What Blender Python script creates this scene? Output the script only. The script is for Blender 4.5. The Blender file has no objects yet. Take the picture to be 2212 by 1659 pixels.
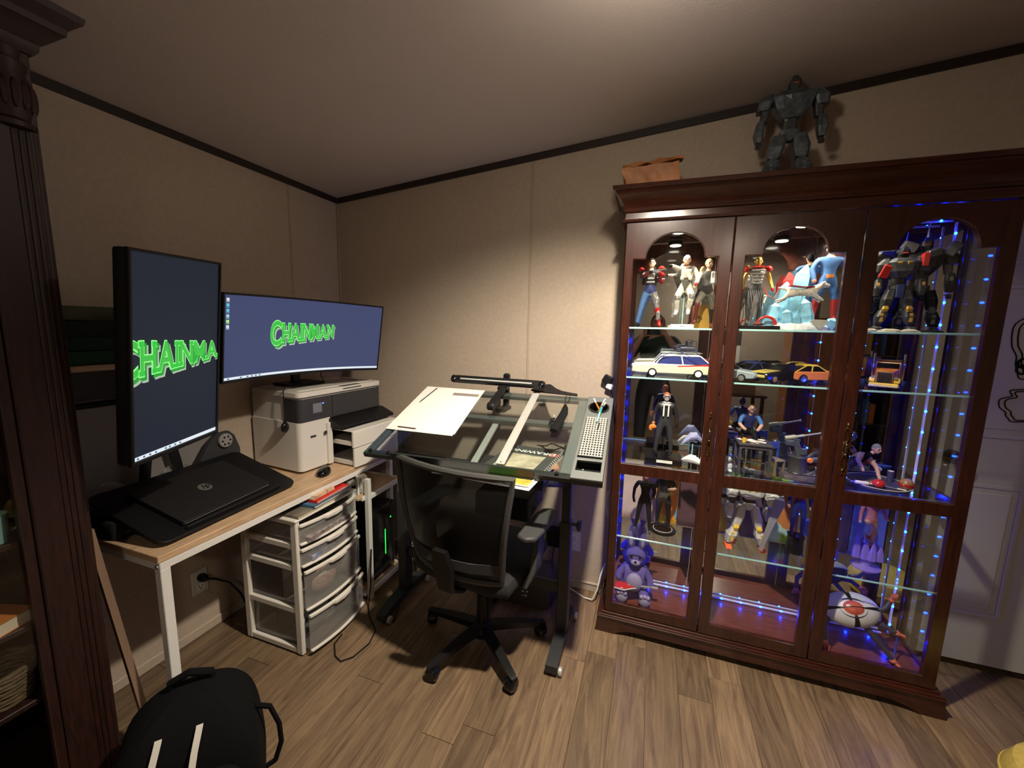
import bpy, bmesh, math, random
from mathutils import Vector, Matrix, Euler
PI = math.pi
SC = bpy.context.scene
COL = SC.collection
rnd = random.Random(7)

# ------------------------------------------------------------------ camera, world, exposure
cam_d = bpy.data.cameras.new('camera'); cam = bpy.data.objects.new('camera', cam_d); COL.objects.link(cam)
cam_d.sensor_fit = 'HORIZONTAL'; cam_d.sensor_width = 36.0; cam_d.lens = 36.0 * 867.47 / 2212
cam_d.clip_start = 0.02; cam_d.clip_end = 50
def cam_matrix(yaw, pit, rol, loc):
    cy, sy, cp, sp = math.cos(yaw), math.sin(yaw), math.cos(pit), math.sin(pit)
    f = Vector((sy*cp, cy*cp, -sp)); r = Vector((cy, -sy, 0)); u = r.cross(f)
    cr, sr = math.cos(rol), math.sin(rol)
    r2 = r*cr + u*sr; u2 = u*cr - r*sr
    return Matrix(((r2.x, u2.x, -f.x, loc[0]), (r2.y, u2.y, -f.y, loc[1]), (r2.z, u2.z, -f.z, loc[2]), (0, 0, 0, 1)))
CAM_M = cam_matrix(math.radians(-19.174), math.radians(8.062), math.radians(1.206), (0, 0, 1.5))
cam.matrix_world = CAM_M
SC.camera = cam
w = bpy.data.worlds.new('world'); SC.world = w; w.use_nodes = True
w.node_tree.nodes['Background'].inputs[0].default_value = (0.02, 0.02, 0.025, 1)
w.node_tree.nodes['Background'].inputs[1].default_value = 0.3
SC.view_settings.view_transform = 'Standard'; SC.view_settings.look = 'None'
SC.view_settings.gamma = 1.0; SC.view_settings.use_curve_mapping = False
SC.view_settings.exposure = 0.0
cy = SC.cycles
cy.max_bounces = 10; cy.diffuse_bounces = 4; cy.glossy_bounces = 5; cy.transmission_bounces = 6
cy.transparent_max_bounces = 28; cy.caustics_refractive = False; cy.sample_clamp_indirect = 6.0
# main lamp, fill lamp and the small lamps in the cabinet top: watts and colours, built further down
MAIN_W, MAIN_COL = 275.0, (1.0, 0.88, 0.72)
FILL_W, FILL_COL = 20.0, (1.0, 0.86, 0.68)
ADDED_FILL_W = 8.0  # watts of the extra point light added below the spotlight
PUCK_W, PUCK_COL = 15.0, (1.0, 0.88, 0.66)
LED_STRENGTH = 330.0

# ------------------------------------------------------------------ materials
MATS = {}
def mat(name, col, rough=0.5, metal=0.0, emit=None, estr=1.0, spec=0.5, var=0.0, scale=30.0, stretch=(1, 1, 1), bump=0.0, bscale=None, coat=0.0, trans=0.0, alpha=1.0, col2=None, randv=0.0):
    if name in MATS: return MATS[name]
    m = bpy.data.materials.new(name); m.use_nodes = True
    nt = m.node_tree; b = nt.nodes['Principled BSDF']
    c = (*col, 1)
    b.inputs['Base Color'].default_value = c; b.inputs['Roughness'].default_value = rough
    b.inputs['Metallic'].default_value = metal; b.inputs['Specular IOR Level'].default_value = spec
    b.inputs['Coat Weight'].default_value = coat; b.inputs['Coat Roughness'].default_value = 0.12
    b.inputs['Transmission Weight'].default_value = trans; b.inputs['Alpha'].default_value = alpha
    if emit:
        b.inputs['Emission Color'].default_value = (*emit, 1); b.inputs['Emission Strength'].default_value = estr
    if var or bump or col2:
        tc = nt.nodes.new('ShaderNodeTexCoord'); mp = nt.nodes.new('ShaderNodeMapping')
        mp.inputs['Scale'].default_value = stretch
        nt.links.new(tc.outputs['Object'], mp.inputs['Vector'])
        n = nt.nodes.new('ShaderNodeTexNoise'); n.inputs['Scale'].default_value = scale; n.inputs['Detail'].default_value = 5
        nt.links.new(mp.outputs['Vector'], n.inputs['Vector'])
        if var or col2:
            r = nt.nodes.new('ShaderNodeValToRGB')
            lo = tuple(max(0, x*(1-var)) for x in col) if not col2 else col
            hi = tuple(min(1, x*(1+var)) for x in col) if not col2 else col2
            r.color_ramp.elements[0].position = 0.3; r.color_ramp.elements[1].position = 0.7
            r.color_ramp.elements[0].color = (*lo, 1); r.color_ramp.elements[1].color = (*hi, 1)
            nt.links.new(n.outputs['Fac'], r.inputs['Fac']); nt.links.new(r.outputs['Color'], b.inputs['Base Color'])
        if bump:
            n2 = n
            if bscale:
                n2 = nt.nodes.new('ShaderNodeTexNoise'); n2.inputs['Scale'].default_value = bscale; n2.inputs['Detail'].default_value = 3
                nt.links.new(mp.outputs['Vector'], n2.inputs['Vector'])
            bp = nt.nodes.new('ShaderNodeBump'); bp.inputs['Strength'].default_value = bump; bp.inputs['Distance'].default_value = 0.004
            nt.links.new(n2.outputs['Fac'], bp.inputs['Height']); nt.links.new(bp.outputs['Normal'], b.inputs['Normal'])
    MATS[name] = m
    return m

def glass_mat(name, tint=(0.97, 0.985, 0.98), ior=1.45, rough=0.0, boost=1.0, body=0.0, body_col=(0.5, 0.5, 0.5)):
    """thin sheet glass: see-through with a mirror-like sheen that grows at grazing angles; body adds a frosted haze"""
    m = bpy.data.materials.new(name); m.use_nodes = True; nt = m.node_tree
    nt.nodes.clear()
    out = nt.nodes.new('ShaderNodeOutputMaterial'); t = nt.nodes.new('ShaderNodeBsdfTransparent'); g = nt.nodes.new('ShaderNodeBsdfGlossy')
    t.inputs['Color'].default_value = (*tint, 1); g.inputs['Roughness'].default_value = rough; g.inputs['Color'].default_value = (1, 1, 1, 1)
    f = nt.nodes.new('ShaderNodeFresnel'); f.inputs['IOR'].default_value = ior
    ml = nt.nodes.new('ShaderNodeMath'); ml.operation = 'MULTIPLY'; ml.inputs[1].default_value = boost; ml.use_clamp = True
    nt.links.new(f.outputs[0], ml.inputs[0])
    # a thin sheet reflects alike from both faces: invert the index where the face is met from inside
    gm = nt.nodes.new('ShaderNodeNewGeometry'); e1 = nt.nodes.new('ShaderNodeMath'); e1.operation = 'MULTIPLY_ADD'; e1.inputs[1].default_value = -2; e1.inputs[2].default_value = 1
    pw = nt.nodes.new('ShaderNodeMath'); pw.operation = 'POWER'; pw.inputs[0].default_value = ior
    nt.links.new(gm.outputs['Backfacing'], e1.inputs[0]); nt.links.new(e1.outputs[0], pw.inputs[1]); nt.links.new(pw.outputs[0], f.inputs['IOR'])
    mx = nt.nodes.new('ShaderNodeMixShader'); nt.links.new(ml.outputs[0], mx.inputs[0])
    src = t.outputs[0]
    if body:
        d = nt.nodes.new('ShaderNodeBsdfDiffuse'); d.inputs['Color'].default_value = (*body_col, 1)
        m2 = nt.nodes.new('ShaderNodeMixShader'); m2.inputs[0].default_value = body
        nt.links.new(t.outputs[0], m2.inputs[1]); nt.links.new(d.outputs[0], m2.inputs[2]); src = m2.outputs[0]
    nt.links.new(src, mx.inputs[1]); nt.links.new(g.outputs[0], mx.inputs[2]); nt.links.new(mx.outputs[0], out.inputs[0])
    MATS[name] = m
    return m

def wood_mat(name, c1, c2, rough=0.3, axis='z', scale=5.0, coat=0.3):
    m = bpy.data.materials.new(name); m.use_nodes = True; nt = m.node_tree; b = nt.nodes['Principled BSDF']
    tc = nt.nodes.new('ShaderNodeTexCoord'); mp = nt.nodes.new('ShaderNodeMapping')
    st = {'x': (0.12, 1, 1), 'y': (1, 0.12, 1), 'z': (1, 1, 0.12)}[axis]
    mp.inputs['Scale'].default_value = tuple(s*scale*6 for s in st)
    nt.links.new(tc.outputs['Object'], mp.inputs['Vector'])
    n = nt.nodes.new('ShaderNodeTexNoise'); n.inputs['Scale'].default_value = 2.2; n.inputs['Detail'].default_value = 7; n.inputs['Distortion'].default_value = 0.6
    nt.links.new(mp.outputs[0], n.inputs['Vector'])
    r = nt.nodes.new('ShaderNodeValToRGB'); r.color_ramp.elements[0].position = 0.3; r.color_ramp.elements[1].position = 0.72
    r.color_ramp.elements[0].color = (*c1, 1); r.color_ramp.elements[1].color = (*c2, 1)
    nt.links.new(n.outputs['Fac'], r.inputs['Fac']); nt.links.new(r.outputs['Color'], b.inputs['Base Color'])
    b.inputs['Roughness'].default_value = rough; b.inputs['Coat Weight'].default_value = coat; b.inputs['Coat Roughness'].default_value = 0.18
    MATS[name] = m
    return m

def plank_mat():
    m = bpy.data.materials.new('vinyl_plank'); m.use_nodes = True; nt = m.node_tree; b = nt.nodes['Principled BSDF']
    L = nt.links.new
    g = nt.nodes.new('ShaderNodeNewGeometry'); oi = nt.nodes.new('ShaderNodeObjectInfo')
    mp = nt.nodes.new('ShaderNodeMapping'); mp.inputs['Scale'].default_value = (26, 2.2, 1)
    L(g.outputs['Position'], mp.inputs['Vector'])
    sh = nt.nodes.new('ShaderNodeVectorMath'); sh.operation = 'MULTIPLY_ADD'
    sh.inputs[1].default_value = (1, 1, 1); cb = nt.nodes.new('ShaderNodeCombineXYZ')
    ml = nt.nodes.new('ShaderNodeMath'); ml.operation = 'MULTIPLY'; ml.inputs[1].default_value = 91.0
    L(oi.outputs['Random'], ml.inputs[0]); L(ml.outputs[0], cb.inputs[1]); L(ml.outputs[0], cb.inputs[2])
    L(mp.outputs[0], sh.inputs[0]); L(cb.outputs[0], sh.inputs[2])
    n = nt.nodes.new('ShaderNodeTexNoise'); n.inputs['Scale'].default_value = 1.0; n.inputs['Detail'].default_value = 8; n.inputs['Roughness'].default_value = 0.66; n.inputs['Distortion'].default_value = 2.2
    L(sh.outputs[0], n.inputs['Vector'])
    r = nt.nodes.new('ShaderNodeValToRGB'); e = r.color_ramp.elements
    e[0].position = 0.30; e[0].color = (0.112, 0.066, 0.042, 1); e[1].position = 0.72; e[1].color = (0.315, 0.213, 0.122, 1)
    k = e.new(0.5); k.color = (0.208, 0.137, 0.080, 1)
    L(n.outputs['Fac'], r.inputs['Fac'])
    hs = nt.nodes.new('ShaderNodeHueSaturation'); mr = nt.nodes.new('ShaderNodeMapRange')
    mr.inputs['To Min'].default_value = 0.56; mr.inputs['To Max'].default_value = 1.0
    L(oi.outputs['Random'], mr.inputs['Value']); L(mr.outputs[0], hs.inputs['Value']); L(r.outputs['Color'], hs.inputs['Color'])
    L(hs.outputs[0], b.inputs['Base Color'])
    b.inputs['Roughness'].default_value = 0.42
    bp = nt.nodes.new('ShaderNodeBump'); bp.inputs['Strength'].default_value = 0.15; bp.inputs['Distance'].default_value = 0.002
    L(n.outputs['Fac'], bp.inputs['Height']); L(bp.outputs[0], b.inputs['Normal'])
    MATS['vinyl_plank'] = m
    return m

def patch_mat(name, cols, scale=3.0, rough=0.8):
    """cells of flat colour, as on a printed children's play rug"""
    m = bpy.data.materials.new(name); m.use_nodes = True; nt = m.node_tree; b = nt.nodes['Principled BSDF']
    tc = nt.nodes.new('ShaderNodeTexCoord'); nz = nt.nodes.new('ShaderNodeTexNoise'); nz.inputs['Scale'].default_value = scale*0.6
    ad = nt.nodes.new('ShaderNodeMixRGB'); ad.blend_type = 'ADD'; ad.inputs[0].default_value = 0.25
    v = nt.nodes.new('ShaderNodeTexVoronoi'); v.inputs['Scale'].default_value = scale
    L = nt.links.new
    L(tc.outputs['Object'], nz.inputs['Vector']); L(tc.outputs['Object'], ad.inputs[1]); L(nz.outputs['Color'], ad.inputs[2]); L(ad.outputs[0], v.inputs['Vector'])
    sp = nt.nodes.new('ShaderNodeSeparateColor'); L(v.outputs['Color'], sp.inputs[0])
    r = nt.nodes.new('ShaderNodeValToRGB'); r.color_ramp.interpolation = 'CONSTANT'
    e = r.color_ramp.elements
    for i, c in enumerate(cols):
        el = e[i] if i < 2 else e.new(i/len(cols))
        el.position = i/len(cols); el.color = (*c, 1)
    L(sp.outputs[0], r.inputs['Fac']); L(r.outputs['Color'], b.inputs['Base Color']); b.inputs['Roughness'].default_value = rough
    MATS[name] = m
    return m

# ------------------------------------------------------------------ mesh helpers
def T(v): return v if isinstance(v, Vector) else Vector(v)
class B:
    """collects shapes in one bmesh; make() links them as ONE object"""
    def __init__(s): s.bm = bmesh.new()
    def _x(s, vs, rot, c):
        if rot:
            R = Euler(rot).to_matrix()
            for v in vs: v.co = R @ v.co
        for v in vs: v.co += T(c)
        return s
    def box(s, c, d, bev=0.0, rot=None, seg=1, taper=None):
        t = bmesh.new(); bmesh.ops.create_cube(t, size=1.0)
        for v in t.verts:
            k = 1.0
            if taper and v.co.z > 0: v.co.x *= taper[0]; v.co.y *= taper[1]
            v.co = Vector((v.co.x*d[0], v.co.y*d[1], v.co.z*d[2]))
        if bev > 0: bmesh.ops.bevel(t, geom=list(t.edges), offset=min(bev, min(d)*0.45), segments=seg, profile=0.6, affect='EDGES', clamp_overlap=True)
        return s.join(t, rot, c)
    def b2(s, x0, x1, y0, y1, z0, z1, bev=0.0, seg=1):
        return s.box(((x0+x1)/2, (y0+y1)/2, (z0+z1)/2), (abs(x1-x0), abs(y1-y0), abs(z1-z0)), bev, None, seg)
    def join(s, t, rot=None, c=(0, 0, 0)):
        s._x(t.verts, rot, c)
        m = bpy.data.meshes.new('tmp'); t.to_mesh(m); t.free(); s.bm.from_mesh(m); bpy.data.meshes.remove(m)
        return s
    def cyl(s, p0, p1, r, r2=None, n=14, caps=True):
        p0, p1 = T(p0), T(p1); d = p1-p0; L = d.length
        if L < 1e-7: return s
        t = bmesh.new(); bmesh.ops.create_cone(t, cap_ends=caps, segments=n, radius1=r, radius2=r if r2 is None else r2, depth=L)
        q = Vector((0, 0, 1)).rotation_difference(d).to_matrix()
        for v in t.verts: v.co = q @ v.co + (p0+p1)/2
        return s.join(t)
    def ball(s, c, r, n=12, rot=None):
        t = bmesh.new(); bmesh.ops.create_uvsphere(t, u_segments=n, v_segments=max(6, n*2//3), radius=1.0)
        rr = (r, r, r) if isinstance(r, (int, float)) else r
        for v in t.verts: v.co = Vector((v.co.x*rr[0], v.co.y*rr[1], v.co.z*rr[2]))
        return s.join(t, rot, c)
    def tube(s, pts, r, n=6, close=False):
        pts = [T(p) for p in pts]; N = len(pts); rings = []; up = None
        for i, p in enumerate(pts):
            a = pts[(i-1) % N] if (i > 0 or close) else p; b = pts[(i+1) % N] if (i < N-1 or close) else p
            d = (b-a).normalized()
            if up is None: up = d.orthogonal().normalized()
            up = (up - d*up.dot(d)); up = up.normalized() if up.length > 1e-6 else d.orthogonal().normalized()
            sd = d.cross(up); rr = r[i] if isinstance(r, (list, tuple)) else r
            rings.append([s.bm.verts.new(p + (up*math.cos(2*PI*k/n) + sd*math.sin(2*PI*k/n))*rr) for k in range(n)])
        M = N if close else N-1
        for i in range(M):
            A, C = rings[i], rings[(i+1) % N]
            for k in range(n): s.bm.faces.new((A[k], A[(k+1) % n], C[(k+1) % n], C[k]))
        if not close: s.bm.faces.new(rings[0][::-1]); s.bm.faces.new(rings[-1])
        return s
    def lathe(s, prof, c=(0, 0, 0), n=20, axis='z'):
        """prof: list of (radius, height)"""
        t = bmesh.new(); rings = []
        for (r, h) in prof:
            rings.append([t.verts.new((r*math.cos(2*PI*k/n), r*math.sin(2*PI*k/n), h)) for k in range(n)])
        for A, C in zip(rings, rings[1:]):
            for k in range(n): t.faces.new((A[k], A[(k+1) % n], C[(k+1) % n], C[k]))
        if prof[0][0] > .003 and math.dist(prof[0], prof[-1]) < .0045:
            for k in range(n): t.faces.new((rings[-1][k], rings[-1][(k+1) % n], rings[0][(k+1) % n], rings[0][k]))
        else: t.faces.new(rings[0][::-1]); t.faces.new(rings[-1])
        rot = {'z': None, 'x': (0, PI/2, 0), 'y': (-PI/2, 0, 0)}[axis]
        return s.join(t, rot, c)
    def prism(s, poly, d, plane='xz', at=0.0, holes=(), bev=0.0):
        """poly in a plane, pushed d along the third axis from `at`; holes are cut through"""
        t = bmesh.new(); es = []
        for lp in [poly]+list(holes):
            vs = [t.verts.new((p[0], p[1], 0)) for p in lp]
            es += [t.edges.new((vs[i], vs[(i+1) % len(vs)])) for i in range(len(vs))]
        bmesh.ops.triangle_fill(t, edges=es, use_beauty=True)
        fs = list(t.faces)
        ex = bmesh.ops.extrude_face_region(t, geom=fs)
        for v in [g for g in ex['geom'] if isinstance(g, bmesh.types.BMVert)]: v.co.z += d
        for v in t.verts:
            x, y, z = v.co
            v.co = {'xz': Vector((x, at+z, y)), 'yz': Vector((at+z, x, y)), 'xy': Vector((x, y, at+z))}[plane]
        bmesh.ops.recalc_face_normals(t, faces=list(t.faces))
        if bev: bmesh.ops.bevel(t, geom=[e for e in t.edges if e.calc_face_angle(0) > 0.7], offset=bev, segments=1, affect='EDGES', clamp_overlap=True)
        return s.join(t)
    def loft(s, loops, cap=True):
        rs = [[s.bm.verts.new(T(p)) for p in lp] for lp in loops]; n = len(rs[0])
        for A, C in zip(rs, rs[1:]):
            for k in range(n): s.bm.faces.new((A[k], A[(k+1) % n], C[(k+1) % n], C[k]))
        if cap: s.bm.faces.new(rs[0][::-1]); s.bm.faces.new(rs[-1])
        return s
    def quad(s, a, b, c, d):
        s.bm.faces.new([s.bm.verts.new(T(p)) for p in (a, b, c, d)]); return s
    def xf(s, M):
        for v in s.bm.verts: v.co = M @ v.co
        return s
    def make(s, name, m, parent=None, smooth=True, world=False, kind=None, label=None, noise=0.0):
        bmesh.ops.recalc_face_normals(s.bm, faces=list(s.bm.faces))
        if noise:
            for v in s.bm.verts: v.co += Vector((rnd.uniform(-1, 1), rnd.uniform(-1, 1), rnd.uniform(-1, 1)))*noise
        me = bpy.data.meshes.new(name)
        if smooth:
            for f in s.bm.faces: f.smooth = True
            for e in s.bm.edges:
                if len(e.link_faces) == 2 and e.calc_face_angle(0) > 0.6: e.smooth = False
        s.bm.to_mesh(me); s.bm.free()
        o = bpy.data.objects.new(name, me); COL.objects.link(o)
        if m: me.materials.append(m if not isinstance(m, str) else MATS[m])
        MW[o.name] = MW.get(parent.name, Matrix()) if parent else Matrix()
        if parent:
            o.parent = parent
            if world: me.transform(MW[parent.name].inverted())
        if kind: o['kind'] = kind
        if label: o['label'] = label
        return o
MW = {}
def tag(o, label, cat, group=None, kind=None):
    o['label'] = label; o['category'] = cat
    if group: o['group'] = group
    if kind: o['kind'] = kind
    return o
def thing(name, label, cat, loc=(0, 0, 0), rz=0.0, group=None):
    o = bpy.data.objects.new(name, None); COL.objects.link(o); o.location = loc; o.rotation_euler = (0, 0, rz); o.empty_display_size = 0.05
    MW[o.name] = Matrix.Translation(T(loc)) @ Matrix.Rotation(rz, 4, 'Z')
    return tag(o, label, cat, group)
def copy_tree(o, parent=None, loc=None, rz=None, label=None):
    c = o.copy(); COL.objects.link(c); c.parent = parent
    if loc: c.location = loc
    if rz is not None: c.rotation_euler = (0, 0, rz)
    if label: c['label'] = label
    for ch in list(o.children): copy_tree(ch, c)
    return c
def rect(x0, x1, z0, z1): return [(x0, z0), (x1, z0), (x1, z1), (x0, z1)]
def circ(cx, cz, r, n=20, r2=None): return [(cx+r*math.cos(2*PI*k/n), cz+(r2 or r)*math.sin(2*PI*k/n)) for k in range(n)]
def eval_mesh(o):
    dg = bpy.context.evaluated_depsgraph_get(); return bpy.data.meshes.new_from_object(o.evaluated_get(dg))
def text_bm(txt, size=1.0, depth=0.0, offset=0.0, align='LEFT', shear=0.0, res=3):
    c = bpy.data.curves.new('t', 'FONT'); c.body = txt; c.size = size; c.extrude = depth; c.offset = offset; c.align_x = align; c.shear = shear; c.resolution_u = res
    o = bpy.data.objects.new('t', c); COL.objects.link(o)
    me = eval_mesh(o); bpy.data.objects.remove(o); bpy.data.curves.remove(c)
    b = B(); b.bm.from_mesh(me); bpy.data.meshes.remove(me)
    return b
def skin_body(pts, edges, radii, root=0, sub=1):
    """one continuous surface grown around a skeleton: pts {name: xyz}, edges [(a, b)], radii {name: r or (rx, ry)}"""
    names = list(pts); ix = {n: i for i, n in enumerate(names)}
    me = bpy.data.meshes.new('s'); me.from_pydata([tuple(pts[n]) for n in names], [(ix[a], ix[b]) for a, b in edges], [])
    o = bpy.data.objects.new('s', me); COL.objects.link(o)
    o.modifiers.new('k', 'SKIN').use_smooth_shade = True
    for i, n in enumerate(names):
        r = radii[n]; me.skin_vertices[0].data[i].radius = (r, r) if isinstance(r, (int, float)) else r
        me.skin_vertices[0].data[i].use_root = (i == root)
    if sub:
        sm = o.modifiers.new('u', 'SUBSURF'); sm.levels = sub; sm.render_levels = sub
    r = eval_mesh(o); bpy.data.objects.remove(o)
    return r
def seg_dist(p, a, b):
    ab = b-a; t = max(0, min(1, (p-a).dot(ab)/max(ab.length_squared, 1e-9))); return (p-(a+ab*t)).length

# ------------------------------------------------------------------ base materials
W_DARK = wood_mat('mahogany', (0.024, 0.0058, 0.0033), (0.053, 0.0134, 0.0070), 0.26, 'z', 5, 0.5)
W_DARKH = wood_mat('mahogany_across', (0.026, 0.0063, 0.0035), (0.060, 0.0150, 0.0078), 0.24, 'x', 5, 0.5)
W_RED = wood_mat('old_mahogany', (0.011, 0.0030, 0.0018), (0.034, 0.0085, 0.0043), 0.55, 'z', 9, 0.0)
W_DESK = wood_mat('light_oak', (0.42, 0.27, 0.155), (0.62, 0.43, 0.27), 0.45, 'y', 7, 0.0)
W_ORANGE = wood_mat('orange_oak', (0.30, 0.115, 0.035), (0.48, 0.20, 0.07), 0.4, 'z', 5, 0.1)
plank_mat()
mat('wall_paper', (0.43, 0.350, 0.272), 0.85, var=0.05, scale=55, bump=0.12, bscale=420)
mat('ceiling_paint', (0.50, 0.43, 0.395), 0.92, bump=0.25, bscale=190)
mat('dark_trim', (0.020, 0.012, 0.009), 0.5)
mat('white_door', (0.46, 0.44, 0.40), 0.5)
mat('seam', (0.37, 0.30, 0.225), 0.8)
mat('black_plastic', (0.006, 0.006, 0.007), 0.45, spec=.3); mat('black_matte', (0.007, 0.007, 0.007), 0.8, spec=.2)
mat('black_gloss', (0.006, 0.006, 0.007), 0.12); mat('charcoal', (0.035, 0.036, 0.038), 0.5)
mat('grey_metal', (0.20, 0.215, 0.21), 0.38, 0.3); mat('steel', (0.50, 0.50, 0.47), 0.45, 0.35)
mat('white_plastic', (0.66, 0.63, 0.57), 0.4); mat('white_metal', (0.70, 0.69, 0.66), 0.45); mat('pure_white', (0.80, 0.78, 0.73), 0.7)
mat('brass', (0.24, 0.175, 0.085), 0.35, 1.0, var=0.3, scale=120); mat('chrome', (0.75, 0.75, 0.75), 0.12, 1.0)
mat('gold', (0.70, 0.42, 0.08), 0.3, 0.7); mat('red_gloss', (0.55, 0.022, 0.018), 0.25); mat('red_cloth', (0.42, 0.022, 0.02), 0.7)
mat('blue_cloth', (0.045, 0.14, 0.36), 0.7); mat('jeans', (0.06, 0.14, 0.32), 0.8, var=0.3, scale=200)
mat('skin_tone', (0.55, 0.32, 0.21), 0.55); mat('black_hair', (0.010, 0.007, 0.006), 0.85, spec=.15)
mat('orange', (0.75, 0.22, 0.03), 0.5); mat('yellow', (0.78, 0.52, 0.05), 0.45); mat('teal', (0.03, 0.26, 0.28), 0.5)
mat('cream', (0.72, 0.64, 0.47), 0.5); mat('grey_cloth', (0.17, 0.165, 0.155), 0.85, var=0.15, scale=120); mat('silver', (0.55, 0.54, 0.52), 0.3, 0.8, var=0.4, scale=160)
mat('dark_red', (0.10, 0.010, 0.009), 0.4); mat('navy', (0.012, 0.022, 0.11), 0.5); mat('purple_plush', (0.115, 0.085, 0.30), 0.95, var=0.2, scale=260, bump=0.5)
mat('lilac_plush', (0.33, 0.29, 0.46), 0.95, var=0.15, scale=260, bump=0.4)
GLASS = glass_mat('cabinet_glass', (0.975, 0.985, 0.985), 1.35)
SHELFG = glass_mat('shelf_glass', (0.93, 0.97, 0.96), 1.4)
TABLEG = glass_mat('table_glass', (0.90, 0.935, 0.925), 1.5, 0.02)
mat('glass_edge', (0.40, 0.72, 0.66), 0.15, spec=0.8)
mm = mat('mirror', (0.80, 0.83, 0.84), 0.0, 1.0)
mat('blue_led', (0.01, 0.05, 0.4), 0.3, emit=(0.001, 0.016, 1.0), estr=LED_STRENGTH)
# ================================================================== THE ROOM
XL, XR, YB, YF = -1.968, 2.70, 2.178, -2.40
def ceil_z(x): return 2.287 + 0.0913*(x-XL)
def structure(b, name, m, **k): return b.make(name, m, kind='structure', **k)
floor = structure(B().b2(XL-.1, XR+.1, YF-.1, YB+.35, -.06, -.004), 'floor', mat('floor_joint', (0.05, 0.03, 0.02), 0.7))
pl = None
for i in range(37):
    x0 = -1.968 - 0.055 + i*0.1305
    if x0 > XR: break
    off = rnd.uniform(0, .92)
    for j in range(-1, 6):
        y0 = YF - off + j*0.92
        if y0 > YB: continue
        if pl is None:
            pl = B().b2(0, .1293, 0, .9185, -.0045, 0, .0007).make('plank', 'vinyl_plank', floor, smooth=False); o = pl
        else:
            o = pl.copy(); COL.objects.link(o)
        o.location = (x0, y0, rnd.uniform(-.0003, 0)); o.parent = floor
# walls: slabs that stand just outside the room; the rear wall has the door opening
structure(B().b2(XL-.1, XL, YF-.1, YB+.1, -.05, 2.45), 'wall_left', 'wall_paper')
poly = [(XL, -.05), (1.19, -.05), (1.19, 2.05), (1.93, 2.05), (1.93, -.05), (XR, -.05), (XR, ceil_z(XR)+.02), (XL, ceil_z(XL)+.02)]
structure(B().prism(poly, .10, 'xz', YB), 'wall_back', 'wall_paper')
structure(B().b2(XR, XR+.1, YF-.1, YB+.1, -.05, 2.75), 'wall_right', 'wall_paper')
structure(B().prism([(XL, -.05), (XR, -.05), (XR, ceil_z(XR)+.02), (XL, ceil_z(XL)+.02)], -.10, 'xz', YF), 'wall_front', 'wall_paper')
structure(B().prism([(XL-.1, ceil_z(XL-.1)), (XR+.1, ceil_z(XR+.1)), (XR+.1, ceil_z(XR)+.12), (XL-.1, ceil_z(XL)+.12)], YB-YF+.2, 'xz', YF-.1), 'ceiling', 'ceiling_paint')
structure(B().b2(1.1, 2.05, YB+.32, YB+.36, -.05, 2.2), 'wall_hall', mat('hall_shade', (0.05, 0.045, 0.04), 0.9))  # wall added behind the door; its dark colour stands in for shade
structure(B().b2(XL, XL+.013, YF, YB, 2.256, 2.288), 'trim_1', 'dark_trim')
structure(B().prism([(XL, ceil_z(XL)-.032), (XR, ceil_z(XR)-.034), (XR, ceil_z(XR)), (XL, ceil_z(XL))], -.013, 'xz', YB), 'trim_2', 'dark_trim')
structure(B().b2(XL, 1.13, YB-.012, YB, 0, .048, .003).b2(XL, 1.13, YB-.016, YB, .043, .053, .003), 'baseboard_back', 'wall_paper')
structure(B().b2(XL, XL+.010, YF, YB, 0, .045, .003), 'baseboard_left', 'wall_paper')
structure(B().b2(XL, XL+.012, YB-.012, YB, .05, 2.256, .003), 'trim_3', 'seam')
n = 4
for (x, y) in ((-.664, None), (.55, None), (None, 1.807), (None, .59), (None, -.6)):
    b = B()
    if y is None: b.b2(x-.007, x+.007, YB-.003, YB, .055, ceil_z(x)-.035, .001)
    else: b.b2(XL, XL+.003, y-.007, y+.007, .05, 2.255, .001)
    structure(b, 'trim_%d' % n, 'seam'); n += 1
# white panel door behind the cabinet
dr = structure(B().b2(1.195, 1.925, 2.228, 2.262, .042, 2.04), 'door_1', 'white_door')
for (x0, x1) in ((1.305, 1.50), (1.62, 1.815)):
    for (z0, z1) in ((.28, .865), (1.09, 1.70), (1.80, 1.95)):
        b = B().prism(rect(x0-.012, x1+.012, z0-.012, z1+.012), -.006, 'xz', 2.228, holes=[rect(x0+.006, x1-.006, z0+.006, z1-.006)], bev=.003)
        b.box(((x0+x1)/2, 2.2265, (z0+z1)/2), (x1-x0-.055, .006, z1-z0-.055), .003)
        b.make('panel', 'white_door', dr, kind='structure')
B().lathe([(.030, 0), (.030, .006), (.012, .010), (.012, .035), (.024, .042), (.029, .056), (.026, .070), (.012, .076)], n=20, axis='y').xf(Matrix.Translation((1.252, 2.228, .985)) @ Matrix.Rotation(PI, 4, 'X')).make('door_knob', mat('dark_chrome', (0.16, 0.16, 0.17), 0.18, 1.0), dr, kind='structure')
for s, x0, x1 in ((0, 1.168, 1.195), (1, 1.925, 1.952)):
    structure(B().b2(x0, x1, YB-.012, 2.29, 0, 2.06, .003), 'trim_%d' % n, 'white_door'); n += 1
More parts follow.
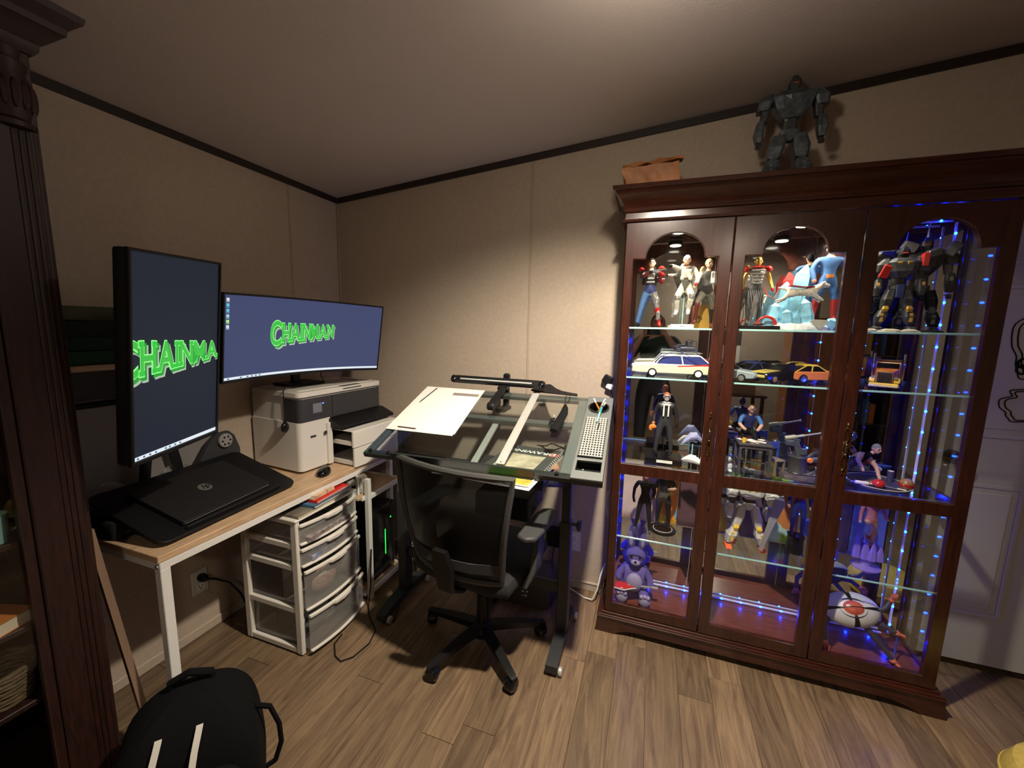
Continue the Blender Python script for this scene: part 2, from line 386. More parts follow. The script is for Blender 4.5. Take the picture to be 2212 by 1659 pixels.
# scroll-edged sticker outlines on the door: two plaque frames and a round motif
def scroll(cx, cz, w, h, k=26):
    pts = []
    for i in range(k*4):
        a = 2*PI*i/(k*4); r = 1 + .06*math.cos(8*a) + .035*math.cos(12*a+1)
        pts.append((cx + w*r*math.copysign(abs(math.cos(a))**.6, math.cos(a)), 2.2208, cz + h*r*math.copysign(abs(math.sin(a))**.6, math.sin(a))))
    return pts
for cz, h in ((1.50, .18), (1.225, .075)):
    for s in (1.0, .90):
        B().tube(scroll(1.56, cz, .175*s, h*s), .0022, 5, True).make('decal_outline', 'black_matte', dr, kind='structure')
b = B()
for k in range(5): b.tube([(1.445+.028*math.cos(k*1.25)+.018*math.cos(a), 2.2205, 1.385+.022*math.sin(k*1.25)+.018*math.sin(a)) for a in [2*PI*i/14 for i in range(14)]], .0045, 5, True)
b.make('decal_rosette', 'black_matte', dr, kind='structure')

# ================================================================== CURIO CABINET
cab = thing('curio_cabinet', 'tall dark mahogany curio cabinet with three arched glass doors and mirrored back', 'cabinet', (.50, 2.03, 0))
CX0, CX1, CF, CB = -.147, 1.147, 1.90, 2.172
def cpart(b, name, m, parent=None, **k): return b.make(name, m, parent or cab, world=True, **k)
# plinth with bracket feet
b = B()
def arch_skirt(x0, x1): 
    pts = [(x0, 0)]
    pts += [(x0+.09, 0)] + [(x0+.09+.11*t, .034*math.sin(t*PI/2)**.8) for t in (.15, .3, .5, .75, 1)]
    pts += [(x1-.09-.11*t, .034*math.sin(t*PI/2)**.8) for t in (1, .75, .5, .3, .15)] + [(x1-.09, 0), (x1, 0), (x1-.006, .03), (x1-.014, .086), (x0+.014, .086), (x0+.006, .03)]
    return pts
b.prism(arch_skirt(-.185, 1.187), .02, 'xz', 1.878)
b.prism([(1.884, 0), (2.17, 0), (2.17, .086), (1.884, .086)], .018, 'yz', -.175).prism([(1.884, 0), (2.17, 0), (2.17, .086), (1.884, .086)], .018, 'yz', 1.157)
for (z, o) in ((.086, .030), (.094, .026), (.102, .014)):
    b.b2(CX0-o, CX1+o, CF-o, CB, z-.004, z+.005, .003)
cpart(b, 'plinth', W_DARKH)
cpart(B().b2(CX0+.005, CX1-.005, CF+.012, CB-.018, .107, .135), 'floor_board', mat('red_mahogany', (0.16, 0.045, 0.028), 0.22, var=0.25, scale=12, stretch=(1, 8, 8)))
# cornice: stacked profile lofted round front and sides
lv = [(1.962, .014), (1.972, .016), (1.976, .004), (2.0, .002), (2.004, .008), (2.012, .010), (2.016, .008), (2.034, .012), (2.052, .022), (2.070, .036), (2.080, .046), (2.084, .047), (2.086, .056), (2.100, .060), (2.104, .058)]
cpart(B().loft([[(CX0-o, CF-o, z), (CX1+o, CF-o, z), (CX1+o, CB, z), (CX0-o, CB, z)] for z, o in lv]), 'cornice', W_DARKH)
# corner posts, side rails, back board, mirror, side panes
for x0, x1 in ((CX0, CX0+.014), (CX1-.014, CX1)):
    cpart(B().b2(x0, x1, CF+.012, CF+.035, .107, 1.962, .002), 'front_post', W_DARK)
    cpart(B().b2(x0, x1, CB-.035, CB, .107, 1.962, .002), 'rear_post', W_DARK)
    for z0, z1 in ((.107, .15), (.835, .872), (1.92, 1.962)): cpart(B().b2(x0+.001, x1-.001, CF+.03, CB-.03, z0, z1, .002), 'side_rail', W_DARKH)
    for z0, z1 in ((.15, .835), (.872, 1.92)): cpart(B().b2((x0+x1)/2-.0015, (x0+x1)/2+.0015, CF+.034, CB-.034, z0, z1), 'side_pane', GLASS)
cpart(B().b2(CX0, CX1, 2.158, CB, .107, 1.962), 'back_board', W_DARK)
cpart(B().b2(CX0+.016, CX1-.016, 2.150, 2.156, .137, 1.955), 'mirror', 'mirror')
# doors with arched opening over a rectangular one
def door(x0, x1, p0, p1, a0, a1, handle):
    zt, zb = 1.959, .110
    ac, ar = (a0+a1)/2, (a1-a0)/2
    up = [(p0, .877), (p1, .877), (p1, 1.806), (a1, 1.806)] + [(ac+ar*math.cos(t), 1.812+.098*math.sin(t)) for t in [PI*k/18 for k in range(19)]] + [(a0, 1.806), (p0, 1.806)]
    lo = rect(p0, p1, .160, .825)
    d = cpart(B().prism(rect(x0, x1, zb, zt), .022, 'xz', CF-.010, holes=[up, lo], bev=.0022), 'door', W_DARK)
    cpart(B().b2(p0-.008, p1+.008, CF+.0125, CF+.0155, .868, 1.93), 'pane', GLASS, d)
    cpart(B().b2(p0-.008, p1+.008, CF+.0125, CF+.0155, .152, .834), 'pane', GLASS, d)
    if handle:
        h = B(); hx, y = handle, CF-.012
        h.prism([(hx-.007, 1.02), (hx+.007, 1.02), (hx+.009, 1.05), (hx+.006, 1.08), (hx-.006, 1.08), (hx-.009, 1.05)], -.004, 'xz', CF-.010, bev=.001)
        for zc, s in ((1.107, 1), (.993, -1)):
            h.tube([(hx+.0085*math.sin(t), y-.002, zc+.030*math.cos(t)) for t in [2*PI*k/16 for k in range(16)]], .0022, 6, True)
            h.lathe([(.001, -.012), (.004, -.008), (.002, 0), (.004, .006), (.001, .014)], (hx, y-.002, zc+s*.036), 8)
        h.tube([(hx, y, 1.078), (hx, y-.012, 1.07), (hx, y-.015, 1.05), (hx, y-.012, 1.03), (hx, y, 1.022)], .0034, 7)
        for z in (1.03, 1.05, 1.07): h.ball((hx, y-.012, z), .0055, 8)
        cpart(h, 'handle', 'brass', d)
    return d
door(-.143, .2785, -.107, .2305, -.054, .178, .255)
door(.2830, .7125, .328, .6645, .389, .608, None)
door(.7170, 1.143, .762, 1.0965, .815, 1.044, .741)
# glass shelves with bright polished front edges, and shelf pegs
for z in (1.512, 1.286, .874, .503):
    s = cpart(B().b2(CX0+.018, CX1-.018, 1.922, 2.147, z-.008, z), 'glass_shelf', SHELFG)
    cpart(B().b2(CX0+.018, CX1-.018, 1.9195, 1.9222, z-.0078, z-.0002, .0008), 'polished_edge', 'glass_edge', s)
# two small lamps under the cabinet top, one warm spot in each
def puck(x, y, energy):
    p = cpart(B().lathe([(.012, 0), (.030, -.002), (.034, -.010), (.034, -.022), (.028, -.024)], (x, y, 1.957), 20), 'cabinet_lamp', 'black_plastic')
    cpart(B().lathe([(.001, 0), (.026, 0), (.026, -.0022), (.001, -.0024)], (x, y, 1.9322), 20), 'lens', mat('lamp_lens', (.9, .85, .7), .4, emit=(1, .9, .7), estr=18), p)
    l = bpy.data.lights.new('cabinet_lamp_light', 'SPOT'); l.energy = energy; l.color = PUCK_COL; l.spot_size = math.radians(150); l.spot_blend = .55; l.shadow_soft_size = .02
    lo = bpy.data.objects.new('cabinet_lamp_light', l); COL.objects.link(lo); lo.parent = p; lo.location = (x-.5, y-2.03, 1.926)
puck(.075, 2.0, PUCK_W); puck(.545, 2.0, PUCK_W); puck(.80, 1.985, PUCK_W*.28)

# ---- blue LED strips inside the cabinet
LED = None
def led_run(a, b, n, label, name='led_strip', width=.0045, first=.5):
    global LED
    a, b = T(a), T(b); t = thing(name, label, 'light strip', tuple(a))
    d = (b-a)
    B().tube([(0, 0, 0), tuple(d)], width, 4).make('tape', mat('led_tape', (.80, .78, .85), .5), t)
    for i in range(n):
        p = d*((i+first)/n)
        if LED is None: LED = B().ball((0, 0, 0), .0042, 6).make('diode', 'blue_led', t); o = LED
        else: o = LED.copy(); COL.objects.link(o); o.parent = t
        o.location = p + Vector((0, -.004, .002))
led_run((1.083, 2.112, .17), (1.083, 2.112, 1.94), 20, 'blue LED strip climbing the rear corner of the cabinet beside its mirror')
led_run((.02, 2.136, .150), (1.07, 2.136, .150), 12, 'blue LED strip lying along the cabinet floor in front of the mirror')
led_run((.774, 1.935, .52), (.774, 1.935, 1.50), 11, 'thin string of blue LEDs hanging inside the third door stile', 'led_string', .0008)
led_run((-.128, 2.05, .15), (-.128, 2.05, 1.48), 14, 'blue LED strip on the cabinet side wall next to the drafting table')
led_run((.84, 2.11, 1.945), (1.07, 2.11, 1.945), 3, 'short blue LED strip under the cabinet top in the third arch')
# ================================================================== LAMPS OF THE ROOM
def spot(parent, loc, e, col, ang, blend, size, rot=(0, 0, 0)):
    l = bpy.data.lights.new('lamp_light', 'SPOT'); l.energy = e; l.color = col; l.spot_size = math.radians(ang); l.spot_blend = blend; l.shadow_soft_size = size
    o = bpy.data.objects.new('lamp_light', l); COL.objects.link(o); o.parent = parent; o.location = loc; o.rotation_euler = rot
    return o
LX, LY = 0.04, 1.0
cz = ceil_z(LX)
lamp = thing('ceiling_spotlight', 'white ceiling spotlight with a flared shade above the chair', 'lamp', (LX, LY, cz))
B().lathe([(.001, 0), (.055, 0), (.052, -.012), (.012, -.016), (.010, -.05), (.016, -.056), (.001, -.056)], n=24).make('mount', 'white_metal', lamp)
AIM = Vector((-.25, 1.50, .75)) - Vector((LX, LY, cz-.06))
AM = Matrix.Translation((0, 0, -.056)) @ Vector((0, 0, -1)).rotation_difference(AIM).to_matrix().to_4x4()
B().lathe([(.018, .006), (.034, -.014), (.060, -.062), (.058, -.062), (.032, -.015), (.016, .004)], n=24).xf(AM).make('shade', 'white_metal', lamp)
B().ball((0, 0, -.032), .022, 14).xf(AM).make('bulb', mat('bulb_glow', (1, .9, .75), .4, emit=(1, .82, .6), estr=40), lamp)
spot(lamp, tuple(AM @ Vector((0, 0, -.07))), MAIN_W, MAIN_COL, 116, 1.0, .035, AM.to_euler())
l = bpy.data.lights.new('added_fill', 'POINT'); l.energy = ADDED_FILL_W; l.color = MAIN_COL; l.shadow_soft_size = .05  # added point light outside the shade, brightens ceiling and walls
lo = bpy.data.objects.new('added_fill', l); COL.objects.link(lo); lo.parent = lamp; lo.location = AM @ Vector((0, 0, -.13))
fill = thing('ceiling_light', 'round white flush ceiling light behind the photographer', 'lamp', (.85, -1.72, ceil_z(.85)))
B().lathe([(.001, 0), (.16, 0), (.16, -.012), (.148, -.02), (.001, -.022)], n=28).make('rim', 'white_metal', fill)
B().lathe([(.001, -.0225), (.14, -.0225), (.12, -.035), (.001, -.040)], n=28).make('diffuser', mat('diffuser', (1, .95, .85), .6, emit=FILL_COL, estr=10), fill)
l = bpy.data.lights.new('ceiling_light_area', 'AREA'); l.shape = 'DISK'; l.size = .26; l.energy = FILL_W; l.color = FILL_COL
lo = bpy.data.objects.new('ceiling_light_area', l); COL.objects.link(lo); lo.parent = fill; lo.location = (0, 0, -.05)

# ================================================================== DESK
desk = thing('desk', 'long desk with a light oak top and white steel frame along the wall', 'desk', (-1.68, .75, 0))
def P(parent): 
    return lambda b, name, m, sub=None, **k: b.make(name, m, sub or parent, world=True, **k)
dp = P(desk)
dp(B().b2(-1.955, -1.444, .752, 1.985, .726, .750, .002), 'tabletop', W_DESK)
b = B()
b.b2(-1.476, -1.446, .757, 1.98, .698, .7255, .002).b2(-1.95, -1.92, .757, 1.98, .698, .7255, .002).b2(-1.93, -1.47, .757, .785, .698, .7255, .002).b2(-1.93, -1.47, 1.952, 1.98, .698, .7255, .002)
dp(b, 'frame', 'white_metal')
for x, y in ((-1.476, .757), (-1.95, .757), (-1.476, 1.952), (-1.95, 1.952)):
    dp(B().b2(x, x+.03, y, y+.03, 0, .70, .002), 'leg', 'white_metal')
dp(B().cyl((-1.458, .7575, .712), (-1.458, .752, .712), .007, n=10), 'bolt', 'grey_metal')

# ---- plastic drawer cart
cart = thing('drawer_cart', 'white plastic cart with four clear bow-front drawers under the desk', 'drawers', (-1.57, 1.42, 0))
cp = P(cart)
x0, x1, y0, y1 = -1.747, -1.402, 1.232, 1.605
zs = [.022, .219, .424, .527, .640]
b = B()
for x in (x0, x1-.035):
    for y in (y0, y1-.022): b.b2(x, x+.035, y, y+.022, .006, .650, .004)
for z in zs:
    b.b2(x0+.0014, x1-.0014, y0+.0014, y0+.019, z-.0135, z+.0135, .003).b2(x0+.0014, x1-.0014, y1-.019, y1-.0014, z-.0135, z+.0135, .003).b2(x0+.0014, x0+.02, y0+.0014, y1-.0014, z-.012, z+.012, .003)
b.b2(x0-.004, x1+.004, y0-.004, y1+.004, .6425, .655, .004)
cp(b, 'frame', 'white_plastic')
FROST = glass_mat('frosted_plastic', (.80, .80, .79), 1.4, .12, body=.13, body_col=(.74, .72, .68))
for i in range(4):
    z0, z1 = zs[i]+.008, zs[i+1]-.010
    pull = (.035, .02, .008, .004)[i]
    def bow(t, o): return (x1 + o + pull + .026*(1-(2*t-1)**2), y0+.012+(y1-y0-.024)*t)
    d = None
    th = .004; n = 12
    out = [bow(k/n, 0) for k in range(n+1)]; inn = [(x-th, y) for x, y in out][::-1]
    d = cp(B().prism(out+inn, z1-z0-.012, 'xy', z0), 'drawer', FROST)
    rim_o = [bow(k/n, .010) for k in range(n+1)]; rim_i = [(x-.014, y) for x, y in rim_o][::-1]
    cp(B().prism(rim_o+rim_i, .014, 'xy', z1-.013, bev=.002), 'drawer_lip', 'white_plastic', d)
    cp(B().prism(rim_o+rim_i, .010, 'xy', z0-.002, bev=.002), 'drawer_base_rim', 'white_plastic', d)
    hb = B(); hx = x1+.036+pull
    hb.prism([(hx-.012, 1.36), (hx+.004, 1.37), (hx+.010, 1.418), (hx+.004, 1.466), (hx-.012, 1.476)], .022, 'xy', z1-.020, bev=.003)
    cp(hb, 'pull', 'white_plastic', d)
    cp(B().b2(x0+.03, x1-.0, y0+.020, y0+.023, z0, z1-.02).b2(x0+.03, x1, y1-.023, y1-.020, z0, z1-.02).b2(x0+.03, x1+.02, y0+.022, y1-.022, z0, z0+.003), 'drawer_body', FROST, d)
def inside(name, label, cat, b, m): return tag(b.make(name, m), label, cat)
inside('grey_pouch', 'dark grey pouch lying in the bottom clear drawer', 'pouch', B().box((-1.52, 1.35, .115), (.16, .18, .15), .02, (0, 0, .1), 2), mat('pouch_grey', (.07, .075, .085), .8, var=.3, scale=40))
inside('brown_bundle', 'brown and grey rag bundle at the far end of the bottom drawer', 'rag', B().ball((-1.46, 1.52, .115), (.08, .05, .075), 12), mat('rag', (.16, .13, .10), .9, var=.5, scale=50, bump=.6))
inside('printed_box', 'dark box with faint printing in the drawer above the bottom one', 'box', B().box((-1.62, 1.30, .325), (.20, .10, .15), .003), mat('printed_box', (.06, .045, .045), .6, var=.5, scale=90, stretch=(1, 1, 4)))
inside('red_parts_bag', 'plastic bag of small red and white parts in the second drawer from below', 'bag', B().ball((-1.41, 1.38, .30), (.035, .075, .055), 10), mat('parts', (.5, .16, .11), .4, col2=(.6, .58, .5), scale=70))
inside('spray_bottle', 'grey patterned bundle beside the red parts in the clear drawer', 'bundle', B().ball((-1.40, 1.50, .33), (.035, .055, .07), 10), mat('parts2', (.10, .09, .09), .4, col2=(.42, .38, .33), scale=60))
inside('marker_case', 'blue and white marker case in the narrow second drawer', 'case', B().box((-1.40, 1.36, .452), (.05, .14, .03), .004), mat('case_blue', (.08, .12, .28), .4, col2=(.4, .4, .42), scale=40))
inside('tool_tray', 'tray of small grey tools in the top clear drawer', 'tray', B().box((-1.40, 1.40, .552), (.06, .26, .03), .004), mat('tools', (.10, .08, .07), .4, col2=(.35, .3, .3), scale=80))
# papers and books on the cart
def book(name, label, c, d, rz, m, pages=True, cat='book'):
    t = thing(name, label, cat, c, rz); lx, ly, h = d
    B().b2(-lx/2, lx/2, -ly/2, ly/2, 0, .0012).b2(-lx/2, lx/2, -ly/2, ly/2, h-.0012, h).b2(-lx/2, lx/2, -ly/2, -ly/2+.0015, 0, h).make('cover', m, t)
    if pages: B().b2(-lx/2+.003, lx/2-.003, -ly/2+.0016, ly/2-.003, .0014, h-.0014).make('pages', 'cream', t)
    return t
book('sketch_book', 'cream and black spiral book at the bottom of the pile on the cart', (-1.50, 1.385, .6555), (.20, .28, .010), 0, mat('book_cream', (.50, .42, .30), .6, col2=(.05, .045, .04), scale=5))
book('magazine', 'blue covered book in the pile on the drawer cart', (-1.50, 1.455, .666), (.20, .25, .011), .03, mat('book_blue', (.05, .13, .22), .5, var=.4, scale=50))
book('notebook', 'red covered notebook in the pile on the drawer cart', (-1.51, 1.465, .6775), (.19, .22, .010), .06, 'red_gloss')
t = thing('card_bundle', 'bundle of old paper cards held by a rubber band on the red notebook', 'cards', (-1.47, 1.43, .688), .12)
for k in range(5): B().box((0, 0, .0025+k*.0042), (.075, .14, .0034), .001, (0, 0, .04*k-.05)).make('card', mat('card_paper', (.60, .42, .28), .8, var=.15, scale=40), t)
B().tube([(.043*math.cos(a), .012+.0, .0115+.0135*math.sin(a)) for a in [2*PI*k/14 for k in range(14)]], .0012, 5, True).make('rubber_band', mat('band', (.2, .1, .06), .6), t)
# boxed staplers hanging just behind the front post of the tower stand
t = thing('stapler_box', 'white retail box with black capital lettering under the desk edge', 'box', (-1.432, 1.684, .5985), -.62)
B().box((0, 0, .049), (.05, .052, .098), .002).make('carton', 'pure_white', t)
tb = text_bm('BOSTITCH', .0178, .0002, .0004, 'CENTER'); tb.xf(Matrix.Translation((.0258, -.004, .046)) @ Matrix.Rotation(PI/2, 4, 'Z') @ Matrix.Rotation(PI/2, 4, 'X') @ Matrix.Rotation(PI/2, 4, 'Z'))
tb.make('lettering', 'black_matte', t)
t = thing('grey_carton', 'grey retail carton with a dark window beside the white lettered box', 'box', (-1.462, 1.640, .5985), -.45)
B().box((0, 0, .04), (.05, .045, .078), .002).make('carton', mat('carton_grey', (.30, .28, .27), .6), t)
B().box((.0262, 0, .05), (.001, .030, .016)).make('window', 'black_gloss', t)

# ---- white steel stand with the computer tower
st = thing('tower_stand', 'white steel stand with an oak shelf holding the computer tower', 'stand', (-1.56, 1.81, 0))
sp = P(st)
for x, y, h in ((-1.380, 1.672, .69), (-1.380, 1.960, .602), (-1.75, 1.652, .60), (-1.75, 1.960, .60)): sp(B().b2(x-.013, x+.013, y-.013, y+.013, 0, h, .002), 'leg', 'white_metal')
for z in (.038, .585):
    b = B()
    for y in (1.652, 1.960): b.b2(-1.74, -1.39, y-.011, y+.011, z-.012, z+.012, .002)
    for x in (-1.380, -1.75): b.b2(x-.011, x+.011, 1.66, 1.95, z-.012, z+.012, .002)
    sp(b, 'frame', 'white_metal')
sp(B().b2(-1.74, -1.394, 1.612, 1.948, .586, .598, .001), 'shelf', W_DESK)
sp(B().b2(-1.74, -1.392, 1.664, 1.948, .040, .052, .001), 'shelf', W_DESK)
pc = thing('computer_tower', 'black computer tower with a glowing green line on its front', 'computer', (-1.57, 1.81, .053))
pp = P(pc)
pp(B().b2(-1.735, -1.425, 1.715, 1.925, .053, .47, .006), 'case', 'black_plastic')
pp(B().b2(-1.425, -1.405, 1.713, 1.927, .055, .468, .008, 2), 'front_panel', 'black_gloss')
pp(B().b2(-1.4055, -1.4035, 1.838, 1.8425, .165, .318), 'light_bar', mat('green_glow', (.02, .4, .06), .4, emit=(.02, 1, .10), estr=2.2))
pp(B().ball((-1.405, 1.893, .372), .0045, 8), 'power_light', MATS['green_glow'])
pp(B().tube([(-1.4045, 1.882-.012*(k/8)**2, .34-.012*k) for k in range(9)], .0012, 5), 'trim_line', 'grey_metal')

# ================================================================== OFFICE CHAIR
ch = thing('office_chair', 'black mesh-back office chair on castors pulled up to the drafting table', 'chair', (-.68, 1.60, 0), math.radians(-8))
MESHB = glass_mat('chair_mesh', (.16, .16, .16), 1.2, .4, body=.60, body_col=(.016, .016, .015))
mk = lambda b, name, m, p=None, **k: b.make(name, m, p or ch, **k)
base = mk(B().lathe([(.012, .045), (.045, .05), (.045, .10), (.028, .115), (.026, .26), (.017, .265), (.017, .40), (.001, .40)], n=18), 'gas_lift', 'black_plastic')
bx = mk(B().lathe([(.001, .062), (.05, .062), (.055, .085), (.045, .105), (.001, .105)], n=18), 'hub', 'black_plastic')
for k in range(5):
    a = math.radians(-34+72*k); ca, sa = math.cos(a), math.sin(a)
    def pt(r, z, o=0): return (r*ca-o*sa, r*sa+o*ca, z)
    b = B().loft([[pt(r, z+h, -ww), pt(r, z+h, ww), pt(r, z-h, ww*.8), pt(r, z-h, -ww*.8)] for r, z, h, ww in ((.03, .088, .018, .024), (.14, .082, .016, .021), (.25, .070, .012, .017), (.300, .066, .010, .015), (.312, .064, .007, .010))])
    arm = mk(b, 'base_arm', 'black_plastic')
    cst = B().cyl(pt(.292, .030), pt(.292, .064), .009, n=8)
    cst.lathe([(.001, -.024), (.022, -.024), (.030, -.016), (.030, .016), (.022, .024), (.001, .024)], n=16, axis='x')
    vs = list(cst.bm.verts)[-16*6:]
    M = Matrix.Translation(pt(.288, .0302)) @ Matrix.Rotation(a+.5, 4, 'Z')
    for v in vs: v.co = M @ v.co
    mk(cst, 'caster', 'black_gloss', arm)
mk(B().box((0, .02, .405), (.20, .26, .03), .01), 'tilt_mechanism', 'black_plastic')
seat = [(-.235, -.21), (-.245, 0), (-.235, .20), (-.18, .245), (0, .255), (.18, .245), (.235, .20), (.245, 0), (.235, -.21), (.15, -.235), (-.15, -.235)]
mk(B().loft([[(x*s, y*s+.01, z) for x, y in seat] for s, z in ((.86, .422), (.97, .428), (1.0, .445), (1.0, .468), (.97, .486), (.86, .494))]), 'seat', mat('seat_fabric', (.014, .014, .015), .9, bump=.3, scale=300))
# curved backrest: frame tube outline and mesh sheet
def backp(u, v):   # u -1..1 across, v 0..1 up
    wd = .205 + .068*v - .03*max(0, v-.85)/.15*0
    return Vector((u*wd, -.245 - .055*v + .05*u*u - .045*math.sin(v*PI)*.6, .49 + .462*v))
loop = [backp(-1+2*k/8, 0) for k in range(9)] + [backp(1, k/8) for k in range(1, 8)] + [backp(1-2*k/8, 1) for k in range(9)] + [backp(-1, 1-k/8) for k in range(1, 8)]
mk(B().tube(loop, .014, 8, True), 'back_frame', mat('chair_grey', (.050, .050, .048), .55))
b = B(); G = [[b.bm.verts.new(backp(-1+2*i/12, j/14)) for i in range(13)] for j in range(15)]
for j in range(14):
    for i in range(12): b.bm.faces.new((G[j][i], G[j][i+1], G[j+1][i+1], G[j+1][i]))
mk(b, 'mesh_back', MESHB)
mk(B().loft([[(-ww, y-.012, z), (ww, y-.012, z), (ww, y+.012, z), (-ww, y+.012, z)] for ww, y, z in ((.035, -.10, .395), (.033, -.20, .40), (.030, -.285, .45), (.045, -.305, .56), (.03, -.325, .64))]), 'spine', 'black_plastic')
mk(B().loft([[backp(u, .16)+Vector((0, dy, dz)) for u, dy, dz in ((-1, -.012, -.02), (-.5, -.016, -.02), (0, -.02, -.02), (.5, -.016, -.02), (1, -.012, -.02), (1, -.012, .025), (.5, -.016, .02), (0, -.02, .02), (-.5, -.016, .02), (-1, -.012, .025))], [backp(u, .16)+Vector((0, .006, dz)) for u, dz in ((-1, -.02), (-.5, -.02), (0, -.02), (.5, -.02), (1, -.02), (1, .025), (.5, .02), (0, .02), (-.5, .02), (-1, .025))]]), 'lumbar_bar', 'charcoal')
for s in (-1, 1):
    b = B().loft([[(s*(x-.012), y-ww, z), (s*(x+.012), y-ww, z), (s*(x+.012), y+ww, z), (s*(x-.012), y+ww, z)] for x, y, z, ww in ((.15, -.06, .415, .035), (.255, -.05, .425, .042), (.285, -.04, .50, .040), (.285, -.02, .60, .034), (.278, .01, .672, .030))])
    ar = mk(b, 'armrest', MATS['chair_grey'])
    pad = [(.235, -.12), (.245, -.16), (.29, -.17), (.325, -.15), (.33, .06), (.315, .115), (.28, .13), (.245, .11), (.235, .06)]
    mk(B().prism([(s*x, y) for x, y in pad], .022, 'xy', .672, bev=.006), 'arm_pad', mat('arm_pad', (.045, .045, .047), .6), ar)

# ================================================================== DRAFTING TABLE (local: x right, y up the slope, z out of the top)
TW, TD = .90, .612
yaw = math.radians(2.6); tilt = math.atan2(.208, .570)
TM = Matrix.Translation((-1.160, 1.378, .952)) @ Matrix.Rotation(yaw, 4, 'Z') @ Matrix.Rotation(tilt, 4, 'X')
tab = thing('drafting_table', 'glass-topped drafting table with a dark grey steel frame and side tray', 'table', (-.68, 1.70, 0))
def tp(b, name, m, p=None, **k): return b.xf(TM).make(name, m, p or tab, world=True, **k)
def bp(b, name, m, p=None, **k): return b.make(name, m, p or tab, world=True, **k)
tp(B().b2(.004, TW-.002, .004, TD-.004, -.005, .0, .001), 'glass_top', TABLEG)
mat('frame_grey', (.085, .095, .095), .45, .2); mat('tray_grey', (.135, .147, .142), .5, .1)
tp(B().b2(0, TW+.006, 0, .030, -.028, -.006, .002), 'front_rail', mat('rail_black', (.018, .02, .02), .45))
tp(B().b2(0, TW, TD-.035, TD, -.028, -.006, .002), 'rear_rail', 'frame_grey')
tp(B().b2(0, .030, .028, TD-.033, -.028, -.006, .002), 'side_rail', 'frame_grey')
tp(B().b2(TW-.042, TW, .028, TD-.033, -.028, -.006, .002), 'side_rail', 'tray_grey')
tp(B().b2(.03, TW-.04, .348, .380, -.028, -.006, .002), 'cross_bar', 'frame_grey')
tp(B().b2(.14, .765, -.006, .004, -.02, .016, .002), 'pencil_ledge', 'rail_black')
for x in (.03, .12, TW-.05): tp(B().cyl((x, .015, -.005), (x, .015, .004), .008, n=10), 'glass_clamp', 'black_plastic')
# side tray with a pencil well and a cup hole
tx0, tx1 = TW+.002, TW+.121
tray = tp(B().prism(rect(tx0, tx1, -.002, TD+.002), -.012, 'xy', 0.004, holes=[rect(tx0+.012, tx1-.012, .045, .108), circ(tx0+.058, .508, .044, 20)], bev=.002), 'side_tray', 'tray_grey')
tp(B().b2(tx0, tx1, -.002, .004, -.03, -.006, .002).b2(tx1-.005, tx1, .004, TD, -.03, -.006, .002), 'tray_edge', 'rail_black', tray)
tp(B().b2(tx0+.010, tx1-.010, .043, .110, -.045, -.042).b2(tx0+.010, tx0+.012, .043, .110, -.043, -.007).b2(tx1-.012, tx1-.010, .043, .110, -.043, -.007).b2(tx0+.010, tx1-.010, .041, .045, -.043, -.007).b2(tx0+.010, tx1-.010, .108, .112, -.043, -.007), 'well', 'black_matte', tray)
tp(B().lathe([(.040, -.075), (.044, -.074), (.044, .004), (.049, .006), (.049, .010), (.042, .010), (.042, -.070), (.001, -.070)], (tx0+.058, .508, 0), 24), 'cup_holder', 'black_gloss', tray)
# perforated mat of square holes, propped on the tray
pm = thing('perforated_mat', 'grey perforated mat with rows of square holes lying on the side tray', 'mat', tuple(TM @ Vector((tx0+.06, .28, .006))))
b = B(); nx, ny = 8, 18; mw, ml = .092, .290; c = .0042
mx0, my0 = tx0+.013, .128
for i in range(nx): 
    xx = mx0+.004+i*(mw-.008-c)/(nx-1); b.b2(xx, xx+c, my0, my0+ml, .0045, .0085)
for j in range(ny):
    yy = my0+.004+j*(ml-.008-c*1.3)/(ny-1); b.b2(mx0, mx0+mw, yy, yy+c*1.3, .0046, .0084)
b.xf(TM).make('lattice', mat('mat_grey', (.36, .35, .32), .6), pm, world=True)
B().b2(mx0-.002, mx0+mw+.002, my0-.004, my0+ml+.002, .0042, .0046).xf(TM).make('backing', 'black_matte', pm, world=True)
B().b2(mx0-.003, mx0+mw+.003, my0-.006, my0-.001, .0042, .012, .001).xf(TM).make('front_lip', 'black_plastic', pm, world=True)
# legs: two uprights on long feet with rollers, cross bar behind, sliding struts
for x, nm in ((-1.205, 0), (-.325, 1)):
    bp(B().b2(x-.026, x+.026, 1.715, 1.775, .055, .62, .004), 'upright', mat('leg_black', (.022, .023, .025), .45))
    bp(B().b2(x-.020, x+.020, 1.722, 1.768, .60, .985, .003), 'inner_upright', 'leg_black')
    ft = bp(B().loft([[(x-.026, y, z0), (x+.026, y, z0), (x+.026, y, z1), (x-.026, y, z1)] for y, z0, z1 in ((1.525, .018, .052), (1.60, .026, .066), (1.745, .034, .078), (1.87, .026, .066), (1.935, .018, .052))]), 'foot', 'leg_black')
    for y in (1.548, 1.915): bp(B().lathe([(.001, -.009), (.016, -.009), (.019, -.005), (.019, .005), (.016, .009), (.001, .009)], (x+.037, y, .019), 16, 'x'), 'roller', 'steel', ft)
    kn = B().cyl((x+.026, 1.745, .605), (x+.050, 1.745, .605), .008, n=10).lathe([(.001, 0), (.020, 0), (.026, .006), (.026, .014), (.020, .020), (.001, .020)], (x+.050, 1.745, .605), 12, 'x')
    bp(kn, 'clamp_knob', mat('knob_blue', (.02, .03, .06), .4))
bp(B().b2(-1.19, -.34, 1.732, 1.758, .255, .305, .003), 'lower_bar', 'leg_black')
bp(B().b2(-1.20, -.33, 1.735, 1.757, .80, .84, .003), 'upper_bar', 'leg_black')
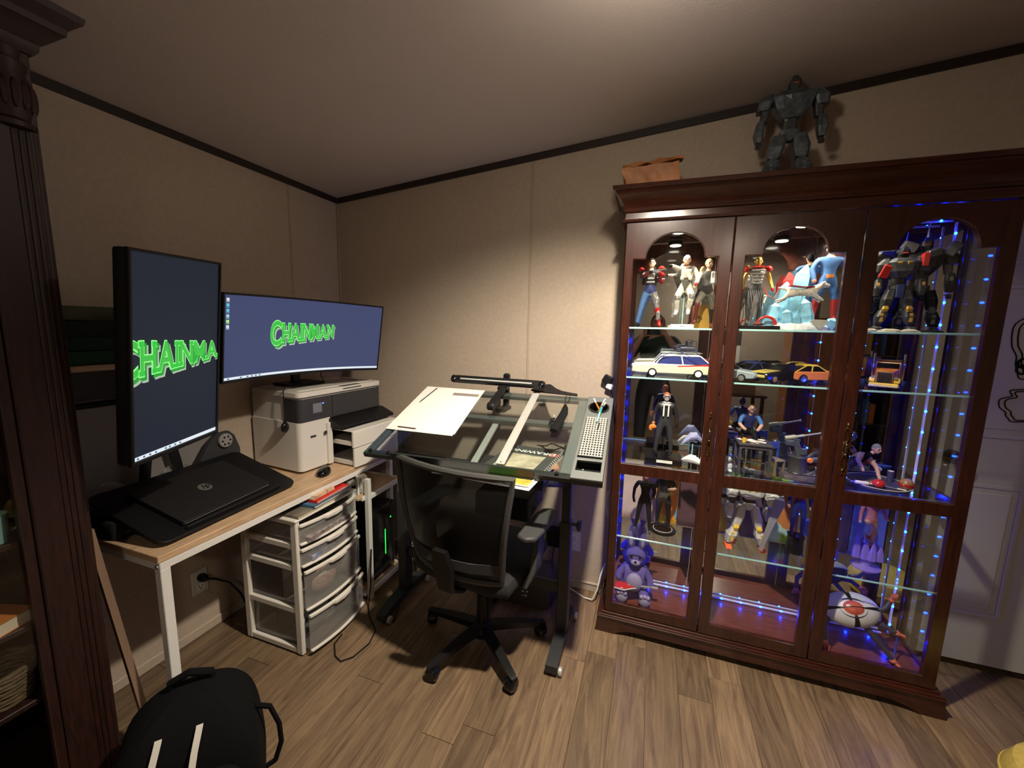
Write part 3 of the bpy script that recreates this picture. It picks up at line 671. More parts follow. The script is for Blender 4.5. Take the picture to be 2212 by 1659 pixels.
tp(B().b2(.478, .505, .05, .36, -.045, -.030, .002), 'support_strut', mat('strut_grey', (.42, .43, .41), .4, .3))
bp(B().cyl((-.40, 1.52, .875), (-.335, 1.73, .80), .017, n=12).cyl((-.405, 1.50, .862), (-.40, 1.52, .875), .024, n=12), 'tilt_clamp', 'leg_black')
bp(B().b2(-.74, -.365, 1.44, 1.70, .893, .899, .002).b2(-.74, -.365, 1.44, 1.447, .893, .915, .002).b2(-.74, -.733, 1.44, 1.70, .893, .915, .002).b2(-.372, -.365, 1.44, 1.70, .893, .915, .002), 'pencil_drawer', 'leg_black')
bp(B().b2(-.68, -.44, 1.50, 1.74, .70, .80, .006), 'hanging_bin', 'black_plastic')

# ================================================================== CHINA CABINET by the camera
hc = thing('china_cabinet', 'old dark mahogany china cabinet with a fluted corner post and glass door', 'cabinet', (-1.73, .14, 0))
hp = P(hc)
FX, RY, LY2 = -1.500, .637, -.42
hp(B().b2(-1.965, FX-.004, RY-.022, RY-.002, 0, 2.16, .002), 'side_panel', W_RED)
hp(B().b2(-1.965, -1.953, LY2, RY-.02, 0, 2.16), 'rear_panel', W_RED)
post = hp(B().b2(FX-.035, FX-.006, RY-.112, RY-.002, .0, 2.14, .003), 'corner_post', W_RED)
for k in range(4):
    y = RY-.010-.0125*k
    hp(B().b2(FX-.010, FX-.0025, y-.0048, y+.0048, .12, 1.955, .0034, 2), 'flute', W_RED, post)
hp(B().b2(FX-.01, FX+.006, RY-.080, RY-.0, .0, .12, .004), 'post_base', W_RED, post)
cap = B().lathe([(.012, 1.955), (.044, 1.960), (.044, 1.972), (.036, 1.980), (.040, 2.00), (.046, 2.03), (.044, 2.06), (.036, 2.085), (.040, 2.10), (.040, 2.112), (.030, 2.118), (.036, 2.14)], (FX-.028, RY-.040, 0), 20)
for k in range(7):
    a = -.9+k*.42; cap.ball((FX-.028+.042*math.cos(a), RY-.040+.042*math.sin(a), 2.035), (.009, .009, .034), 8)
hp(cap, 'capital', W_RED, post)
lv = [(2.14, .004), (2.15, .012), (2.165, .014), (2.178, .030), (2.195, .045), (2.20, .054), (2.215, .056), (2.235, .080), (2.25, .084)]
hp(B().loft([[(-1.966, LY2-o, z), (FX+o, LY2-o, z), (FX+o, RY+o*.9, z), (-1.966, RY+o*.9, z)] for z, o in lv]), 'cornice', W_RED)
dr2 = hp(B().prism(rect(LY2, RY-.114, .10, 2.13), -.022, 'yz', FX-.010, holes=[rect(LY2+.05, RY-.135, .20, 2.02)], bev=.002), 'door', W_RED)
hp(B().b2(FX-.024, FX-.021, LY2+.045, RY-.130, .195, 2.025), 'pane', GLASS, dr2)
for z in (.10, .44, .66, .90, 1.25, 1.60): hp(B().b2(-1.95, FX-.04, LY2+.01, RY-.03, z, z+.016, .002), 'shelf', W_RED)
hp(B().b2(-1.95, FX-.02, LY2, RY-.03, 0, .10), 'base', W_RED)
# ================================================================== MONITORS
def mon_frame(c, yw, ti, ro):
    r = Vector((math.cos(yw), math.sin(yw), 0)); n = Vector((math.sin(yw), -math.cos(yw), 0)); u = Vector((0, 0, 1))
    u2 = u*math.cos(ti) - n*math.sin(ti); r3 = r*math.cos(ro)+u2*math.sin(ro); u3 = -r*math.sin(ro)+u2*math.cos(ro); b = -r3.cross(u3)
    return Matrix(((r3.x, b.x, u3.x, c[0]), (r3.y, b.y, u3.y, c[1]), (r3.z, b.z, u3.z, c[2]), (0, 0, 0, 1)))
mat('screen_wide', (.005, .005, .008), .5, spec=.2, emit=(.052, .064, .145), estr=1.0)
mat('screen_tall', (.004, .004, .005), .5, spec=.2, emit=(.0135, .018, .030), estr=1.0)
mat('taskbar', (.1, .1, .1), .4, emit=(.72, .80, .86), estr=1.0)
mat('letter_face', (.02, .2, .03), .4, emit=(.035, .44, .05), estr=1.0)
mat('letter_side', (.02, .1, .02), .4, emit=(.015, .30, .03), estr=1.0)
mat('letter_edge', (.3, .4, .3), .4, emit=(.22, .85, .22), estr=1.0)
mat('letter_grey', (.3, .4, .3), .4, emit=(.28, .36, .30), estr=1.0)
_t = text_bm('H'); CAPH = max(v.co.y for v in _t.bm.verts); _t.bm.free()
def comic(word, x0, x1, zt0, zb0, zt1, zb1, fn, par, first_big=1.0, clip=None):
    """tall slab-like letters that shrink to one side, in four flat coloured layers on a screen"""
    lay = [('letter_shadow', 'letter_grey', (.014, -.017), .034, .0008), ('letter_side', 'letter_side', (.008, -.010), .034, .0012),
           ('letter_edge', 'letter_edge', (0, 0), .032, .0016), ('letter_face', 'letter_face', (0, 0), .014, .0020)]
    for nm, m, (dx, dz), off, out in lay:
        b = B(); x = 0.0
        for i, chx in enumerate(word):
            t = text_bm(chx, 1.0, 0, off*1.4, 'LEFT', 0, 4)
            xs = [v.co.x for v in t.bm.verts]; wv = max(xs)-min(xs); mn = min(xs)
            k = (1.30 if (i == 0 and first_big > 1) else 1.0)
            for v in t.bm.verts:
                v.co.x = x + (v.co.x-mn)*k; v.co.y = (v.co.y-CAPH/2)*(first_big if i == 0 else 1.0)
            x += wv*k + .07
            # slab feet on the stems
            o2 = off*1.4
            for fx in {'H': (.09, .91), 'I': (.5,), 'N': (.09, .91), 'A': (.06, .94)}.get(chx, ()):
                for top in ((0, 1) if chx in 'HI' or (chx == 'N' and fx < .5) else (1,) if chx == 'N' else (0,)):
                    hw2, hh2 = .088+o2, .032+o2
                    t.box((x-wv*k-.07+fx*wv*k, (CAPH if top else 0)-CAPH/2+(-.04 if top else .04), 0), (2*hw2, 2*hh2, .0001))
            mm_ = bpy.data.meshes.new('q'); t.bm.to_mesh(mm_); t.bm.free(); b.bm.from_mesh(mm_); bpy.data.meshes.remove(mm_)
        for v in b.bm.verts:
            f = v.co.x/x; zt = zt0+(zt1-zt0)*f; zb = zb0+(zb1-zb0)*f
            s = 1-.12*(f-.5)
            zz = (zt+zb)/2 + v.co.y/CAPH*(zt-zb)
            xx = x0+(x1-x0)*(f+.12*f*(1-f)); sc = (zt-zb)/.10
            v.co = Vector((xx+dx*sc, 0, zz+dz*sc))
        if clip is not None:
            bmesh.ops.bisect_plane(b.bm, geom=list(b.bm.verts)+list(b.bm.edges)+list(b.bm.faces), plane_co=(clip, 0, 0), plane_no=(-1, 0, 0), clear_outer=True)
        for v in b.bm.verts: v.co.y = fn(v.co.x) - out
        b.make(nm, m, par, smooth=False, kind='stuff')
# ---- tall portrait monitor
MT = mon_frame((-1.368, .83, 1.39), 1.926, -.125, .036)
mt = thing('portrait_monitor', 'tall black monitor turned to portrait showing cut-off green lettering', 'monitor', tuple(MT.to_translation()))
mt.rotation_euler = MT.to_euler()
hw, hh = .170, .300
mk = lambda b, name, m, p=None, **k: b.make(name, m, p or mt, **k)
mk(B().prism(rect(-hw, hw, -hh, hh), .014, 'xz', 0, holes=[rect(-hw+.010, hw-.008, -hh+.012, hh-.008)], bev=.002), 'bezel', 'black_plastic')
mk(B().box((0, .030, 0), (2*hw-.002, .034, 2*hh-.002), .012, None, 2), 'housing', 'black_plastic')
mk(B().b2(-hw+.009, hw-.007, .006, .012, -hh+.011, hh-.007), 'screen', 'screen_tall')
mk(B().b2(-hw+.011, hw-.009, .0052, .006, -hh+.0135, -hh+.0245), 'taskbar', 'taskbar')
b = B()
for k, x in enumerate((-.150, -.13, -.11, -.09, -.055, -.04, -.02, 0)): b.b2(x, x+.006, .0046, .0052, -hh+.0162, -hh+.0215)
mk(b, 'taskbar_icons', mat('icon_dark', (.02, .05, .10), .4, emit=(.05, .12, .25)), kind='stuff')
comic('CHAINMA', -.215, .164, .057, -.047, .034, -.015, lambda x: .0052, mt, 1.04, clip=-hw+.012)
mk(B().box((0, .075, -.05), (.10, .06, .16), .012), 'hub', 'black_plastic')
smt = thing('monitor_stand', 'black stand with splayed legs and a long arm behind the portrait monitor', 'stand', (-1.885, 1.03, .750), 0)
B().box((0, 0, .006), (.07, .20, .012), .004).make('foot', 'black_plastic', smt)
for s in (-1, 1): B().loft([[(x-.012, y-.014, z), (x+.012, y-.014, z), (x+.012, y+.014, z), (x-.012, y+.014, z)] for x, y, z in ((0, s*.075, .01), (.0, s*.055, .16), (.0, s*.022, .34), (0, s*.012, .50))]).make('leg', 'black_plastic', smt)
B().cyl((0, 0, .50), (.0, 0, .62), .02, n=12).cyl((0, 0, .59), (.40, -.165, .59), .016, n=12).make('arm', 'black_plastic', smt)
# ---- wide curved monitor
MWD = mon_frame((-1.516, 1.508, 1.424), 1.423, -.15, -.013)
wm = thing('curved_monitor', 'wide curved black monitor with bright green lettering above the printer', 'monitor', tuple(MWD.to_translation()))
wm.rotation_euler = MWD.to_euler()
RC = 1.55
cv = lambda x: .052 - x*x/(2*RC)
def curved(x0, x1, z0, z1, y0, y1, n=24):
    b = B(); L = []
    for i in range(n+1):
        x = x0+(x1-x0)*i/n; c = cv(x); L.append([(x, c+y0, z0), (x, c+y1, z0), (x, c+y1, z1), (x, c+y0, z1)])
    return b.loft(L)
hw, hh = .406, .180
mk = lambda b, name, m, p=None, **k: b.make(name, m, p or wm, **k)
mk(curved(-hw, hw, -hh, hh, .004, .024), 'housing', 'black_plastic')
b = curved(-hw, hw, hh-.007, hh, 0, .01)
for a in ((-hw, hw, -hh, -hh+.011), (-hw, -hw+.006, -hh+.011, hh-.007), (hw-.006, hw, -hh+.011, hh-.007)): 
    t = curved(a[0], a[1], a[2], a[3], 0, .01); m_ = bpy.data.meshes.new('q'); t.bm.to_mesh(m_); t.bm.free(); b.bm.from_mesh(m_); bpy.data.meshes.remove(m_)
mk(b, 'bezel', 'black_plastic')
mk(curved(-hw+.006, hw-.006, -hh+.011, hh-.007, .0022, .0040), 'screen', 'screen_wide')
mk(curved(-hw+.007, hw-.007, -hh+.0125, -hh+.0225, .0012, .0022), 'taskbar', 'taskbar')
b = B()
for x in (-.385, -.33, -.30, -.28, -.262, -.244): b.b2(x, x+.007, cv(x)+.0004, cv(x)+.0012, -hh+.015, -hh+.020)
mk(b, 'taskbar_icons', 'icon_dark', kind='stuff')
cols = [(.55, .6, .65), (.1, .45, .62), (.12, .40, .60), (.3, .5, .65), (.35, .62, .22), (.5, .6, .65)]
for k, c in enumerate(cols):
    z = .155-.0212*k
    b = B().box((-.388, cv(-.388)+.0012, z), (.011, .001, .012), .002)
    b.box((-.388, cv(-.388)+.0012, z-.009), (.012, .001, .0016))
    mk(b, 'desktop_icon', mat('icon_%d' % k, c, .4, emit=c))
comic('CHAINMAN', -.197, .132, .062, -.026, .060, .004, cv and (lambda x: cv(x)+.0022), wm, 1.20)
mk(B().box((0, .10, -.03), (.16, .07, .16), .02), 'hub', 'black_plastic')

# ================================================================== PRINTER
PRZ = PI/2 - .085
pr = thing('printer', 'large white and dark grey office printer with open paper trays on the desk', 'printer', (-1.60, 1.46, .7505), PRZ)
mk = lambda b, name, m, p=None, **k: b.make(name, m, p or pr, **k)
mat('printer_white', (.64, .61, .56), .42, bump=.1, bscale=500); mat('printer_grey', (.035, .035, .038), .4)
PW, PD = .560, .352
def rrect(x0, x1, y0, y1, r, n=4, corners=(1, 1, 1, 1)):
    pts = []
    for (cx, cy_, a0, f) in ((x0+r, y0+r, PI, corners[0]), (x1-r, y0+r, 1.5*PI, corners[1]), (x1-r, y1-r, 0, corners[2]), (x0+r, y1-r, .5*PI, corners[3])):
        for k in range(n+1):
            a = a0+.5*PI*k/n
            if f: pts.append((cx+r*math.cos(a), cy_+r*math.sin(a)))
            elif k == 0: pts.append((cx+r*math.copysign(1, math.cos(a0+.25*PI)), cy_+r*math.copysign(1, math.sin(a0+.25*PI))))
    return pts
def rb(x0, x1, y0, y1, z0, z1, r=.02, bev=.003, c=(1, 1, 1, 1)): return B().prism(rrect(x0, x1, y0, y1, r, 4, c), z1-z0, 'xy', z0, bev=bev)
mk(rb(0, .185, 0, PD, .012, .262, .028, .004, (1, 0, 0, 0)), 'left_body', 'printer_white')
mk(rb(.186, PW, .09, PD, .012, .262, .006, .002), 'rear_body', mat('printer_inner', (.03, .03, .03), .6))
mk(B().b2(.155, .187, -.012, .10, .012, .235, .002), 'side_cheek', 'printer_white'); mk(B().b2(PW-.012, PW, .02, .12, .012, .262, .002), 'side_cheek', 'printer_white')
mk(rb(.006, PW-.004, .006, PD, .256, .382, .026, .003, (1, 1, 0, 0)), 'scanner_body', 'printer_white')
mk(rb(.0, PW+.001, -.004, .10, .262, .376, .026, .004, (1, 1, 0, 0)), 'control_panel', 'printer_grey')
mk(B().b2(.196, .199, -.0052, -.003, .266, .374), 'panel_seam', 'black_matte')
mk(B().b2(.062, .150, -.0056, -.003, .285, .362, .002), 'screen_bezel', mat('screen_bezel', (.045, .042, .046), .15))
mk(B().b2(.078, .130, -.0066, -.005, .300, .348), 'touch_screen', mat('touch', (.10, .10, .11), .2, emit=(.055, .055, .065)))
mk(B().b2(.134, .144, -.0066, -.005, .340, .346), 'status_light', mat('blue_dot', (.1, .2, .8), .3, emit=(.1, .25, 1), estr=1.5))
b = rb(-.004, PW+.004, -.008, PD+.002, .386, .412, .028, .006)
b.prism(rrect(.03, PW-.03, .03, PD-.02, .02), .006, 'xy', .4115, bev=.003)
lid = mk(b, 'lid', 'printer_white')
mk(B().prism(rrect(.20, .42, .10, .30, .012), .0012, 'xy', .4177), 'lid_sticker', mat('sticker', (.46, .50, .50), .3, var=.2, scale=14), lid)
mk(B().loft([[(x, -.010, .398), (x, -.004, .4125), (x, .02, .4135), (x, .03, .4125)] for x in (.27, .30, .36, .40)]), 'lid_grip', 'printer_grey', lid)
mk(B().box((.10, .12, .4182), (.07, .035, .0012)), 'lid_marking', mat('lid_mark', (.25, .24, .23), .5), lid)
mk(B().b2(.060, .092, -.0012, .002, .175, .186).b2(.060, .070, -.002, .002, .1755, .184), 'card_slot', 'printer_grey')
mk(B().b2(.135, .150, -.0125, -.010, .178, .196), 'usb_cover', 'printer_grey')
b = B().loft([[(x, -.085, .205), (x, -.085, .219), (x, -.005, .252), (x, .08, .256), (x, .08, .225), (x, -.02, .205)] for x in (.175, PW+.016)])
mk(b, 'output_cover', 'black_plastic')
for z0, z1, fy, nm in ((.105, .190, -.145, 'upper'), (.000, .100, -.150, 'lower')):
    tr = mk(rb(.200, PW+.004, fy, fy+.020, z0, z1, .009, .003), 'paper_tray', 'printer_white')
    mk(B().b2(.21, PW-.006, fy+.012, .20, z0+.008, z0+.016).b2(PW-.012, PW-.004, fy+.012, .15, z0+.008, z1-.02), 'tray_floor', 'printer_white', tr)
    mk(B().b2(.204, .212, fy+.012, .15, z0+.008, z0+.03), 'tray_wall', 'printer_white', tr)
mk(B().b2(.200, PW+.004, -.14, .10, .188, .193, .002), 'output_shelf', 'printer_white')
# monitor foot on the lid
t = thing('monitor_pedestal', 'flat black foot and neck holding the curved monitor over the printer lid', 'stand', (-1.80, 1.66, 1.1695), PRZ)
B().box((0, 0, .007), (.20, .16, .012), .004).make('foot_plate', 'black_plastic', t)
B().box((0, .03, .15), (.05, .025, .29), .006).make('neck', 'black_plastic', t)
B().cyl((0, .03, .25), (0, -.18, .25), .018, n=12).make('pivot', 'black_plastic', t)
# webcam hanging down the printer's side by its cable
wc = thing('webcam', 'small round black webcam dangling on its cable beside the printer', 'webcam', (-1.683, 1.452, 1.0), 0)
b = B().ball((0, 0, -.012), (.014, .022, .026), 14).cyl((.010, 0, -.006), (.0155, 0, -.006), .010, n=14)
b.make('body', 'black_gloss', wc)
B().cyl((.0155, 0, -.006), (.0165, 0, -.006), .006, n=12).make('lens', mat('lens_glass', (.01, .01, .02), .05), wc)
B().box((0, 0, .018), (.012, .014, .016), .004).make('clip', 'black_plastic', wc)
def wpts(o, pts): return [T(p)-T(o) for p in pts]
B().tube(wpts((-1.683, 1.452, 1.0), [(-1.683, 1.452, 1.02), (-1.684, 1.453, 1.10), (-1.685, 1.455, 1.165), (-1.69, 1.475, 1.186), (-1.70, 1.53, 1.178), (-1.72, 1.62, 1.176), (-1.71, 1.70, 1.177), (-1.73, 1.76, 1.18), (-1.80, 1.81, 1.20), (-1.80, 1.82, 1.26)]), .0022, 6).make('cable', 'black_plastic', wc)
tag(B().tube([(-1.62, 1.90, 1.176), (-1.66, 1.88, 1.177), (-1.73, 1.90, 1.178), (-1.80, 1.97, 1.175)], .0022, 6).make('cable', 'black_plastic'), 'short black cable lying on the printer lid under the monitor', 'cable')
# mouse by the printer
def mouse(name, label, loc, rz, m):
    t = thing(name, label, 'mouse', loc, rz)
    B().loft([[(x*s, y*s*1.0, z) for x, y in circ(0, 0, .032, 16, .056)] for s, z in ((.90, 0), (1.0, .008), (.97, .018), (.80, .028), (.45, .0345), (.1, .036))]).make('body', m, t)
    B().cyl((-.003, .034, .030), (.003, .034, .030), .007, n=12).make('wheel', 'grey_metal', t)
    return t
mouse('computer_mouse', 'black computer mouse at the desk edge in front of the printer', (-1.515, 1.515, .7505), .5, 'black_gloss')

# ================================================================== LAPTOP ON ITS STAND
LRZ = PI/2 + math.radians(4)
ls = thing('laptop_stand', 'black sloped laptop stand with rounded ends on the desk', 'stand', (-1.487, .783, .7505), LRZ)
tl = math.radians(18)
SM = Matrix.Translation((0, 0, .022)) @ Matrix.Rotation(tl, 4, 'X')
b = B().prism(rrect(0, .575, -.01, .355, .035, 5), .014, 'xy', -.014, bev=.004); b.xf(SM); b.make('plate', 'black_plastic', ls)
b = B().box((.29, .006, .008), (.40, .008, .016), .003); b.xf(SM); b.make('front_lip', 'black_plastic', ls)
for x in (.05, .525):
    B().prism([(.01, 0), (.34, 0), (.34, .108), (.01, .012)], .014, 'yz', x-.007, bev=.002).make('foot', 'black_plastic', ls)
b = B().loft([[(x0, .345, z), (x1, .345, z), (x1, .365, z), (x0, .365, z)] for x0, x1, z in ((.40, .60, .05), (.41, .60, .14), (.46, .575, .21), (.49, .55, .235))])
b.make('hinge_bracket', 'charcoal', ls)
w_ = B().lathe([(.001, 0), (.030, 0), (.033, .004), (.033, .012), (.028, .016), (.001, .016)], n=24, axis='y'); w_.xf(Matrix.Translation((.522, .329, .197))); w_.make('hinge_wheel', mat('wheel_grey', (.30, .29, .27), .55), ls)
b = B()
for k in range(6): b.cyl((.522+.019*math.cos(k*PI/3), .3285, .197+.019*math.sin(k*PI/3)), (.522+.019*math.cos(k*PI/3), .330, .197+.019*math.sin(k*PI/3)), .0052, n=10)
b.make('wheel_holes', 'black_matte', ls)
lt = thing('laptop', 'closed black laptop with a round grey emblem lying on the sloped stand', 'laptop', tuple((Matrix.Translation((-1.487, .783, .7505)) @ Matrix.Rotation(LRZ, 4, 'Z') @ SM) @ Vector((.092, .022, .001))), LRZ)
LM = Matrix.Rotation(math.radians(3), 4, 'Z') @ Matrix.Rotation(tl, 4, 'X')
b = B().prism(rrect(0, .380, 0, .262, .010, 3), .011, 'xy', 0, bev=.0015); b.xf(LM); b.make('base', 'black_plastic', lt)
b = B().prism(rrect(0, .380, .001, .262, .010, 3), .007, 'xy', .0118, bev=.0015); b.xf(LM); b.make('lid', mat('laptop_lid', (.009, .009, .010), .5), lt)
b = B().b2(.008, .372, -.0006, .0006, .0095, .0125); b.xf(LM); b.make('front_seam', mat('seam_grey', (.16, .16, .15), .4), lt)
em = B().prism(circ(.190, .135, .0245, 28), .0006, 'xy', .0188); em.xf(LM); em.make('emblem_disc', mat('emblem_grey', (.24, .24, .23), .35, .6), lt)
for wd_, off in (('h', -.0105), ('p', .0015)):
    tb = text_bm(wd_, .039, .0002, .0006, 'LEFT', .28); tb.xf(Matrix.Translation((.189+off*1.14, .1255 if wd_ == 'h' else .128, .0196))); tb.xf(LM); tb.make('emblem_letter', 'laptop_lid', lt)
# black bag with a grey mouse on top beside the laptop stand
t = thing('laptop_sleeve', 'soft black laptop sleeve lying at the end of the desk', 'bag', (-1.72, .785, .7505), LRZ)
B().loft([[(x*s, y*s, z) for x, y in rrect(-.03, .075, -.05, .20, .03, 4)] for s, z in ((.92, 0), (1, .012), (1, .05), (.93, .062), (.8, .066))]).make('body', mat('sleeve', (.010, .010, .011), .8, bump=.5, scale=30), t)
B().tube([(-.0, -.052, .02), (.02, -.058, .032), (.05, -.058, .032), (.07, -.052, .02)], .005, 6).make('handle', 'charcoal', t)
mouse('grey_mouse', 'grey computer mouse resting on the black sleeve by the cabinet', (-1.80, .80, .817), PI/2, mat('mouse_grey', (.16, .17, .17), .4))
# things against the wall behind the portrait monitor
t = thing('wall_shelf', 'pale wooden wall shelf carrying folded green cloths behind the portrait monitor', 'shelf', (-1.966, .92, 1.32))
B().b2(0, .16, -.26, .30, 0, .020, .002).make('board', W_DESK, t)
for y in (-.2, .22): B().prism([(0, 0), (.12, 0), (0, -.10)], .012, 'xz', y).make('bracket', 'black_matte', t)
z = 1.341
for k, (h, c, lb) in enumerate(((.050, (.016, .060, .030), 'bottom dark green folded cloth on the wall shelf'), (.045, (.010, .034, .018), 'middle blackish green folded cloth on the wall shelf'), (.055, (.006, .012, .009), 'black folded cloth between the green ones on the shelf'), (.052, (.050, .052, .022), 'olive green folded cloth on top of the shelf pile'))):
    b = B().loft([[(x, y, zz) for x, y in rrect(-1.955+.006*k, -1.82-.004*k, .68+.01*k, 1.19-.015*k, .02, 3)] for zz in (z, z+h*.5, z+h*.94)])
    tag(b.make('folded_cloth', mat('cloth_%d' % k, c, .9, bump=.5, scale=25), noise=.003), lb, 'cloth'); z += h
t = thing('picture_panel', 'large grey board with a black top edge leaning on the wall behind the laptop', 'board', (-1.955, .97, .7505))
b = B().b2(0, .020, -.30, .32, 0, .425, .002); b.xf(Matrix.Rotation(.0, 4, 'Y')); b.make('board', mat('board_grey', (.23, .215, .205), .8), t)
B().b2(-.002, .026, -.302, .322, .422, .440, .003).make('top_edge', 'black_matte', t)
t = thing('charcoal_board', 'dark charcoal board hanging between shelf and grey board', 'board', (-1.955, .95, 1.20))
B().b2(-.008, .010, -.28, .30, 0, .118, .002).make('board', mat('board_dark', (.035, .030, .030), .8), t)
B().b2(.010, .012, -.26, .28, .012, .106).make('inset', mat('board_inset', (.028, .025, .026), .7), t)
b = B(); n1, n2 = 44, 12
G = [[b.bm.verts.new((-1.905+rnd.uniform(-.014, .014), .68+.66*i/n1, .752+.11*j/n2*(1-.25*math.sin(i*.4)))) for i in range(n1+1)] for j in range(n2+1)]
for j in range(n2):
    for i in range(n1): b.bm.faces.new((G[j][i], G[j][i+1], G[j+1][i+1], G[j+1][i]))
tag(b.make('plastic_wrap', glass_mat('crinkled_film', (.94, .94, .94), 1.5, .15, 1.0, .28, (.6, .58, .54)), smooth=False), 'crumpled clear plastic wrap along the foot of the grey board', 'wrap')
# ================================================================== FIGURES
J0 = dict(pelvis=(0, 0, .52), waist=(0, 0, .61), chest=(0, 0, .72), neck=(0, 0, .82), skull=(0, -.004, .865))
R0 = dict(pelvis=.066, waist=.056, chest=.074, neck=.030, skull=.026)
for s, q in (('L', -1), ('R', 1)):
    J0.update({'sh'+s: (q*.105, 0, .785), 'el'+s: (q*.135, .01, .645), 'wr'+s: (q*.145, -.02, .505), 'ha'+s: (q*.147, -.035, .455),
               'hip'+s: (q*.056, 0, .495), 'kn'+s: (q*.066, -.008, .285), 'an'+s: (q*.072, .012, .060), 'to'+s: (q*.080, -.065, .020)})
    R0.update({'sh'+s: .042, 'el'+s: .031, 'wr'+s: .023, 'ha'+s: .024, 'hip'+s: .054, 'kn'+s: .039, 'an'+s: .027, 'to'+s: .020})
BONES = [('pelvis', 'waist', 'hips'), ('waist', 'chest', 'torso'), ('chest', 'neck', 'torso'), ('neck', 'skull', 'neck')]
for s in 'LR':
    BONES += [('chest', 'sh'+s, 'torso'), ('sh'+s, 'el'+s, 'arm'+s), ('el'+s, 'wr'+s, 'fore'+s), ('wr'+s, 'ha'+s, 'hand'+s),
              ('pelvis', 'hip'+s, 'hips'), ('hip'+s, 'kn'+s, 'thigh'+s), ('kn'+s, 'an'+s, 'shin'+s), ('an'+s, 'to'+s, 'foot'+s)]
def body_mesh(name, h, pose, rad, cols, parent, fat=1.0, sub=1):
    J = dict(J0); J.update(pose); R = {k: v*fat for k, v in R0.items()}; R.update(rad)
    pts = {k: tuple(c*h for c in v) for k, v in J.items()}
    me = skin_body(pts, [(a, b) for a, b, _ in BONES], {k: v*h for k, v in R.items()}, 0, sub)
    me.name = name
    regs = []; 
    def colour(reg):
        for k in (reg, reg.rstrip('LR'), {'arm': 'torso', 'fore': 'arm', 'hand': 'skin', 'neck': 'skin', 'thigh': 'hips', 'shin': 'thigh', 'foot': 'shin'}.get(reg.rstrip('LR'), 'torso')):
            if k in cols: return cols[k]
        return cols.get('arm', cols['torso'])
    used = []; me.materials.clear()
    for a, b, r in BONES:
        c = colour(r)
        if c not in used: used.append(c); me.materials.append(MATS[c] if isinstance(c, str) else c)
    seg = [(Vector(pts[a]), Vector(pts[b]), used.index(colour(r))) for a, b, r in BONES]
    for p in me.polygons:
        c = p.center; p.material_index = min(seg, key=lambda s: seg_dist(c, s[0], s[1]))[2]; p.use_smooth = True
    o = bpy.data.objects.new(name, me); COL.objects.link(o); o.parent = parent; MW[o.name] = MW[parent.name]
    return o, J
def head_parts(h, J, parent, skin='skin_tone', hair='black_hair', turn=0.0, tilt=0.0, long=False, k=1.0):
    c = Vector(J['skull'])*h; M = Matrix.Translation(c) @ Matrix.Rotation(turn, 4, 'Z') @ Matrix.Rotation(tilt, 4, 'X') @ Matrix.Scale(h*k, 4)
    b = B().ball((0, -.004, .045), (.046, .054, .066), 14).ball((0, -.022, .012), (.034, .036, .034), 10).ball((0, -.060, .036), (.009, .012, .016), 8)
    b.ball((-.047, 0, .04), (.007, .013, .018), 6).ball((.047, 0, .04), (.007, .013, .018), 6)
    b.xf(M); hd = b.make('head', skin, parent)
    e = B()
    for s in (-1, 1): e.ball((s*.019, -.052, .046), (.0075, .004, .004), 6).box((s*.019, -.054, .058), (.020, .006, .004))
    e.xf(M); e.make('eyes', 'black_matte', hd)
    m = B().box((0, -.0535, .014), (.024, .006, .004), .001); m.xf(M); m.make('mouth', mat('lips', (.28, .10, .08), .5), hd)
    if hair:
        t = B(); tmp = bmesh.new(); bmesh.ops.create_uvsphere(tmp, u_segments=16, v_segments=12, radius=1)
        bmesh.ops.bisect_plane(tmp, geom=list(tmp.verts)+list(tmp.edges)+list(tmp.faces), plane_co=(0, -.25, .1), plane_no=(0, -.62, -.75), clear_outer=True)
        for v in tmp.verts: v.co = Vector((v.co.x*.0505, v.co.y*.058, v.co.z*.071+.046))
        t.join(tmp)
        if long: t.loft([[(x, y, z) for x, y in circ(0, .022, w_, 10, .03)] for w_, z in ((.046, .05), (.050, .0), (.045, -.06), (.02, -.10))])
        t.xf(M); t.make('hair', hair, hd)
    return hd
def figure(name, label, base, h, pose, cols, rz=0.0, hair='black_hair', skin='skin_tone', turn=0.0, tilt=0.0, group=None, fat=1.0, rad={}, cat='figurine', long=False):
    t = thing(name, label, cat, base, rz, group)
    cols = dict(cols); cols.setdefault('skin', skin); cols.setdefault('hand', skin); cols.setdefault('neck', skin)
    o, J = body_mesh('body', h, pose, rad, cols, t, fat)
    head_parts(h, J, t, skin, hair, turn, tilt, long)
    return t, J
def add(t, b, name, m, **k): return b.make(name, m, t, **k)
S1, S2, S3, S4, S0 = 1.512, 1.286, .874, .503, .1355
mat('dark_leather', (.018, .016, .016), .4, bump=.3, scale=150); mat('cream_cloth', (.60, .56, .46), .7, var=.35, scale=120, bump=.5); mat('vest', (.055, .055, .048), .7)
mat('dark_olive', (.075, .07, .05), .7, var=.5, scale=120); mat('ice_blue', (.20, .45, .60), .25, var=.35, scale=16); mat('ice_white', (.62, .68, .68), .5, var=.15, scale=50, bump=.6, bscale=90); mat('red_armour', (.40, .015, .013), .25)
mat('armour_dark', (.045, .048, .052), .42, .3, var=.5, scale=70); mat('gun_grey', (.085, .10, .115), .38, .4, var=.45, scale=45); mat('mid_grey', (.10, .10, .105), .4, .3); mat('mech_white', (.62, .60, .56), .4); mat('mech_orange', (.75, .13, .03), .4)
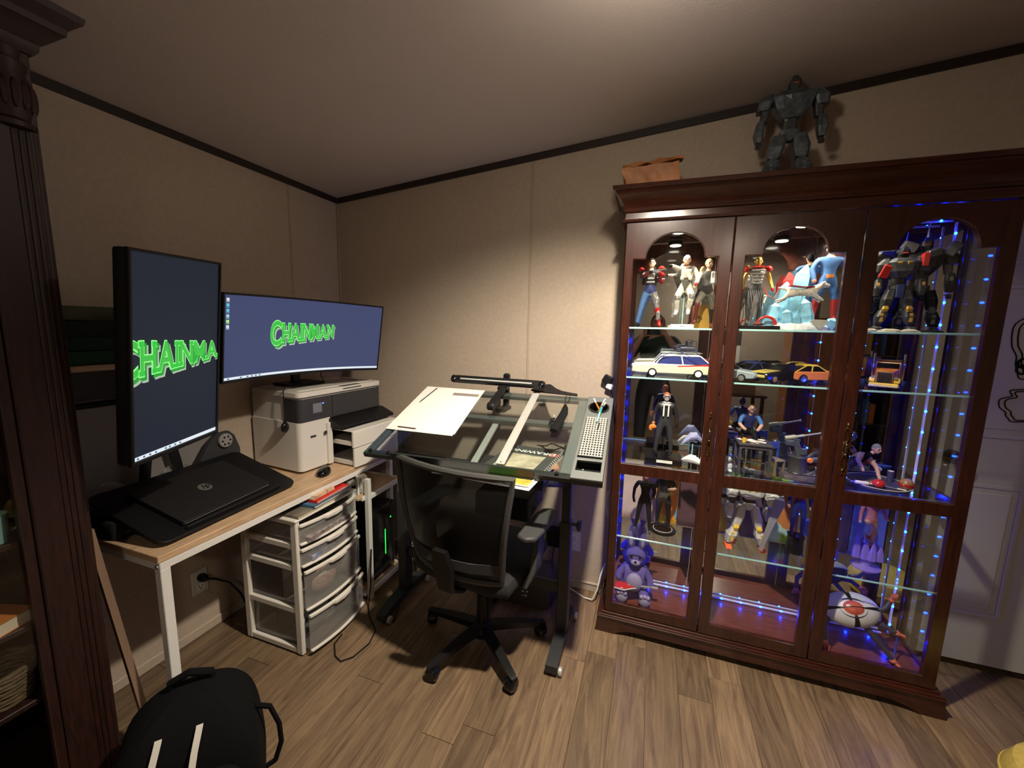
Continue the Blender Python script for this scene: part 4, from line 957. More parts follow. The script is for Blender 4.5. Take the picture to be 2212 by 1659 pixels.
# --- top shelf, first door
t, J = figure('action_figure', 'figure in blue jeans with one red armoured leg aiming with both arms', (-.030, 2.035, S1), .325,
    {'elL': (-.13, -.09, .70), 'wrL': (-.02, -.15, .765), 'haL': (.03, -.16, .775), 'elR': (.17, -.07, .72), 'wrR': (.10, -.16, .77), 'haR': (.06, -.17, .775), 'knL': (-.11, -.01, .285), 'anL': (-.155, .02, .06), 'toL': (-.17, -.05, .02), 'knR': (.11, -.01, .285), 'anR': (.15, .01, .06), 'toR': (.165, -.06, .02)},
    {'torso': 'dark_leather', 'hips': 'navy', 'armL': 'dark_leather', 'foreL': 'dark_red', 'armR': 'red_armour', 'foreR': 'red_armour', 'handR': 'silver', 'thighL': 'jeans', 'shinL': 'jeans', 'footL': 'black_matte', 'thighR': 'silver', 'shinR': 'red_armour', 'footR': 'red_armour', 'hand': 'black_matte'})
h = .325
add(t, B().box((0, -.075*h, .73*h), (.10*h, .03*h, .11*h), .01*h).box((0, -.07*h, .64*h), (.12*h, .04*h, .03*h), .005), 'chest_plate', 'silver')
add(t, B().box((.135*h, -.01, .83*h), (.09*h, .11*h, .07*h), .012).box((-.135*h, -.01, .82*h), (.08*h, .10*h, .06*h), .012), 'shoulder_pads', 'red_armour')
add(t, B().cyl((.04*h, -.17*h, .785*h), (.20*h, -.20*h, .79*h), .010*h, n=8).box((.05*h, -.17*h, .77*h), (.07*h, .02*h, .04*h), .002), 'toy_rifle', 'gun_grey')
add(t, B().box((.13*h, -.03*h, .17*h), (.055*h, .06*h, .14*h), .008).box((.10*h, -.03*h, .38*h), (.07*h, .06*h, .12*h), .008), 'leg_plates', 'silver')
t, J = figure('action_figure', 'crouching figure in cream clothes leaping above a white name plate', (.120, 2.03, 1.520), .325,
    {'elL': (-.14, -.08, .80), 'wrL': (-.20, -.15, .82), 'haL': (-.24, -.17, .815), 'elR': (.16, -.03, .66), 'wrR': (.13, -.13, .58), 'haR': (.11, -.16, .55), 'knL': (-.10, -.15, .40), 'anL': (-.09, -.06, .21), 'toL': (-.11, -.13, .155), 'knR': (.08, -.17, .42), 'anR': (.06, -.08, .22), 'toR': (.05, -.15, .16)},
    {'torso': 'dark_olive', 'arm': 'cream_cloth', 'fore': 'cream_cloth', 'hips': 'dark_olive', 'thigh': 'cream_cloth', 'shin': 'cream_cloth', 'foot': 'pure_white', 'handL': 'black_matte', 'handR': 'red_cloth'}, hair='cream_cloth', fat=1.12)
h = .325
add(t, B().box((0, -.072*h, .72*h), (.13*h, .03*h, .12*h), .01).box((.05*h, -.08*h, .66*h), (.05*h, .03*h, .06*h), .006).box((-.05*h, -.08*h, .66*h), (.05*h, .03*h, .06*h), .006), 'vest_pockets', 'cream_cloth')
add(t, B().box((-.10*h, -.17*h, .40*h), (.075*h, .05*h, .075*h), .012).box((.08*h, -.19*h, .42*h), (.075*h, .05*h, .075*h), .012), 'knee_pads', 'silver')
add(t, B().tube([(0, .03*h, .50*h), (0, .07*h, .30*h), (0, .05*h, -.01)], .0022, 6), 'support_rod', 'glass_edge')
t, J = figure('action_figure', 'fair figure in dark vest and white shirt lunging at the door stile', (.212, 2.035, S1), .315,
    {'elL': (-.14, -.07, .68), 'wrL': (-.17, -.14, .59), 'haL': (-.18, -.16, .55), 'elR': (.13, .03, .65), 'knL': (-.12, -.11, .36), 'anL': (-.13, -.06, .10), 'toL': (-.155, -.12, .07), 'knR': (.09, .01, .28), 'anR': (.10, .05, .06)},
    {'torso': 'vest', 'arm': 'pure_white', 'fore': 'pure_white', 'hips': 'black_matte', 'thigh': 'dark_olive', 'shinL': 'dark_red', 'shinR': 'black_matte', 'foot': 'dark_red'}, hair=mat('blond', (.55, .38, .16), .5), turn=.3)
add(t, B().box((.055*.315, -.072*.315, .71*.315), (.05*.315, .02*.315, .16*.315), .004), 'shirt_front', 'pure_white')
t = thing('name_plate', 'small white name plate on the top glass shelf', 'plate', (.115, 1.955, S1))
B().prism([(-.008, 0), (.006, 0), (.002, .016), (-.001, .016)], .095, 'yz', -.0475, bev=.001).make('plate', 'pure_white', t)
B().box((0, -.0062, .008), (.02, .001, .003), 0, (.35, 0, 0)).make('engraved_line', 'grey_metal', t)
t = thing('gold_box', 'yellow printed box with a dark curl behind the lunging figure', 'box', (.210, 2.115, S1))
B().box((0, 0, .055), (.075, .035, .11), .002).make('carton', 'gold', t)
B().tube([(-.02+.018*math.cos(a)*(1-a/14), -.0185, .04+.018*math.sin(a)*(1-a/14)) for a in [k*.5 for k in range(22)]], .002, 5).make('curl_print', 'black_matte', t)
# --- top shelf, second door
t = thing('figure_base', 'black rectangular display base under the gold-headed figure', 'base', (.415, 2.03, S1))
B().box((0, 0, .008), (.155, .15, .016), .002).make('slab', 'black_gloss', t)
t, J = figure('robot_figurine', 'toy robot figure with gold head, red shoulders and silver ribbed chest', (.405, 2.035, S1+.0165), .300,
    {'shL': (-.12, 0, .785), 'shR': (.12, 0, .785), 'elL': (-.165, .01, .655), 'elR': (.165, .01, .655), 'wrL': (-.175, -.02, .52), 'haL': (-.175, -.03, .47), 'wrR': (.20, -.03, .53), 'haR': (.21, -.04, .48)},
    {'torso': 'silver', 'hips': 'armour_dark', 'thigh': 'armour_dark', 'shin': 'armour_dark', 'arm': 'gold', 'fore': 'gold', 'hand': 'red_armour', 'neck': 'armour_dark', 'skin': 'gold'}, skin='gold', hair=None)
h = .30
b = B()
for k in range(5): b.box((0, -.068*h, (.60+.045*k)*h), ((.12+.014*k)*h, .03*h, .028*h), .004)
add(t, b, 'rib_plates', 'silver')
add(t, B().ball((-.135*h, 0, .80*h), (.052*h, .055*h, .05*h), 10).ball((.135*h, 0, .80*h), (.052*h, .055*h, .05*h), 10).box((0, -.03*h, .825*h), (.16*h, .09*h, .03*h), .01), 'shoulder_armour', 'red_armour')
b = B()
for k in range(9):
    a = k*.7; x = -.10*h+.025*h*k
    b.tube([(x, -.05*h, .50*h), (x+.03*h*math.sin(a), -.10*h, .34*h), (x+.05*h*math.cos(a), -.08*h, .18*h), (x+.06*h*math.sin(a+1), -.09*h, .02*h)], .0016, 5)
add(t, b, 'cables', 'mid_grey', kind='stuff')
add(t, B().tube([(.10*h, -.04*h, .55*h), (.14*h, -.10*h, .42*h), (.22*h, -.10*h, .38*h), (.27*h, -.07*h, .52*h)], .0016, 5), 'red_cable', 'red_gloss')
t = thing('red_arch', 'glossy red curved arch piece in front of the pale blue crystals', 'ornament', (.442, 1.965, S1+.0165))
B().tube([(.034*math.cos(a), 0, .003+.034*math.sin(a)) for a in [PI*k/12 for k in range(13)]], [.007-.0003*k for k in range(13)], 8).make('arch', 'red_gloss', t)
B().ball((-.028, .005, .006), (.022, .014, .006), 10).make('foot', 'dark_red', t)
ib = thing('crystal_ornament', 'pale blue ice crystal display base with a frosty white foot', 'display base', (.575, 2.045, S1))
B().loft([[(x*s, y*s, z) for x, y in circ(0, 0, .125, 22, .088)] for s, z in ((1.0, 0), (.98, .014), (.86, .026), (.5, .032), (.1, .033))]).make('snow_foot', 'ice_white', ib, noise=.0025)
def crystal(p0, p1, r, m='ice_blue', n=5):
    p0, p1 = T(p0), T(p1); d = (p1-p0); L = d.length; b = B()
    q = Vector((0, 0, 1)).rotation_difference(d).to_matrix().to_4x4()
    b.loft([[(math.cos(2*PI*k/n+s)*rr, math.sin(2*PI*k/n+s)*rr*.75, z) for k in range(n)] for rr, z, s in ((r*.9, 0, 0), (r, L*.45, .1), (r*.78, L*.86, .15), (r*.12, L, .2))])
    b.xf(Matrix.Translation(p0) @ q); b.make('crystal', m, ib, smooth=False)
for a in (((-.075, .0, 0), (-.048, .02, .205), .036), ((-.02, .01, 0), (.020, .03, .275), .042), ((-.10, -.02, 0), (-.088, -.01, .115), .032), ((-.045, -.045, 0), (-.055, -.045, .085), .026), ((.03, -.03, 0), (.012, -.02, .13), .030), ((-.115, -.035, 0), (-.112, -.04, .06), .028), ((-.015, -.055, 0), (-.02, -.06, .06), .020), ((.10, -.03, 0), (.115, -.045, .05), .026)): crystal(*a)
crystal((.0, .045, 0), (-.035, .055, .25), .035, 'red_cloth', 4)  # added red slab, stands in for a cape's reflection in the mirror
t = thing('stone_plaque', 'pale stone plaque tilted against the frosty foot of the crystals', 'plaque', (.625, 1.955, S1+.010))
B().prism([(-.030, .026), (-.020, .034), (.028, .032), (.034, .022), (.004, -.006)], .006, 'xz', 0, bev=.001).make('plaque', mat('stone', (.42, .41, .34), .7), t)
# running dog figurine on a thin rod
t = thing('dog_figurine', 'white running dog figurine stretched out in front of the crystals', 'figurine', (.563, 1.975, 1.665))
dg = skin_body(dict(ch=(.030, 0, .004), mid=(0, 0, 0), hp=(-.038, 0, .002), n=(.052, 0, .020), hd=(.070, 0, .030), mz=(.090, 0, .022), t1=(-.062, 0, .014), t2=(-.090, 0, .020), f1=(.048, -.008, -.018), f2=(.072, -.008, -.034), g1=(.044, .008, -.020), g2=(.066, .010, -.040), r1=(-.056, -.010, -.012), r2=(-.070, -.010, -.026), r3=(-.098, -.010, -.034), s1=(-.052, .010, -.014), s2=(-.066, .010, -.030), s3=(-.090, .010, -.042)),
    [('mid', 'ch'), ('mid', 'hp'), ('ch', 'n'), ('n', 'hd'), ('hd', 'mz'), ('hp', 't1'), ('t1', 't2'), ('ch', 'f1'), ('f1', 'f2'), ('ch', 'g1'), ('g1', 'g2'), ('hp', 'r1'), ('r1', 'r2'), ('r2', 'r3'), ('hp', 's1'), ('s1', 's2'), ('s2', 's3')],
    dict(ch=.019, mid=.015, hp=.016, n=.013, hd=.0125, mz=.007, t1=.005, t2=.003, f1=.007, f2=.004, g1=.007, g2=.004, r1=.010, r2=.006, r3=.004, s1=.010, s2=.006, s3=.004))
o = bpy.data.objects.new('body', dg); COL.objects.link(o); o.parent = t; MW[o.name] = MW[t.name]; dg.materials.append(MATS['cream_cloth'])
for p in dg.polygons: p.use_smooth = True
add(t, B().ball((.064, -.011, .032), (.006, .003, .012), 8, (0, .5, 0)).ball((.064, .011, .032), (.006, .003, .012), 8, (0, .5, 0)), 'ears', 'cream_cloth')
add(t, B().ball((.0965, 0, .023), .0028, 6), 'nose', 'black_matte'); add(t, B().ball((.078, -.0105, .034), .0018, 6), 'eye', 'black_matte')
add(t, B().loft([[(x, -w_, z), (x, w_, z), (x, w_, z+.003), (x, -w_, z+.003)] for x, w_, z in ((.035, .018, .022), (.0, .020, .019), (-.05, .020, .026))]), 'saddle_cloth', 'red_cloth')
add(t, B().cyl((0, 0, -.01), (-.01, .03, -.13), .0018, n=6), 'support_rod', 'glass_edge')
t, J = figure('action_figure', 'broad figure in plain blue clothes with an orange belt and red boots', (.662, 2.035, S1+.034), .325,
    {'shL': (-.125, 0, .785), 'shR': (.125, 0, .785), 'elL': (-.185, -.01, .66), 'wrL': (-.165, -.06, .53), 'haL': (-.16, -.07, .49), 'elR': (.185, -.01, .66), 'wrR': (.165, -.06, .53), 'haR': (.16, -.07, .49), 'knL': (-.10, -.02, .29), 'anL': (-.13, 0, .06), 'toL': (-.15, -.06, .02), 'knR': (.09, -.02, .29), 'anR': (.10, 0, .06), 'toR': (.11, -.06, .02)},
    {'torso': 'blue_cloth', 'hips': 'blue_cloth', 'thigh': 'blue_cloth', 'shin': 'red_cloth', 'foot': 'red_cloth', 'arm': 'blue_cloth', 'fore': 'blue_cloth'}, fat=1.2)
add(t, B().lathe([(.068, -.008), (.072, -.008), (.072, .008), (.068, .008)], n=18).xf(Matrix.Translation((0, 0, .575*.325)) @ Matrix.Diagonal((.33, .31, .8, 1))), 'belt', 'orange')
# --- top shelf, third door
def bx(t, name, m, *bs, bev=.003):
    b = B()
    for c, d in bs: b.box(c, d, bev)
    return add(t, b, name, m)
def mech(name, label, base, h, c, rz=0.0, leg=.5, wide=1.0, arm=.0, spread=.09, cat='figurine', horn=False, turn=0.0, bulk=1.0):
    """armoured robot figure of stacked angular plates: c = body, joint, trim, foot, glow"""
    t = thing(name, label, cat, base, rz); bd, jt, tr, ft, gl = c
    L = leg*h; tz = L; th = h*(.86-leg); w_ = wide
    def loft(nm, m, secs, par=None, x=0, y=0):
        b = B().loft([[(x+cx-a, y+cy_-d, z), (x+cx-a*.6, y+cy_-d*1.25, z), (x+cx+a*.6, y+cy_-d*1.25, z), (x+cx+a, y+cy_-d, z), (x+cx+a, y+cy_+d, z), (x+cx-a, y+cy_+d, z)] for cx, cy_, z, a, d in secs])
        return b.make(nm, m, par or t, smooth=False)
    loft('pelvis', bd, [(0, 0, L-.07*h, .02*h*w_, .03*h), (0, 0, L-.01*h, .075*h*w_, .045*h), (0, 0, L+.03*h, .07*h*w_, .045*h)])
    loft('waist', jt, [(0, 0, L+.02*h, .055*h*w_, .038*h), (0, 0, L+th*.3, .048*h*w_, .036*h), (0, 0, L+th*.42, .06*h*w_, .04*h)])
    ch_ = loft('torso', bd, [(0, -.005*h, L+th*.34, .06*h*w_, .05*h), (0, -.015*h, L+th*.55, .125*h*w_, .075*h), (0, -.01*h, L+th*.85, .155*h*w_, .075*h), (0, 0, L+th*1.0, .10*h*w_, .05*h)])
    b = B()
    for s in (-1, 1): b.box((s*.062*h*w_, -.085*h, L+th*.76), (.085*h*w_, .03*h, .075*h), .006*h, (.25, 0, s*.2)).box((s*.03*h*w_, -.078*h, L+th*.52), (.04*h*w_, .02*h, .05*h), .004*h, (-.2, 0, 0))
    b.make('chest_plates', tr, ch_, smooth=False)
    B().box((.03*h*w_, -.097*h, L+th*.62), (.016*h, .012*h, .035*h), .003*h, (0, .6, 0)).make('chest_light', gl, ch_)
    hd = loft('head', jt, [(0, -.01*h, .86*h, .03*h, .03*h), (0, -.015*h, .90*h, .045*h, .045*h), (0, -.01*h, .95*h, .042*h, .045*h), (0, 0, .995*h, .018*h, .025*h)])
    B().box((0, -.068*h, .915*h), (.05*h, .01*h, .012*h), .002*h).make('visor', gl, hd)
    if horn: B().cyl((0, 0, .97*h), (.0, .01*h, 1.14*h), .014*h, .003*h, n=8).make('horn', 'silver', hd)
    for s in (-1, 1):
        # arm
        sx = s*.185*h*w_
        a = loft('upper_arm', jt, [(0, 0, .60*h, .030*h, .032*h), (-s*.01*h, 0, .70*h, .036*h, .036*h), (-s*.03*h, 0, .80*h, .035*h, .035*h)], None, sx+s*arm*.5*h)
        loft('shoulder_plate', bd, [(s*.02*h, 0, .70*h, .050*h, .052*h), (s*.005*h, 0, .78*h, .062*h, .060*h), (-s*.03*h, 0, .85*h, .035*h, .04*h)], a, sx+s*arm*.4*h)
        loft('forearm', bd, [(s*.01*h, -.02*h, .41*h, .026*h, .03*h), (s*.012*h, -.01*h, .50*h, .042*h, .045*h), (0, 0, .61*h, .032*h, .034*h)], a, sx+s*arm*h)
        B().box((sx+s*(arm+.012)*h, -.05*h, .51*h), (.03*h, .02*h, .12*h), .004*h).make('forearm_plate', tr, a)
        f = B().box((sx+s*(arm+.012)*h, -.025*h, .375*h), (.042*h, .045*h, .045*h), .008*h)
        for k in range(4): f.box((sx+s*(arm+.012)*h-.016*h+.011*h*k, -.05*h, .362*h), (.009*h, .02*h, .04*h), .002*h, (.4, 0, 0))
        f.box((sx+s*(arm-.014)*h, -.045*h, .385*h), (.010*h, .03*h, .012*h), .002*h, (0, 0, s*.4)); f.make('fist', jt, a)
        # leg
        lx = s*.075*h*w_; ex = s*spread*h
        K = bulk; lg = loft('thigh', bd, [(ex*.45, -.012*h, L*.50, .040*h*K, .042*h*K), (ex*.25, -.01*h, L*.72, .054*h*K, .052*h*K), (0, 0, L*.96, .042*h*K, .042*h*K)], None, lx)
        loft('knee', tr, [(ex*.5, -.045*h, L*.42, .024*h, .022*h), (ex*.48, -.05*h, L*.49, .034*h, .028*h), (ex*.42, -.04*h, L*.57, .024*h, .022*h)], lg, lx)
        loft('shin', bd, [(ex*.9, 0, L*.11, .034*h*K, .036*h*K), (ex*.7, -.008*h, L*.30, .056*h*K, .058*h*K), (ex*.5, -.008*h, L*.47, .038*h*K, .04*h*K)], lg, lx)
        B().box((lx+ex*.75, -.068*h*K, L*.28), (.034*h, .02*h, L*.22), .004*h).box((lx+ex*.3-.012*h, -.066*h*K, L*.74), (.007*h, .01*h, .035*h)).box((lx+ex*.3+.008*h, -.066*h*K, L*.74), (.007*h, .01*h, .035*h)).make('leg_plates', tr, lg)
        loft('ankle', jt, [(ex, 0, L*.04, .028*h, .03*h), (ex*.95, 0, L*.13, .024*h, .026*h)], lg, lx)
        B().prism([(-.10*h, 0), (.05*h, 0), (.045*h, L*.06), (-.01*h, L*.09), (-.09*h, L*.035)], .075*h, 'yz', lx+ex-.0375*h, bev=.004*h).make('foot', ft, lg)
    return t
mat('glow_dull', (.35, .06, .03), .5); t = mech('robot_figurine', 'dark toy robot with gold chest plates and red trim standing among pale scraps', (.890, 2.015, S1+.012), .315, ('armour_dark', 'black_plastic', 'gold', 'armour_dark', 'red_gloss'), -.15, .50, .95, .02)
add(t, B().box((-.05, -.02, .22), (.03, .012, .05), .003, (.2, .3, 0)).box((.06, -.015, .26), (.02, .03, .05), .003), 'back_panels', 'red_armour')
add(t, B().box((0, -.022, .145), (.024, .008, .05), .002), 'loin_plate', 'navy')
t = mech('robot_figurine', 'larger black horned toy robot leaning in the arch of the third door', (.985, 2.075, S1+.004), .365, ('black_plastic', 'armour_dark', 'mid_grey', 'black_plastic', 'glow_dull'), -.35, .46, .95, .03, .08, horn=True)
add(t, B().box((-.05, -.03, .33), (.05, .03, .035), .004, (.3, .4, .2)).box((.02, -.035, .30), (.04, .03, .03), .004, (.2, -.4, .3)).box((.07, -.02, .31), (.035, .03, .05), .004, (0, .5, 0)), 'collar_plates', 'mid_grey')
add(t, B().tube([(-.035+.04*math.cos(a), -.052, .29+.022*math.sin(a)) for a in [PI+PI*k/8 for k in range(9)]], .005, 6), 'red_jaw', 'red_gloss')
for k, (x, y, r, lb) in enumerate(((.800, 1.965, .022, 'pale curled scrap on the shelf under the dark toy robot'), (.855, 1.955, .030, 'long pale scrap lying before the dark robot toy feet'), (.915, 1.958, .024, 'small pale scrap beside the toy robot foot'), (.985, 1.965, .026, 'dark broken piece on the shelf near the LED strip'))):
    b = B().loft([[(x+r*(1+.3*math.sin(3*a+k))*math.cos(a)*s*1.3, y+r*.55*math.sin(a)*s, S1+z) for a in [2*PI*i/11 for i in range(11)]] for s, z in ((1, 0), (.9, .006), (.4, .011), (.1, .012))])
    tag(b.make('rubble_piece', mat('rubble', (.42, .38, .30), .8, var=.4, scale=90) if k < 3 else 'black_matte', smooth=False, noise=.001), lb, 'ornament')
# --- model vehicles on the second shelf (front at -x)
def wheels(t, xs, y, r, wd, rim, tyre='black_matte'):
    for x in xs:
        for s in (-1, 1):
            w0 = B().lathe([(.001, -wd/2), (r*.72, -wd/2), (r, -wd*.35), (r, wd*.35), (r*.72, wd/2), (.001, wd/2)], (x, s*y, r), 18, 'y').make('wheel', tyre, t)
            B().lathe([(.001, -.001), (r*.30, -.0015), (r*.62, 0), (r*.66, .001), (.001, .0012)], (x, s*(y+wd/2+.0004), r), 16, 'y').make('hub_cap', rim, w0)
def car(name, label, loc, rz, L, W, prof, cab_, H, body, wx, wr, rim, roof=None, glassm='black_gloss', group=None):
    t = thing(name, label, 'model car', loc, rz, group)
    B().prism(prof, W, 'xz', -W/2, bev=.004).make('body', body, t)
    (xa, za), (xb, zb), (xc, zc), (xd, zd) = cab_
    w0, w1 = W*.46, W*.36
    g = B().loft([[(xa, -w0, za), (xd, -w0, zd), (xd, w0, zd), (xa, w0, za)], [(xb, -w1, zb), (xc, -w1, zc), (xc, w1, zc), (xb, w1, zb)]]); g.make('windows', glassm, t)
    r = roof or body
    b = B().loft([[(xb-.002, -w1-.001, zb-.001), (xc+.002, -w1-.001, zc-.001), (xc+.002, w1+.001, zc-.001), (xb-.002, w1+.001, zb-.001)], [(xb+.003, -w1+.004, zb+.005), (xc-.003, -w1+.004, zc+.005), (xc-.003, w1-.004, zc+.005), (xb+.003, w1-.004, zb+.005)]])
    for s in (-1, 1):
        for (x0, z0, x1, z1) in ((xa, za, xb, zb), (xd, zd, xc, zc), ((xa+xd)/2, (za+zd)/2, (xb+xc)/2, (zb+zc)/2)): b.tube([(x0, s*w0*1.005, z0), (x1, s*w1*1.005, z1)], .0028, 5)
    b.make('roof', r, t)
    wheels(t, wx, W/2-.006, wr, .016, rim)
    return t
Lw = .355
prof = [(-.178, .022), (-.176, .046), (-.165, .056), (-.06, .062), (.07, .062), (.15, .060), (.178, .074), (.184, .070), (.178, .030), (.17, .020), (.14, .018), (-.15, .018)]
t = car('model_wagon', 'cream vintage model station wagon with roof rack and a red rear fin', (.088, 2.025, S2), .06, Lw, .125, prof, ((-.075, .061), (-.045, .098), (.115, .100), (.160, .062)), .1, 'cream', (-.088, .108), .021, 'pure_white', 'pure_white', mat('window_blue', (.03, .04, .16), .1))
add(t, B().prism([(.02, .050), (.182, .062), (.182, .076), (.15, .066), (.02, .056)], .1262, 'xz', -.0631, bev=.001), 'red_fin', 'red_gloss')
add(t, B().b2(-.182, -.174, -.055, .055, .030, .048, .003), 'grille', 'chrome'); add(t, B().b2(-.188, -.176, -.062, .062, .020, .028, .003).b2(.178, .188, -.062, .062, .022, .030, .003), 'bumpers', 'chrome')
b = B()
for x in (-.04, .03, .11): b.tube([(x, -.045, .103), (x, -.045, .115), (x, .045, .115), (x, .045, .103)], .0018, 5)
for y in (-.045, .045): b.tube([(-.05, y, .114), (.12, y, .114)], .0018, 5)
add(t, b, 'roof_rack', 'grey_metal')
add(t, B().box((.06, .01, .125), (.09, .06, .018), .004).cyl((.03, -.02, .135), (.09, -.02, .135), .009, n=10).box((.075, 0, .148), (.012, .012, .03), .002).tube([(.10, 0, .13), (.10, 0, .165), (.08, 0, .17)], .002, 5), 'roof_gear', mat('gear', (.04, .045, .08), .4, var=.6, scale=90))
add(t, B().tube([(-.045+.0*k, -.058, .10) if k == 0 else (-.09+.20*k/8, -.066+.0, .062+.058*math.sin(PI*k/8)) for k in range(9)], .0014, 5), 'hose', 'window_blue')
for y in (-.042, .042): add(t, B().lathe([(.001, 0), (.009, 0), (.009, .003), (.001, .004)], (-.177, y, .044), 12, 'x').xf(Matrix()), 'headlamp', 'silver')
mprof = [(-.118, .018), (-.122, .034), (-.112, .044), (-.03, .052), (.06, .052), (.118, .050), (.122, .036), (.116, .018), (.09, .014), (-.09, .014)]
cabn = ((-.035, .051), (.0, .075), (.05, .076), (.100, .051))
t = car('model_car', 'black model muscle car with yellow bonnet edge parked at an angle', (.520, 2.03, S2), math.radians(38), .24, .095, mprof, cabn, .08, 'black_gloss', (-.072, .072), .019, 'gold', 'black_gloss')
add(t, B().prism([(-.119, .0445), (-.03, .0525), (-.03, .0545), (-.115, .047)], .07, 'xz', -.035, bev=.0006), 'bonnet_stripe', mat('gold_yellow', (.62, .48, .12), .3, .3))
add(t, B().b2(-.1245, -.119, -.040, .040, .024, .036, .002), 'nose_panel', 'gold_yellow')
t = car('model_car', 'black convertible model car parked behind the muscle car', (.425, 2.085, S2), math.radians(30), .21, .085, mprof, cabn, .08, 'black_gloss', (-.068, .068), .018, 'silver', 'navy')
t = car('model_car', 'silver model car half hidden by the door stile of the second door', (.330, 2.02, S2), math.radians(150), .21, .085, mprof, cabn, .08, mat('silver_blue', (.42, .50, .52), .25, .4), (-.068, .068), .018, 'silver')
t = car('model_car', 'orange and yellow model car with a big chrome wheel at the second shelf end', (.668, 2.09, S2), math.radians(200), .17, .08, mprof, cabn, .08, 'orange', (-.068, .068), .020, 'chrome', 'yellow')
t = car('model_car', 'small purple model car at the very rear of the middle shelf', (.600, 2.115, S2), math.radians(185), .14, .06, [(x*.6, z*.7) for x, z in mprof], tuple((x*.6, z*.7) for x, z in cabn), .06, mat('purple_paint', (.06, .03, .14), .3), (-.045, .045), .012, 'silver')
# lorry
t = thing('model_truck', 'model lorry tractor unit with flame red and yellow paint and tall exhausts', 'model truck', (.905, 2.035, S2), math.radians(62))
B().b2(-.10, .12, -.022, .022, .018, .030, .002).make('chassis', 'black_plastic', t)
B().loft([[(x, -w_, .030), (x, w_, .030), (x, w_*.92, z), (x, -w_*.92, z)] for x, w_, z in ((-.098, .026, .072), (-.05, .032, .076), (-.022, .036, .080))]).make('bonnet', mat('flame', (.60, .30, .03), .3, col2=(.42, .03, .02), scale=22), t)
B().loft([[(x, -.040, .030), (x, .040, .030), (x, .036, z), (x, -.036, z)] for x, z in ((-.022, .080), (-.012, .106), (.05, .110), (.055, .108))]).make('cab', mat('flame2', (.30, .03, .02), .3, col2=(.62, .34, .04), scale=18), t)
B().b2(-.0235, -.0145, -.033, .033, .082, .102, .001).make('windscreen', 'black_gloss', t)
gr = B().b2(-.102, -.097, -.023, .023, .030, .070, .002).make('grille', 'chrome', t)
b = B()
for k in range(5): b.b2(-.1032, -.1018, -.020, .020, .034+.007*k, .0375+.007*k)
b.make('grille_bars', 'black_matte', gr)
B().b2(-.112, -.100, -.044, .044, .012, .028, .003).make('bumper', 'yellow', t)
b = B()
for k in range(12): b.b2(-.1135, -.1118, -.0405+.007*k, -.0365+.007*k, .016, .020)
b.make('bumper_lights', 'pure_white', t)
for s in (-1, 1):
    B().cyl((.004, s*.045, .03), (.004, s*.045, .140), .0038, n=10).make('exhaust', 'chrome', t)
    B().loft([[(x, s*.028, .03), (x, s*.045, .03), (x, s*.045, z), (x, s*.028, z+.004)] for x, z in ((-.098, .034), (-.085, .046), (-.06, .046), (-.045, .032))]).make('mudguard', 'yellow', t)
    B().tube([(-.055, s*.0, .105) if 0 else (-.015, s*.038, .10), (-.02, s*.05, .10), (-.02, s*.05, .085)], .0018, 5).make('mirror', 'chrome', t)
    B().lathe([(.001, 0), (.006, 0), (.006, .003), (.001, .004)], (-.101, s*.033, .050), 10, 'x').make('headlamp', 'silver', t)
wheels(t, (-.072, .075, .105), .036, .016, .014, 'chrome')
B().b2(-.01, .06, -.036, .036, .111, .116, .002).make('sun_visor', 'chrome', t)
# --- middle level (z .874), first bay
t = thing('figure_base', 'black display base with a white name strip under the dark jacket figure', 'base', (.080, 2.02, S3))
B().box((0, 0, .014), (.165, .13, .028), .002).make('slab', 'black_gloss', t)
B().b2(-.030, .040, -.0662, -.0648, .008, .021).make('name_strip', 'pure_white', t)
B().tube([(.0, .03, .028), (.0, .035, .12), (0, .02, .15)], .0022, 6).make('support_rod', 'black_plastic', t)
t, J = figure('action_figure', 'orange-haired figure in a black jacket with a pale striped chest and one orange glove', (.078, 2.015, S3+.0285), .315,
    {'elL': (-.155, .0, .645), 'wrL': (-.165, -.05, .52), 'haL': (-.165, -.07, .475), 'elR': (.155, 0, .645), 'wrR': (.165, -.02, .51), 'haR': (.165, -.03, .46), 'knL': (-.09, -.02, .285), 'anL': (-.115, 0, .06), 'knR': (.085, -.01, .285), 'anR': (.11, .01, .06)},
    {'torso': 'dark_leather', 'hips': 'charcoal', 'arm': 'dark_leather', 'fore': 'dark_leather', 'thigh': 'charcoal', 'shin': 'charcoal', 'foot': 'black_matte', 'handL': 'orange', 'handR': 'black_matte'}, hair=mat('ginger', (.50, .13, .04), .6, bump=.5), skin=mat('pale_skin', (.62, .55, .48), .5), fat=1.08)
h = .315
add(t, B().box((-.033*h, -.082*h, .715*h), (.022*h, .012*h, .19*h), .002).box((.033*h, -.082*h, .715*h), (.022*h, .012*h, .19*h), .002).box((0, -.085*h, .80*h), (.12*h, .012*h, .025*h), .002), 'jacket_stripes', 'pure_white')
add(t, B().box((-.165*h, -.10*h, .455*h), (.09*h, .05*h, .07*h), .01).ball((-.20*h, -.10*h, .44*h), (.03*h, .03*h, .05*h), 8), 'orange_flame', 'orange', noise=.0015)
